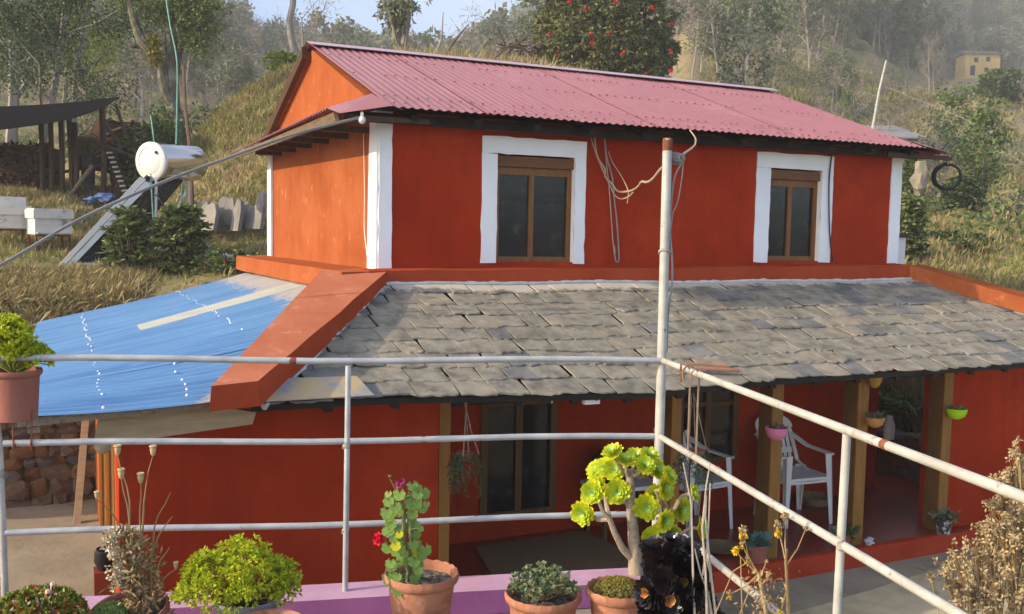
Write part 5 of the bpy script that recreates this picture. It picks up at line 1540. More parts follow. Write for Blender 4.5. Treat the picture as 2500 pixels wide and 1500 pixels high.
trailing('hanging_plant', 'trailing plant in a brown pot hung on cords right of the corner post', (4.02, 5.50, .93), .075,
         [((3.94, 5.45, 1.44), (3.93, 5.45, 1.0)), ((3.95, 5.45, 1.44), (4.10, 5.47, 1.0)), ((3.955, 5.45, 1.43), (3.99, 5.45, 1.0))], .30, potm=terra)
# spotted pot and others on the floor
def floor_pot(label, c, r, h, m, lm, n, L, W, spread, group=None, cup=.4, name='potted_plant'):
    t = thing(name, label, 'potted plant', c)
    pot(t, c, r, h, m, .72, False, n=20)
    b = np.array(c)+np.array([0, 0, h])+np.stack([rng.normal(0, spread, n), rng.normal(0, spread, n), np.abs(rng.normal(0, spread*.6, n))], 1)
    poly_np('leaves', rosettes(b, unit(rng.normal(size=(n, 3))*.6+np.array([0, 0, .8])), 6, L, W, cup=cup), lm, t)
    return t
spot_m = mat('spotted_pot_glaze', [(.04, .035, .03), (.05, .04, .035), (.50, .47, .42)], 24, .6, stops=[.0, .50, .54])
floor_pot('silver leaved plant in a black and white spotted pot below the rightmost post', (6.83, 5.765, 0), .075, .13, spot_m, leaf_grey, 60, .05, .02, .05)
floor_pot('broad leaved green plant in a brown pot left of the gold post by the doorway', (5.70, 5.76, 0), .065, .13, terra_dark, leaf_mid, 9, .085, .06, .03)
floor_pot('blue green broad leaved plant in a brown pot at the second gold post', (4.86, 5.79, 0), .085, .14, terra_dark, mat('blue_green_leaf', [(.05, .12, .10), (.09, .17, .14)], 9, .5, island=True), 9, .10, .08, .035)
# white stone, woven trays, mat, basket
tag(MB().blob((5.985, 5.77, .03), (.045, .035, .035), 4, .5, 1).build('white_stone', mat('white_stone', [(.42, .40, .37), (.62, .60, .57)], 20, .9), smooth=False), 'small pale stone on the veranda edge left of the doorway', 'stone')
t = thing('woven_tray', 'round straw tray lying on the veranda floor behind the lowest rail', 'tray', (4.75, 6.1, 0))
MB().lathe([(0, .006), (.13, .006), (.17, .03), (.175, .028), (.135, .001), (0, .001)], (4.75, 6.12, .004), 28).build('weave', basket_m, t, smooth=True)
t = thing('straw_basket', 'shallow straw basket on the floor behind the right chair', 'basket', (6.55, 6.95, 0))
MB().lathe([(0, .01), (.12, .01), (.16, .08), (.165, .078), (.125, .001), (0, .001)], (6.42, 6.88, .003), 24).build('weave', basket_m, t, smooth=True)
tag(MB().hexa([(2.75, 5.95, .003), (4.02, 6.05, .003), (3.98, 6.92, .003), (2.95, 6.90, .003)], [(2.75, 5.95, .012), (4.02, 6.05, .012), (3.98, 6.92, .012), (2.95, 6.90, .012)]).build('jute_mat', mat_m), 'brown jute mat on the veranda floor before the door', 'mat')
# low table with black bag behind the corner post
t = thing('low_table', 'low pale topped table behind the corner post', 'table', (4.2, 6.9, 0))
MB().box((3.95, 6.62, .40), (4.55, 7.0, .43)).build('table_top', white_plastic, t)
for x in (3.99, 4.49):
    for y in (6.66, 6.94): MB().box((x, y, 0), (x+.035, y+.035, .40)).build('leg', wood_gold_d, t)
t = thing('black_bag', 'black bag with pale buckles lying on the low table', 'bag', (4.15, 6.8, .43))
MB().blob((4.18, 6.82, .57), (.20, .12, .15), 5, .35, 1).build('bag_body', black_plastic, t, smooth=True)
for x in (4.02, 4.12, 4.25): MB().box((x, 6.685, .60), (x+.012, 6.70, .68)).build('buckle', white_plastic, t)
# things in the side passage
t = thing('black_pot', 'small black pot at the foot of the left doorway', 'pot', (.24, 6.9, .2))
MB().lathe([(.04, 0), (.065, .06), (.06, .12), (.045, .13), (.052, .14), (.046, .14), (.03, .08), (0, .05)], (.235, 6.62, .28), 18).build('body', black_plastic, t, smooth=True)
MB().box((.17, 6.55, -.14), (.29, 6.70, .28)).build('stand', floor_red, t)
# sandals and cloth near the step
for k, (x, y, a, lb) in enumerate(((3.98, 5.35, .3, 'left one of a pair of black sandals below the veranda step'), (4.12, 5.32, .1, 'right one of a pair of black sandals below the veranda step'))):
    t = thing('sandal', lb, 'sandal', (x, y, -.14), 'black sandals')
    q = MB(); Rm = Matrix.Rotation(a, 3, 'Z')
    P = [Rm @ Vector((.045*math.cos(i/12*6.283)*(1+.15*math.sin(i/12*6.283)), .12*math.sin(i/12*6.283), 0)) for i in range(12)]
    q.add([Vector((x, y, -.137))+p for p in P]+[Vector((x, y, -.117))+p for p in P], [tuple(range(12))[::-1], tuple(range(12, 24))]+[(i, (i+1) % 12, (i+1) % 12+12, i+12) for i in range(12)])
    q.build('sole', black_plastic, t)
    MB().tube([Vector((x, y, -.11))+Rm @ Vector(v) for v in ((-.045, .01, 0), (-.03, .04, .035), (0, .06, .04), (.03, .04, .035), (.045, .01, 0))], .007, 5).build('band', black_plastic, t, smooth=True)
g = []; N = 9
for i in range(N):
    for j in range(N): x = 3.70+.24*i/(N-1); y = 5.02+.20*j/(N-1); g.append((x+.02*noise.noise(Vector((x*9, y*9, 0))), y, -.13+.04*abs(noise.noise(Vector((x*14, y*14, 1))))))
tag(MB().add(g, [(i*N+j, (i+1)*N+j, (i+1)*N+j+1, i*N+j+1) for i in range(N-1) for j in range(N-1)]).build('red_cloth', mat('red_cloth', [(.30, .06, .06), (.42, .12, .10)], 6, .9), smooth=True), 'crumpled red cloth on the concrete below the step', 'cloth')
# white pail in the doorway
t = thing('white_jug', 'white jug hanging in the shade beyond the doorway', 'jug', (7.5, 7.0, .6))
MB().lathe([(0, 0), (.05, 0), (.055, .12), (.04, .18), (.03, .22), (.034, .23), (.026, .23), (.02, .12)], (7.46, 7.0, .52), 14).build('body', white_plastic, t, smooth=True)
MB().tube([(7.50, 7.0, .70), (7.53, 7.0, .66), (7.51, 7.0, .58)], .006, 5).build('handle', white_plastic, t, smooth=True)
# ------------------------------------------------------------------ behind the house: near things
leaf_fresh = leafmat('fresh_green_leaves', [(.07, .15, .04), (.13, .26, .07), (.22, .36, .12)])
leaf_olive = leafmat('olive_green_leaves', [(.07, .10, .03), (.13, .17, .05), (.21, .24, .08)])
def gz(x, y): return H(x, y)
# solar water heater
tube_dark = mat('dark_glass_tube', [(.012, .012, .016), (.02, .02, .024)], 3, .15, spec=.6)
t = thing('solar_water_heater', 'solar water heater with a round steel tank above slanting tubes, left of the house', 'water heater', (1.2, 13.1, 2.1))
a, b = Vector((1.05, 13.02, 3.305)), Vector((1.52, 13.45, 3.33)); ax_ = (b-a).normalized(); a = a - ax_*.0
q = Vector((0, 0, 1)).rotation_difference(ax_).to_matrix()
L_ = .80
MB().lathe([(.218, .03), (.232, .04), (.232, L_), (.218, L_+.02), (0, L_+.03)], a, 36, axis=q).build('tank', steel, t, smooth=True)
MB().lathe([(0, -.012), (.15, -.010), (.17, .0), (.178, -.008), (.225, -.004), (.243, .01), (.245, .045), (.232, .05)], a, 36, axis=q).build('end_cap', white_enamel, t, smooth=True)
MB().lathe([(0, 0), (.02, 0), (.02, -.02), (0, -.02)], a+q @ Vector((.0, -.16, -.005)), 10, axis=q).build('outlet', black_plastic, t, smooth=True)
for k in range(11):
    o_ = ax_*(.05+.066*k)
    MB().tube([Vector((.985, 12.96, 3.12))+o_, Vector((.12, 12.92, 2.02))+o_*.98+Vector((0, 0, .0))], .024, 10).build('glass_tube', tube_dark, t, smooth=True)
MB().hexa([(.00, 12.80, 2.02), (.05, 12.80, 2.0), (.05, 12.86, 2.0), (.00, 12.86, 2.02)], [(.92, 12.86, 3.10), (.99, 12.86, 3.07), (.99, 12.92, 3.07), (.92, 12.92, 3.10)]).build('side_rail', white_enamel, t)
MB().hexa([(.07, 12.79, 2.0), (.13, 12.79, 1.98), (.13, 12.86, 1.98), (.07, 12.86, 2.0)], [(.98, 12.85, 3.05), (1.05, 12.85, 3.02), (1.05, 12.92, 3.02), (.98, 12.92, 3.05)]).build('side_rail', tube_white, t)
MB().box((.06, 12.82, 1.98), (.55, 13.35, 2.03)).build('foot_rail', white_enamel, t)
for p0, p1 in (((1.12, 12.99, 3.12), (1.10, 12.95, 2.15)), ((1.55, 13.45, 3.12), (1.56, 13.35, 2.2)), ((1.05, 13.0, 3.08), (.62, 13.2, 2.2)), ((.70, 13.0, 2.75), (1.20, 13.0, 2.25)), ((1.10, 12.95, 2.9), (1.5, 13.3, 2.35)), ((1.5, 13.35, 2.95), (1.12, 12.95, 2.3))):
    MB().tube([p0, p1], .018 if p0[2] > 3.1 else .012, 6).build('frame_leg', white_enamel if p0[2] > 3.1 else steel, t)
def SPg(u, v, D): return SP(u, v, D)
wire('garden_hose', 'thick green hose hanging from high up down to the back of the heater', [SP(403, -20, 15.5), SP(415, 60, 15.2), SP(432, 150, 14.5), SP(432, 260, 14), SP(430, 360, 13.4)], .011, hose_green, 'hose')
wire('garden_hose', 'green hose standing up above the left end of the heater tank', [SP(368, 283, 12.5), SP(374, 330, 12.45), SP(378, 365, 12.5)], .010, hose_green, 'hose')
wire('garden_hose', 'green hose hanging from the heater end cap to the bush', [SP(368, 425, 12.15), SP(371, 480, 12.1), SP(376, 570, 12.1)], .011, hose_green, 'hose')
wire('garden_hose', 'green hose behind the heater frame', [SP(447, 445, 13.2), SP(444, 480, 13.3), SP(440, 520, 13.3)], .015, hose_green, 'hose')
wire('garden_hose', 'green hose sloping up beyond the far corner of the blue roof', [SP(95, 790, 11.4), SP(140, 760, 11.5), SP(195, 706, 11.7)], .016, hose_green, 'hose')
wire('garden_hose', 'dark hose beside the green one beyond the blue roof corner', [SP(85, 795, 11.35), SP(110, 770, 11.4), SP(150, 742, 11.5)], .016, wire_grey, 'hose')
tag(MB().tube([SP(448, 160, 14.6), SP(452, 260, 14.3), SP(466, 380, 13.8), SP(470, 560, 13.3)], [.022, .026, .03, .032], 7).build('thin_pole', bark_brown, smooth=True), 'thin dark wooden pole standing right of the hose behind the heater', 'pole')
# plastic gutter and junk by the shrub
t = thing('drain_pipe', 'white plastic pipe lying on the ground behind the left corner of the house', 'pipe', (1.95, 12.3, 2.1))
MB().tube([SP(512, 620, 11.9), SP(632, 632, 11.9)], .035, 12).build('pipe', white_plastic, t, smooth=True)
MB().tube([SP(498, 622, 11.9), SP(515, 621, 11.9)], .05, 12).build('collar', white_plastic, t, smooth=True)
mb = MB()
for k in range(7): mb.blob(SP(495+rr.uniform(-10, 16), 590+rr.uniform(-12, 18), 11.95), (.05, .05, .03), k, .6)
tag(mb.build('plastic_bag', mat('pale_plastic_bag', [(.42, .44, .48), (.55, .56, .58)], 9, .5)), 'crumpled pale plastic bag beside the white pipe', 'plastic bag')
tag(MB().hexa([SP(500, 655, 11.8), SP(520, 640, 11.9), SP(600, 660, 11.6), SP(580, 672, 11.5)], [p+Vector((0, 0, .03)) for p in (SP(500, 655, 11.8), SP(520, 640, 11.9), SP(600, 660, 11.6), SP(580, 672, 11.5))]).build('wooden_board', wood_old), 'weathered board lying below the white pipe', 'board')
# standing stone slabs
sx_ = [(478, 545, .20, .30, 'leftmost'), (497, 535, .16, .26, ''), (512, 548, .26, .30, ''), (545, 552, .24, .42, ''), (560, 535, .14, .30, ''), (577, 550, .16, .36, ''), (596, 546, .16, .32, ''), (612, 545, .13, .24, ''), (630, 545, .17, .44, '')]
words = ['broad tilted stone slab at the left end of the row', 'small stone slab leaning behind the leftmost one', 'low wide stone slab third from the left in the row', 'wide pointed stone slab in the middle of the row',
         'narrow dark stone slab just right of the wide pointed one', 'tall narrow stone slab sixth from the left', 'rounded grey stone slab third from the right', 'low stub of stone slab second from the right', 'tall pointed stone slab at the right end by the house corner']
for k, (u, v, w, h, _) in enumerate(sx_):
    D = 13.5-.12*(k % 3); p = SP(u, v, D); 
    lw = rr.uniform(-.03, .03)
    pol = [(-w/2, -.08), (w/2, -.08), (w*.52, h*.55), (w*.30, h*.92), (w*.02+lw, h), (-w*.32, h*.86), (-w*.5, h*.5)]
    mb = MB(); mb.prism(pol, 'y', -.03, .03)
    an = -.55-.25*(k % 3); mb.v = [(x*math.cos(an)-(y+z*.2)*math.sin(an)+p.x, p.y+x*math.sin(an)+(y+z*.2)*math.cos(an), p.z+z) for x, y, z in mb.v]
    tag(mb.build('stone_slab', slab_m), words[k], 'stone slab', 'stone slabs standing in a row')
# beehives
def hive(name, label, x, y, z, w, d, h, extra=None, ang=.25, grp='white beehives'):
    t = thing(name, label, 'beehive', (x, y, z), grp)
    Rm = Matrix.Rotation(ang, 3, 'Z'); c = Vector((x, y, 0))
    def bx(nm, x0, x1, y0, y1, z0, z1, m):
        mb = MB().box((x0, y0, z0), (x1, y1, z1)); mb.v = [tuple(Rm @ Vector(v)+c) for v in mb.v]; mb.build(nm, m, t)
    g0 = min(gz(x, y), z)-.05
    for sx in (-1, 1):
        for sy in (-1, 1): bx('stand_leg', sx*w*.45-.012, sx*w*.45+.012, sy*d*.42-.012, sy*d*.42+.012, g0, z, rust)
    bx('stand_rail', -w*.46, w*.46, -d*.44, d*.44, z-.02, z, rust)
    bx('hive_body', -w/2, w/2, -d/2, d/2, z+.002, z+h*.62, hive_m)
    bx('landing_board', -w*.46, w*.46, -d/2-.05, -d/2, z+.015, z+.03, hive_m)
    bx('hive_lid', -w/2-.02, w/2+.02, -d/2-.02, d/2+.02, z+h*.622, z+h*.94, hive_m)
    bx('lid_top', -w/2-.01, w/2+.01, -d/2-.01, d/2+.01, z+h*.942, z+h, hive_m)
    if extra: bx('upper_box', -w*.30, w*.42, -d*.3, d*.4, z+h+.002, z+h+extra, hive_m)
    return t
hive('beehive', 'white wooden beehive on a rusty stand, right one of the two', -.11, 13.9, 2.36, .44, .42, .33)
hive('beehive', 'white beehive with a smaller box on its lid at the left edge', -.60, 14.3, 2.42, .46, .42, .30, .12)
# open shed with shade cloth
t = thing('open_shed', 'open pole shed with a black shade cloth roof at the left edge', 'shed', (0, 18.9, 2.9))
post_px = [(100, 300, 103, 500), (123, 300, 126, 500), (148, 292, 152, 500), (168, 285, 176, 512), (182, 300, 188, 500), (249, 262, 254, 490)]
for (u0, v0, u1, v1) in post_px:
    D = 17.0 if u0 < 240 else 17.3
    MB().tube([SP(u0, v0, D), SP((u0+u1)/2+2, (v0+v1)/2, D), SP(u1, v1, D)], .045 if u0 != 249 else .055, 7).build('shed_post', bark_brown if u0 > 200 else wood_dark, t, smooth=True)
MB().tube([SP(150, 505, 16.9), SP(225, 405, 17.0)], .035, 6).build('diagonal_prop', wood_old, t, smooth=True)
MB().tube([SP(130, 425, 17.3), SP(250, 402, 17.2)], .03, 6).build('cross_rail', wood_dark, t, smooth=True)
vs = []; NX, NY = 18, 5
for i in range(NX+1):
    s = i/NX; u = -260+ (290+260)*s
    vt = interp(u, [-260, 0, 90, 200, 290], [262, 262, 258, 250, 238]); vb = interp(u, [-260, 0, 100, 180, 250, 290], [325, 318, 305, 290, 266, 240])
    for j in range(NY+1):
        r2 = j/NY; D = 17.9*(1-r2)+15.6*r2 + (0 if u < 250 else 0)
        if u > 200: D = D*(1-(u-200)/90*.0)+0
        v = vt+(vb-vt)*r2 + 5*math.sin(r2*math.pi)*math.sin(s*7)
        vs.append(SP(u, v, D))
top = [p+Vector((0, 0, .012)) for p in vs]
f = [(i*(NY+1)+j, (i+1)*(NY+1)+j, (i+1)*(NY+1)+j+1, i*(NY+1)+j+1) for i in range(NX) for j in range(NY)]
mb = MB(); mb.add(vs, f); mb.add(top, f); mb.build('shade_cloth', tarp_m, t, smooth=True)
# stack of dry leafy fodder inside
t = thing('fodder_stack', 'tall dark stack of dry leafy branches under the shade cloth', 'fodder stack', tuple(SP(40, 500, 17.6)))
mb = MB(); c0, c1 = SP(-120, 500, 17.9), SP(125, 497, 17.2)
h1 = 1.02
mb.hexa([c0-Vector((0, 0, .2)), c1-Vector((0, 0, .2)), c1+Vector((.2, 1.2, -.2)), c0+Vector((.2, 1.2, -.2))], [c0+Vector((0, .1, h1)), c1+Vector((0, .1, h1-.02)), c1+Vector((.2, 1.2, h1)), c0+Vector((.2, 1.2, h1))])
mb.build('core', dry_leaf_m, t)
n = 5200; s_ = rng.uniform(0, 1, n); hgt = rng.uniform(-.1, h1+.05, n)
P0 = np.array(c0)[None]*(1-s_[:, None])+np.array(c1)[None]*s_[:, None]; P0[:, 2] += hgt; P0[:, 1] += rng.normal(0, .05, n)-.03
tp = rng.uniform(0, 1, n) < .2; P0[tp, 2] = P0[tp, 2]*0+float(c0.z)+h1+rng.normal(0, .04, tp.sum()); P0[tp, 1] += rng.uniform(0, 1, tp.sum())
poly_np('dry_leaves', leaves(P0, unit(rng.normal(size=(n, 3))+np.array([0, -.4, -.4])), rng.uniform(.06, .13, n), .05), dry_leaf_m, t)
# log pile and brushwood behind the shed
t = thing('brushwood_pile', 'pile of cut branches and logs right of the shed', 'wood pile', tuple(SP(310, 360, 18.5)))
for k in range(46):
    u, v = rr.uniform(258, 420), rr.uniform(300, 385); D = 18.6+rr.uniform(-.6, .6)
    v = max(v, 300+abs(u-330)*.35)
    p = SP(u, v, D); d = Vector((rr.uniform(-1, 1), rr.uniform(-.5, .5), rr.uniform(-.5, .35))).normalized()*rr.uniform(.25, .75)
    MB().tube([p-d, p+Vector((0, 0, rr.uniform(-.04, .06))), p+d], [rr.uniform(.02, .05), .035, .02], 5).build('branch', rr.choice((bark_brown, bark_grey, wood_old, wood_dark)), t, smooth=True)
mb = MB(); mb.blob(SP(320, 375, 19.0), (1.0, .6, .55), 3, .4, 1); mb.build('dark_core', dry_leaf_m, t, smooth=True)
# stump-like tree post with straw bundle, ladder of tins, blue tarps
t = thing('straw_bundle', 'straw tied round a cut trunk inside the open shed', 'straw bundle', tuple(SP(212, 480, 18)))
MB().tube([SP(214, 500, 18), SP(216, 340, 18)], .12, 8).build('trunk', bark_grey, t, smooth=True)
n = 500; b0 = np.array(SP(205, 345, 17.9))[None]+rng.normal(0, 1, (n, 3))*np.array([.13, .1, .10]); poly_np('straw', leaves(b0, unit(rng.normal(size=(n, 3))*.6+np.array([0, -.2, -1])), rng.uniform(.1, .25, n), .02), grass_straw, t)
t = thing('stacked_trough', 'leaning dark rack with a row of pale rungs beside the shed', 'rack', tuple(SP(290, 470, 17.5)))
MB().hexa([SP(275, 480, 17.4), SP(315, 478, 17.3), SP(318, 470, 18.3), SP(278, 472, 18.3)], [SP(258, 372, 17.4), SP(285, 372, 17.3), SP(287, 368, 18.3), SP(260, 368, 18.3)]).build('panel', wood_dark, t)
for k in range(9):
    u, v = 266+k*4.6, 374+k*11.5; MB().tube([SP(u-6, v, 17.2), SP(u+8, v-1, 17.2)], .016, 5).build('rung', white_plastic, t)
for k, (u, v, s, lb) in enumerate(((222, 488, .09, 'small blue tarp bundle on the grass below the shed, left one'), (253, 482, .12, 'larger blue tarp bundle on the grass below the shed, right one'), (205, 512, .11, 'grey plastic sheet on the grass in front of the shed'))):
    p = SP(u, v, 16.4); p.z = max(p.z, gz(p.x, p.y)+.02)
    tag(MB().blob(p, (s*1.3, s, s*.55), k+30, .6, 1).build('tarp_bundle', tarp_blue if k < 2 else mat('grey_sheet', [(.30, .32, .34), (.42, .44, .46)], 8, .6)), lb, 'tarp')
for k, (u, v) in enumerate(((165, 455), (163, 440), (166, 480))):
    pass

# ------------------------------------------------------------------ trees
def tree_geo(seed, h, r0, lean=(0, 0), levels=3, spread=.55, leafn=12, leafL=.09, leafW=.05, crown_lo=.35, droop=0.0, kids=(5, 4, 4), clump=.16, bare=0.0, trunk_bend=.06, taper=.75, minr=.004, ratio=.5, sides=5):
    """a branching skeleton as tubes; leaf positions scattered about its outer twigs"""
    r = random.Random(seed); mb = MB(); tips = []
    def grow(p, d, L, rad, lev):
        n = 5 if lev == 0 else 4 if lev == 1 else 3
        P = [p]; Rr = [rad]; q = p; dd = d.copy()
        for i in range(n):
            dd = (dd+Vector((r.gauss(0, 1), r.gauss(0, 1), r.gauss(0, .6)))*(trunk_bend if lev == 0 else .16) + Vector((0, 0, .05-(droop if lev > 1 else 0)))).normalized()
            q = q+dd*L/n; P.append(q); Rr.append(max(minr, rad*(1-(1-.35)*(i+1)/n)))
        mb.tube(P, Rr, max(3, sides-lev), lev == 0)
        if lev >= levels-1:
            if r.random() >= bare:
                for i in range(1, n+1): tips.append((P[i], dd))
            return
        if lev == levels-2:
            if r.random() >= bare: tips.append((P[-1], dd))
        k = kids[lev]
        for j in range(k):
            t = crown_lo+(1-crown_lo)*(j+r.random())/k if lev == 0 else .3+.7*(j+r.random())/k
            t = min(t, .99); i = int(t*n); f = t*n-i
            s = P[i].lerp(P[min(i+1, n)], f); a = r.uniform(0, 6.283)
            u = dd.cross(Vector((math.cos(a), math.sin(a), .3))).normalized()
            nd = (dd*(1-spread)+u*spread*1.25+Vector((0, 0, .12))).normalized()
            grow(s, nd, L*ratio*r.uniform(.75, 1.2)*(1-.35*t if lev == 0 else 1), Rr[min(i, n)]*.6, lev+1)
    grow(Vector((0, 0, 0)), Vector((lean[0], lean[1], 1)).normalized(), h, r0, 0)
    rg_ = np.random.default_rng(seed)
    if leafn and tips:
        T_ = np.array([t[0] for t in tips]); C_ = np.repeat(T_, leafn, 0)+rg_.normal(0, clump, (len(T_)*leafn, 3))
        D_ = unit(rg_.normal(size=C_.shape)+np.array([0, 0, -droop*2]))
        LQ = leaves(C_, D_, leafL*rg_.uniform(.6, 1.3, len(C_)), leafW, rg_)
    else: LQ = np.zeros((0, 4, 3))
    return mb, LQ
def tree(name, label, base, seed, h, r0, bark, leafm, group=None, **kw):
    mb, LQ = tree_geo(seed, h, r0, **kw)
    t = thing(name, label, 'tree', base, group)
    B = Vector(base)
    mb.v = [tuple(Vector(v)+B) for v in mb.v]
    mb.build('trunk', bark, t, smooth=True, fixn=False)
    if len(LQ): poly_np('crown', LQ+np.array(base), leafm, t)
    return t
def onground(u, v, D, dz=0):
    p = SP(u, v, D); return (p.x, p.y, gz(p.x, p.y)-.1+dz)
tree('leafy_tree', 'dark leafy tree with pale trunk behind the shed at the left edge', onground(10, 250, 20), 1, 4.6, .15, bark_pale, leaf_dark, lean=(.05, 0), leafn=85, leafL=.075, leafW=.038, crown_lo=.38, clump=.17, kids=(8, 4, 4), spread=.6)
tree('leafy_tree', 'dense green tree second from the left, behind the shed', onground(70, 250, 19), 2, 3.7, .10, bark_pale, leaf_dark, lean=(.1, 0), leafn=80, leafL=.07, leafW=.036, crown_lo=.3, clump=.16, kids=(8, 5, 4), spread=.6)
tree('leafy_tree', 'upright lime green tree with slender trunk right of the dark trees', onground(178, 240, 22), 3, 5.6, .09, bark_grey, leaf_lime, leafn=90, leafL=.075, leafW=.036, crown_lo=.35, clump=.17, kids=(9, 3, 3), spread=.42, ratio=.3)
tree('leafy_tree', 'low bushy green tree growing left of the brushwood pile', onground(150, 250, 25), 4, 3.3, .08, bark_grey, leaf_olive, leafn=60, leafL=.08, leafW=.04, crown_lo=.1, clump=.22, kids=(8, 4, 3))
# big forked mossy tree
bark_mossy = mat('mossy_bark', [(.06, .05, .035), (.14, .12, .085), (.30, .27, .21)], 7, .95, .02, 20, stretch=(1, 1, .6), blotch=((.13, .13, .05), 5, .55, .1))
fx = onground(445, 330, 17.5)
t = thing('forked_tree', 'old forked tree with mossy lichen covered limbs left of the grassy mound', 'tree', fx)
mb = MB()
mb.tube([Vector(fx), SP(437, 300, 17.5), SP(424, 262, 17.5), SP(420, 180, 17.4), SP(417, 80, 17.4), SP(400, 20, 17.4), SP(392, -60, 17.4)], [.16, .14, .12, .11, .10, .08, .06], 9)
mb.tube([SP(424, 262, 17.5), SP(405, 225, 17.4), SP(395, 165, 17.3), SP(372, 130, 17.3), SP(345, 100, 17.2), SP(330, 60, 17.2), SP(318, 10, 17.2), SP(310, -50, 17.2)], [.11, .10, .09, .085, .09, .075, .06, .04], 8)
mb.tube([SP(345, 115, 17.3), SP(318, 112, 17.2), SP(302, 95, 17.2)], [.04, .03, .015], 5)
mb.tube([SP(395, 20, 17.4), SP(440, 60, 17.5), SP(470, 90, 17.6), SP(500, 60, 17.6), SP(520, 20, 17.7)], [.03, .03, .028, .02, .015], 5)
mb.tube([SP(425, 200, 17.5), SP(438, 130, 17.5), SP(452, 90, 17.5), SP(462, 30, 17.5), SP(470, -30, 17.5)], [.07, .06, .05, .04, .03], 6)
mb.build('trunk', bark_mossy, t, smooth=True)
n_ = 0; Cs = []
for (u, v, s, k) in ((470, 75, 60, 40), (455, 20, 60, 40), (500, 15, 45, 26), (440, -10, 60, 30), (345, 5, 45, 18), (400, 0, 40, 26), (300, 5, 25, 10), (480, 110, 30, 14), (380, 40, 22, 8)):
    for _ in range(k*3):
        Cs.append(SP(u+rr.gauss(0, s*.45), v+rr.gauss(0, s*.45), 17.4+rr.uniform(-.4, .4)))
Cs = np.array(Cs); C_ = np.repeat(Cs, 16, 0)+rng.normal(0, .06, (len(Cs)*16, 3))
poly_np('crown', leaves(C_, rand_dir(len(C_)), rng.uniform(.04, .08, len(C_)), .032), leaf_olive, t)
Cs = np.array([SP(372+rr.gauss(0, 7)+i*.5, 90+i*2.6+rr.gauss(0, 5), 17.2+rr.uniform(-.1, .1)) for i in range(26) for _ in range(4)]); C_ = np.repeat(Cs, 7, 0)+rng.normal(0, .03, (len(Cs)*7, 3))
poly_np('yellow_sprig', leaves(C_, rand_dir(len(C_)), .07, .04), leaf_yellow, t)
tree('leafy_bush', 'low green bush at the foot of the forked tree', onground(385, 300, 17), 9, 1.3, .04, bark_brown, leaf_mid, leafn=22, leafL=.08, leafW=.045, crown_lo=.05, clump=.13, kids=(8, 4, 3), spread=.7)
# tall pollarded trunks behind the ridge
for k, (u, v0, v1, r1, lb, lf) in enumerate(((716, 160, -60, .085, 'tall straight bare trunk just left of the roof peak', 0), (978, 150, -60, .13, 'thick gnarled trunk with hanging leaves rising behind the ridge', 1))):
    b_ = onground(u, v0, 24); t = thing('tall_trunk', lb, 'tree', b_)
    P = [Vector(b_)]+[SP(u-4+6*math.sin(i*1.7+k), v0+(v1-v0)*i/6, 24) for i in range(1, 7)]
    mb = MB(); mb.tube(P, [r1*(1.15-.05*i) for i in range(7)], 9)
    if k:
        mb.tube([SP(985, 110, 23.9), SP(995, 50, 23.8), SP(1000, -20, 23.8)], [.09, .08, .07], 7); mb.tube([SP(970, 110, 23.9), SP(955, 40, 23.8), SP(945, -20, 23.8)], [.07, .06, .05], 7)
    mb.build('trunk', bark_grey if k else bark_pale, t, smooth=True)
    if lf:
        Cs = np.array([SP(972+rr.gauss(0, 20), -5+abs(rr.gauss(0, 32)), 23.9+rr.uniform(-.3, .3)) for _ in range(170)]); C_ = np.repeat(Cs, 6, 0)+rng.normal(0, .05, (len(Cs)*6, 3))
        poly_np('crown', leaves(C_, unit(rng.normal(size=C_.shape)+np.array([0, 0, -1.5])), .16, .06), leaf_grey, t)
# rhododendron in flower
rb0 = onground(1480, 190, 25)
t = thing('rhododendron_tree', 'large rhododendron tree with drooping leaves and crimson blossoms behind the roof', 'tree', rb0)
mb = MB(); B = Vector(rb0)
for k in range(5): mb.tube([B+Vector((rr.uniform(-.2, .2), 0, 0)), B+Vector((rr.uniform(-.6, .6), rr.uniform(-.3, .3), 1.2)), B+Vector((rr.uniform(-1.2, 1.2), rr.uniform(-.5, .5), 2.8))], [.12, .08, .04], 6)
mb.build('trunk', bark_brown, t, smooth=True)
Cw = []
for _ in range(2600):
    u = rr.uniform(1300, 1660); v = rr.uniform(-150, 200)
    e = ((u-1478)/(172-(18 if v < 30 else 0)))**2
    if v < 20 and e > 1-(20-v)/200: continue
    if e > 1.0+.1*noise.noise(Vector((u*.02, v*.02, 0)))*3: continue
    if noise.noise(Vector((u*.018, v*.018, 5))) > .28: continue
    depth = math.sqrt(max(0, 1-min(1, e)))
    Cw.append(SP(u, v, 24.6-1.5*depth*rr.uniform(.35, 1.0)+.35*noise.noise(Vector((u*.03, v*.03, 0)))))
Cw = np.array(Cw); k = 12; C_ = np.repeat(Cw, k, 0)
a_ = rng.uniform(0, 6.28, len(C_)); D_ = unit(np.stack([np.cos(a_)*.8, np.sin(a_)*.8, rng.uniform(-1.5, .1, len(C_))], 1))
poly_np('crown', leaves(C_, D_, rng.uniform(.11, .19, len(C_)), .045), leaf_rhodo, t)
n = 2600
Cb = np.array([SP(1478+rr.uniform(-1, 1)*150, rr.uniform(-140, 195), 25.0+rr.uniform(0, .8)) for _ in range(n)])
poly_np('inner_leaves', leaves(Cb, rand_dir(n), .28, .16), leaf_rhodo, t)
for (u, v) in ((1390, 3), (1434, 21), (1341, 83), (1443, 84), (1362, 131), (1446, 104), (1488, 77), (1521, 130), (1390, 168), (1575, 184), (1638, 127), (1639, 172), (1592, 20), (1530, -4), (1502, 2), (1640, 60)):
    poly_np('blossom', rosettes(np.array(SP(u, v, 23.0))[None]+rand_dir(9)*.035, rand_dir(9), 5, .05, .04), rhodo_red, t)
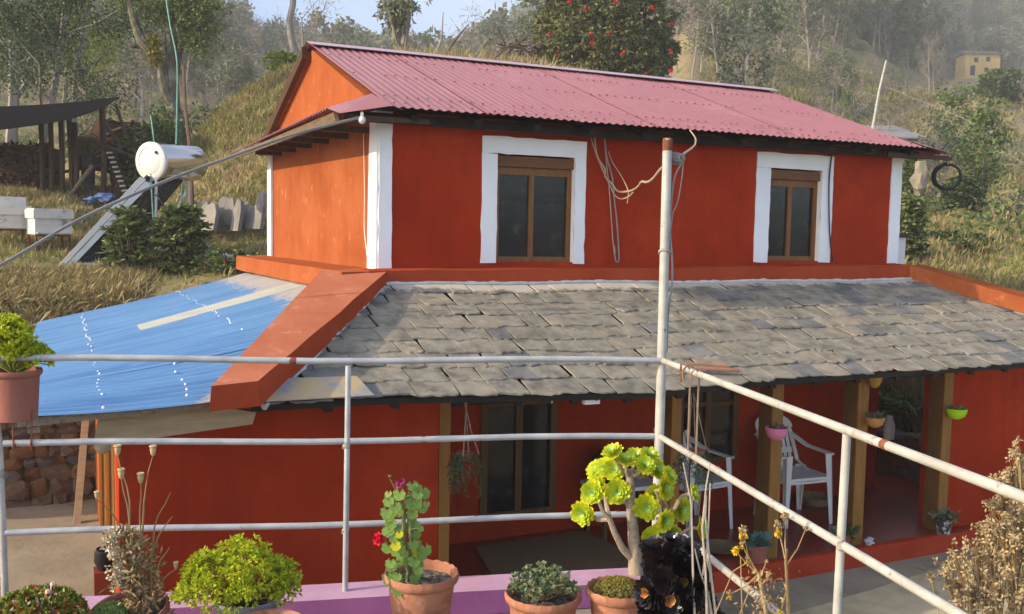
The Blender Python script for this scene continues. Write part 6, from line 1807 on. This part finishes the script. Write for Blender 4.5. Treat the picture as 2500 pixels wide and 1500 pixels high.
# shrub by the heater
def shrub(label, u, v, D, w, h, m, n, seed, L=.11, W=.035, whorl=8, nm='shrub'):
    b_ = onground(u, v, D); t = thing(nm, label, 'shrub', b_); r = random.Random(seed); mb = MB(); C_ = []
    for i in range(n):
        a = r.uniform(0, 6.28); q = math.sqrt(r.random()); z = h*(.12+.88*r.random()**.8)
        q *= math.sqrt(max(.05, 1-((z/h-.45)/.62)**2))
        p = Vector(b_)+Vector((math.cos(a)*q*w/2, math.sin(a)*q*w/2*.8, z)); C_.append(p)
        if i % 4 == 0: mb.tube([Vector(b_), Vector(b_).lerp(p, .5)+Vector((0, 0, .05*h)), p], [.018, .012, .006], 4, False)
    mb.build('stems', bark_brown, t)
    C_ = np.array(C_); k = whorl; Q = np.repeat(C_, k, 0); a_ = rng.uniform(0, 6.28, len(Q))
    D_ = unit(np.stack([np.cos(a_), np.sin(a_), rng.uniform(-.4, .7, len(Q))], 1))
    poly_np('leaves', leaves(Q, D_, L*rng.uniform(.7, 1.2, len(Q)), W), m, t)
    return t
shrub('dense dark shrub growing in front of the solar heater legs', 445, 700, 11.7, .66, .92, leaf_olive, 330, 1, .10, .038)
shrub('looser light green shrub left of the dense one by the blue roof', 320, 700, 11.6, .56, .86, leaf_olive, 130, 2, .13, .04)
shrub('small leafy sprig rising beside the heater tubes', 325, 560, 12.4, .35, .75, leaf_lime, 50, 3, .12, .035)
shrub('low leafy plants along the bank beside the blue roof edge', 560, 690, 11.5, .9, .35, leaf_mid, 120, 4, .08, .03)
shrub('round yellow green bush behind the right slope of the roof', 2035, 330, 30, 1.9, 1.7, leaf_yellow, 500, 5, .16, .07)
shrub('small yellow bush beside the rhododendron', 1682, 200, 26, .6, 1.0, leaf_yellow, 220, 6, .12, .05)
shrub('grassy bush on the mound left of the roof peak', 690, 190, 21, .8, .75, leaf_lime, 240, 7, .16, .03)
shrub('slender dark green shrub beside the grey roofed hut', 2228, 330, 24, .55, 1.5, leaf_mid, 260, 8, .13, .05)
shrub('leafy green bush directly behind the right end of the house', 2222, 530, 14.5, .6, 1.15, leaf_olive, 260, 9, .08, .04)
shrub('green bush on the slope above the dry grass right of the house', 2350, 480, 24, 1.2, 1.3, leaf_dark, 260, 10, .14, .06)
shrub('low dark green bush on the terraced slope at the right', 2300, 560, 17, 2.2, .45, leaf_dark, 420, 11, .09, .05)
shrub('blue green bush on the bank near the right hip of the slate roof', 2420, 690, 12.2, 1.1, .45, leaf_dark, 300, 12, .08, .04)
shrub('big leafy green tree below the yellow house', 2440, 330, 62, 3.4, 2.2, leaf_mid, 700, 13, .36, .18, nm='leafy_tree')
shrub('green vegetation above the stone wall beyond the veranda', 2230, 1010, 11.9, 2.6, .75, leaf_fresh, 700, 14, .09, .045)
shrub('leafy weeds just above the low dark retaining wall', 2215, 1060, 11.0, 1.5, .28, leaf_fresh, 350, 15, .07, .035)

# hay-like heap, logs and dry leaning branches on the ridge
t = thing('brush_heap', 'dark heap of cut brush on the ridge left of the rhododendron', 'brush heap', onground(1275, 140, 24))
for k in range(60):
    p = SP(rr.uniform(1215, 1310), rr.uniform(100, 165), 23.8+rr.uniform(-.3, .3)); d = Vector((rr.uniform(-1, 1), rr.uniform(-.4, .4), rr.uniform(-.1, .8))).normalized()*rr.uniform(.2, .5)
    MB().tube([p-d, p+d], [.025, .012], 4).build('branch', rr.choice((bark_brown, wood_dark, bark_grey)), t)
for k, (pl, lb) in enumerate(((((1085, 140), (1110, 100), (1145, 58)), 'dark leaning bare branch above the roof ridge'), (((1060, 138), (1078, 100), (1082, 30)), 'thin pale bare sapling above the roof ridge'))):
    tag(MB().tube([SP(u, v, 23) for u, v in pl], [.035, .03, .012], 5).build('bare_branch', (bark_brown, bark_pale)[k], smooth=True), lb, 'branch')

# far buildings
t = thing('yellow_house', 'small two storey yellow house with a dark door high on the right hillside', 'house', (156, 129, 33))
yb = Vector((153.27, 130.08, 32.6)); yr = Vector((5.9, -2.7, 0)); yu = yr.normalized(); yn = Vector((-yu.y, yu.x, 0)); W_ = yr.length
def YB(x0, x1, y0, y1, z0, z1): 
    return [[yb+yu*x+yn*y+Vector((0, 0, z)) for x, y in ((x0, y0), (x1, y0), (x1, y1), (x0, y1))] for z in (z0, z1)]
MB().hexa(*YB(0, W_, 0, 4, -1, 4.6)).build('wall', yellow_wall, t)
a_, b_ = YB(-.3, W_+.3, -.35, 4.3, 4.6, 4.7)
rf = MB(); c_ = [yb+yu*x+yn*2+Vector((0, 0, 5.6)) for x in (-.3, W_+.3)]
rf.add(a_+c_, [(0, 1, 5, 4), (2, 3, 4, 5), (0, 4, 3), (1, 2, 5), (0, 3, 2, 1)]); rf.build('roof', brown_roof, t)
MB().hexa(*YB(1.0, 1.85, -.06, .05, .7, 2.5)).build('door', black_plastic, t)
for x, z in ((1.6, 3.1), (3.85, 3.3), (3.6, 1.3)): MB().hexa(*YB(x, x+.75, -.06, .05, z, z+.85)).build('window', wood_dark, t)
t = thing('hut', 'low hut with a flat grey roof behind the right end of the maroon roof', 'hut', (29.5, 28.6, 5))
MB().hexa([(28.0, 28.2, 6.35), (30.4, 27.3, 6.4), (31.4, 30.0, 7.15), (29.0, 30.9, 7.1)], [(28.0, 28.2, 6.41), (30.4, 27.3, 6.46), (31.4, 30.0, 7.21), (29.0, 30.9, 7.16)]).build('roof', grey_roof, t)
MB().hexa([(28.3, 28.4, 4), (30.3, 27.7, 4), (31.1, 29.8, 4), (29.2, 30.6, 4)], [(28.3, 28.4, 6.42), (30.3, 27.7, 6.45), (31.1, 29.8, 7.1), (29.2, 30.6, 7.08)]).build('wall', stone_m[1], t)
tag(MB().tube([SP(2128, 330, 34), SP(2146, 225, 34), SP(2164, 148, 34)], [.055, .045, .035], 8).build('utility_pole', pipe_cream, smooth=True), 'leaning pale pole rising behind the right slope of the roof', 'pole')
wire('utility_wire', 'thin wire running from the pale pole down to the right', [SP(2158, 212, 34), SP(2230, 240, 33), SP(2330, 280, 31), SP(2430, 330, 29), SP(2560, 420, 26)], .012, wire_grey, 'wire', 3)
wire('utility_wire', 'thin stay wire from the pale pole to the roof', [SP(2150, 215, 34), SP(2110, 260, 34), SP(2080, 292, 34)], .012, wire_grey, 'wire', 3)
t = thing('white_box', 'small white box with dark lid just behind the right corner of the house', 'box', (7.9, 7.9, 2.3))
p = SP(2200, 610, 10.3)
MB().box((p.x-.1, p.y, p.z-.2), (p.x+.06, p.y+.2, p.z+.13)).build('body', white_plastic, t); MB().box((p.x-.14, p.y-.04, p.z+.131), (p.x+.08, p.y+.24, p.z+.17)).build('lid', black_plastic, t)
tag(MB().blob(SP(2245, 440, 19.5), (.16, .13, .32), 9, .45, 1).build('boulder', mat('pale_boulder', [(.20, .17, .12), (.32, .27, .19)], 4, .9)), 'pale upright boulder on the slope beside the cable coil', 'boulder')

# ------------------------------------------------------------------ grasses
def grass(name, pts, hgt, wid, m, bend=.4, blades=6, spread=.06):
    """tufts of tapering blades at the points"""
    P = np.repeat(np.asarray(pts), blades, 0); n = len(P)
    P = P+np.stack([rng.normal(0, spread, n), rng.normal(0, spread, n), np.full(n, -.02)], 1)
    d = unit(np.stack([rng.normal(0, bend, n), rng.normal(0, bend, n), np.ones(n)], 1)); h = hgt*rng.uniform(.5, 1.3, n)[:, None]
    a = rng.uniform(0, math.pi, n); s = np.stack([np.cos(a), np.sin(a), np.zeros(n)], 1)*wid*.5
    tip = P+d*h; tip[:, 2] -= h[:, 0]*.25*rng.uniform(0, 1, n); mid = P+d*h*.55
    Q = np.stack([P-s, P+s, mid+s*.7+(tip-mid)*.05, tip], 1)
    return tag(poly_np(name, Q, m), kind='stuff')
def scatter(n, a0, a1, r0, r1, keep, seed=0, pw=.5):
    r = random.Random(seed); out = []
    tries = 0
    while len(out) < n and tries < n*6:
        tries += 1
        a = R(r.uniform(a0, a1)); d = r0+(r1-r0)*r.random()**pw
        x, y = d*math.sin(a), d*math.cos(a)
        k = keep(x, y, d, math.degrees(a))
        if k and r.random() < k: out.append((x, y, gz(x, y)))
    return out
def green_or_dry(x, y): return noise.noise(Vector((x*.35, y*.35, 9)))
clear = lambda x, y: not (x < 8.3 and y < 10.9) and y > 3
near_keep_dry = lambda x, y, d, a: clear(x, y)*(.95 if green_or_dry(x, y) < .08 else .25)
near_keep_grn = lambda x, y, d, a: clear(x, y)*(.9 if green_or_dry(x, y) > -.08 else .15)
grass('dry_grass', scatter(9000, -6, 14, 10.8, 22, near_keep_dry, 1), .16, .022, grass_dry)
grass('green_grass', scatter(7000, -6, 14, 10.8, 22, near_keep_grn, 2), .10, .018, grass_green)
grass('dry_grass', scatter(2500, 14, 34, 18, 24, lambda x, y, d, a: 1, 3), .30, .03, grass_dry)
grass('dry_grass', scatter(7000, 42, 58, 10.5, 30, near_keep_dry, 4), .20, .026, grass_dry)
grass('green_grass', scatter(9000, 42, 58, 10.5, 32, near_keep_grn, 5), .13, .024, grass_green)
grass('green_grass', scatter(8000, 43, 57, 14.5, 27, lambda x, y, d, a: 1 if green_or_dry(x*.8, y*.8) > -.12 else .15, 15), .10, .022, grass_green)
grass('green_grass', scatter(5000, 4, 14, 13, 22, lambda x, y, d, a: 1 if green_or_dry(x*1.6, y*1.6) > .02 else .05, 16), .10, .022, grass_green)
grass('tall_dry_grass', scatter(900, 44.5, 52, 10.6, 12.2, lambda x, y, d, a: clear(x, y), 6), .42, .02, grass_straw, .25, 9, .05)
grass('dry_grass', scatter(8000, 36, 62, 28, 80, lambda x, y, d, a: .9, 7, .8), .45, .09, grass_dry, .5, 4, .3)
grass('green_grass', scatter(5000, 36, 62, 28, 80, lambda x, y, d, a: 1 if green_or_dry(x*.3, y*.3) > 0 else .1, 8, .8), .35, .09, grass_green, .5, 4, .3)
grass('dry_weeds', scatter(2600, -6, 4, 10.5, 12.4, lambda x, y, d, a: y > 10.5, 9), .20, .014, grass_dry, .9, 8, .08)
grass('tall_dry_grass', scatter(260, 18, 27, 20.5, 23, lambda x, y, d, a: 1, 10), .55, .03, grass_straw, .3, 10, .1)

# ------------------------------------------------------------------ woodland on the hills
def proto(seed, h, bark, leafm, **kw):
    mb, LQ = tree_geo(seed, h, h*.014, **kw)
    nv = len(mb.v); V = np.array(mb.v)
    me_v = [tuple(v) for v in mb.v]; f = list(mb.f); mi = [0]*len(f); b = nv
    if len(LQ):
        me_v += [tuple(p) for q in LQ for p in q]; f += [(b+4*i, b+4*i+1, b+4*i+2, b+4*i+3) for i in range(len(LQ))]; mi += [1]*len(LQ)
    me = bpy.data.meshes.new('woodland_tree'); me.from_pydata(me_v, [], f)
    me.materials.append(bark); me.materials.append(leafm); me.polygons.foreach_set('material_index', mi); me.update()
    return me
PR = {
 'bare': [proto(50+i, 8, bark_pale, twig_m, leafn=5, leafL=.55, leafW=.035, levels=3, kids=(8, 5, 3), spread=.45, clump=.25, ratio=.42, minr=.012, sides=4, crown_lo=.3) for i in range(3)],
 'pale': [proto(60+i, 8, bark_pale, leaf_grey, leafn=9, leafL=.32, leafW=.16, levels=3, kids=(8, 4, 3), spread=.45, clump=.35, ratio=.40, minr=.012, sides=4, crown_lo=.28) for i in range(3)],
 'green': [proto(70+i, 7, bark_grey, leaf_mid, leafn=16, leafL=.34, leafW=.2, levels=3, kids=(8, 4, 3), spread=.45, clump=.4, ratio=.38, minr=.012, sides=4, crown_lo=.22) for i in range(2)],
 'dark': [proto(80+i, 7, bark_brown, leaf_dark, leafn=22, leafL=.34, leafW=.2, levels=3, kids=(10, 4, 3), spread=.5, clump=.35, ratio=.34, minr=.012, sides=4, crown_lo=.12) for i in range(2)],
}
REGION = 'on the right hillside'
LAB = {'bare': ('bare grey tree in the hillside woods', 'bare trees in the hillside woods'), 'pale': ('thin pale leaved tree in the hillside woods', 'pale leaved trees in the hillside woods'),
       'green': ('bushy green tree in the hillside woods', 'green trees in the hillside woods'), 'dark': ('dark evergreen tree in the hillside woods', 'dark trees in the hillside woods')}
rw = random.Random(77)
def plant(kind, x, y, s, name='woodland_tree', label=None, group=None):
    o = bpy.data.objects.new(name, rw.choice(PR[kind])); COL.objects.link(o)
    o.location = (x, y, gz(x, y)-.2); o.scale = (s*rw.uniform(.85, 1.15), s*rw.uniform(.85, 1.15), s*rw.uniform(.85, 1.2)); o.rotation_euler = (rw.uniform(-.05, .05), rw.uniform(-.05, .05), rw.uniform(0, 6.28))
    return tag(o, label or LAB[kind][0].replace('in the hillside woods', REGION), 'tree', group or LAB[kind][1].replace('in the hillside woods', REGION))
cnt_ = 0
def hill_trees(n, a0, a1, r0, r1, kinds, wts, s0=.8, s1=1.3, pw=.9, keep=None, mind=0):
    global cnt_
    k = 0; tr = 0
    while k < n and tr < n*20:
        tr += 1
        a = R(rw.uniform(a0, a1)); d = r0+(r1-r0)*rw.random()**pw
        x, y = d*math.sin(a), d*math.cos(a)
        if keep and not keep(x, y, d, math.degrees(a)): continue
        plant(rw.choices(kinds, wts)[0], x, y, rw.uniform(s0, s1)); k += 1; cnt_ += 1
edge = lambda a: np.interp(a, [30, 34, 38, 42, 46, 50, 54, 60], [34, 40, 46, 64, 105, 150, 190, 200])
nohouse = lambda d, a: not (47.8 < a < 52.3 and 60 < d < 200)
# right hillside woods
hill_trees(95, 31, 52, 36, 150, ['bare', 'pale', 'green', 'dark'], [.42, .36, .13, .09], .55, .9, .8, lambda x, y, d, a: d > edge(a) and nohouse(d, a))
REGION = 'on the open grassy slope at the right'
# sparse bare trees on the open slope, right
hill_trees(34, 38, 56, 26, 130, ['bare', 'pale', 'green'], [.55, .3, .15], .28, .5, .8, lambda x, y, d, a: d < edge(a) and not (48.5 < a < 52 and d > 60))
REGION = 'on the saddle behind the maroon roof'
# centre saddle
hill_trees(60, 8, 32, 36, 110, ['pale', 'bare', 'green', 'dark'], [.42, .36, .15, .07], .32, .6, .8)
REGION = 'on the hillside behind the shed'
# left
hill_trees(36, -6, 10, 42, 130, ['pale', 'bare', 'green', 'dark'], [.45, .35, .12, .08], .45, .8, .8)
# scrub on the open slopes: too many low bushes to count
def scrub(name, n, a0, a1, r0, r1, m, s0, s1, keep, seed):
    r = random.Random(seed); C_ = []; S_ = []
    c = tr = 0
    while c < n and tr < n*20:
        tr += 1
        a = R(r.uniform(a0, a1)); d = r0+(r1-r0)*r.random()**.8; x, y = d*math.sin(a), d*math.cos(a)
        if not keep(x, y, d, math.degrees(a)): continue
        s = r.uniform(s0, s1); z = gz(x, y); c += 1
        for _ in range(90):
            u = Vector((r.gauss(0, 1), r.gauss(0, 1), abs(r.gauss(0, 1)))).normalized()*r.random()**.4
            C_.append((x+u.x*s*.7, y+u.y*s*.7, z+u.z*s*.8)); S_.append(s)
    C_ = np.array(C_); S_ = np.array(S_)
    Q = np.repeat(C_, 3, 0)+rng.normal(0, .04, (len(C_)*3, 3)); L = np.repeat(S_, 3)*.12
    return tag(poly_np(name, leaves(Q, rand_dir(len(Q)), L, np.repeat(S_, 3)*.05), m), kind='stuff')
scrub('hillside_scrub', 240, 36, 58, 24, 130, leaf_grey, .5, 1.5, lambda x, y, d, a: nohouse(d, a) or d < 100, 31)
scrub('hillside_scrub', 110, 36, 58, 20, 110, leaf_mid, .4, 1.2, lambda x, y, d, a: nohouse(d, a), 32)
scrub('hillside_scrub', 120, -6, 13, 19, 70, leaf_mid, .4, 1.1, lambda x, y, d, a: True, 33)
# farther woods read as one mass
def woods(name, n, a0, a1, r0, r1, kinds, wts, s0, s1, keep=None, seed=1):
    r = random.Random(seed); Vs = {}; 
    lod = {k: [proto(90+i*7+len(k), 8, bark_pale if k in ('bare', 'pale') else bark_brown, {'bare': twig_m, 'pale': leaf_grey, 'green': leaf_mid, 'dark': leaf_dark}[k], leafn=(4 if k == 'bare' else 7), leafL=(.9 if k == 'bare' else .7), leafW=(.06 if k == 'bare' else .42), levels=3, kids=(6, 3, 2), spread=.45, clump=.35, ratio=.40, minr=.02, sides=3, crown_lo=.25) for i in range(2)] for k in set(kinds)}
    arr = {}
    for k, ms in lod.items():
        arr[k] = []
        for me in ms:
            v = np.empty(len(me.vertices)*3); me.vertices.foreach_get('co', v); v = v.reshape(-1, 3)
            arr[k].append((v, [tuple(p.vertices) for p in me.polygons], [p.material_index for p in me.polygons]))
    byk = {k: ([], [], [], 0) for k in lod}
    out = {k: [[], [], [], 0] for k in lod}
    c = 0; tr = 0
    while c < n and tr < n*20:
        tr += 1
        a = R(r.uniform(a0, a1)); d = r0+(r1-r0)*r.random()**.7; x, y = d*math.sin(a), d*math.cos(a)
        if keep and not keep(x, y, d, math.degrees(a)): continue
        k = r.choices(kinds, wts)[0]; v, f, mi = r.choice(arr[k]); s = r.uniform(s0, s1); th = r.uniform(0, 6.28)
        rot = np.array([[math.cos(th), -math.sin(th), 0], [math.sin(th), math.cos(th), 0], [0, 0, 1]])
        w = (v*s) @ rot.T+np.array([x, y, gz(x, y)-.3]); o = out[k]
        o[0].append(w); b = o[3]; o[1] += [tuple(b+i for i in q) for q in f]; o[2] += mi; o[3] += len(w); c += 1
    for k, (V, f, mi, _) in out.items():
        if not V: continue
        me = bpy.data.meshes.new(name); V = np.concatenate(V)
        me.from_pydata(V.tolist(), [], f)
        for m in lod[k][0].materials: me.materials.append(m)
        me.polygons.foreach_set('material_index', mi); me.update(); tag(obj_from(name, me), kind='stuff')
woods('far_woodland', 900, 31, 54, 80, 330, ['bare', 'pale', 'green', 'dark'], [.36, .38, .14, .12], .8, 1.3, lambda x, y, d, a: d > edge(a)*1.02 and nohouse(d, a), 3)
woods('far_woodland', 520, 7, 32, 75, 400, ['pale', 'bare', 'green', 'dark'], [.40, .28, .2, .12], .7, 1.15, None, 4)
woods('far_woodland', 420, -6, 8, 60, 330, ['pale', 'bare', 'green', 'dark'], [.36, .24, .2, .2], .8, 1.2, None, 5)

# ------------------------------------------------------------------ haze
hz = MB().box((-150, -30, -2), (430, 470, 230)).mesh('haze', [])
hm = bpy.data.materials.new('haze_air'); hm.use_nodes = True
nt = hm.node_tree; nt.nodes.clear()
ou = nt.nodes.new('ShaderNodeOutputMaterial'); pv = nt.nodes.new('ShaderNodeVolumePrincipled')
pv.inputs['Color'].default_value = (.92, .92, .90, 1); pv.inputs['Density'].default_value = .0017; pv.inputs['Anisotropy'].default_value = .2
nt.links.new(pv.outputs[0], ou.inputs['Volume'])
hz.materials.append(hm)
tag(obj_from('haze', hz), kind='stuff')
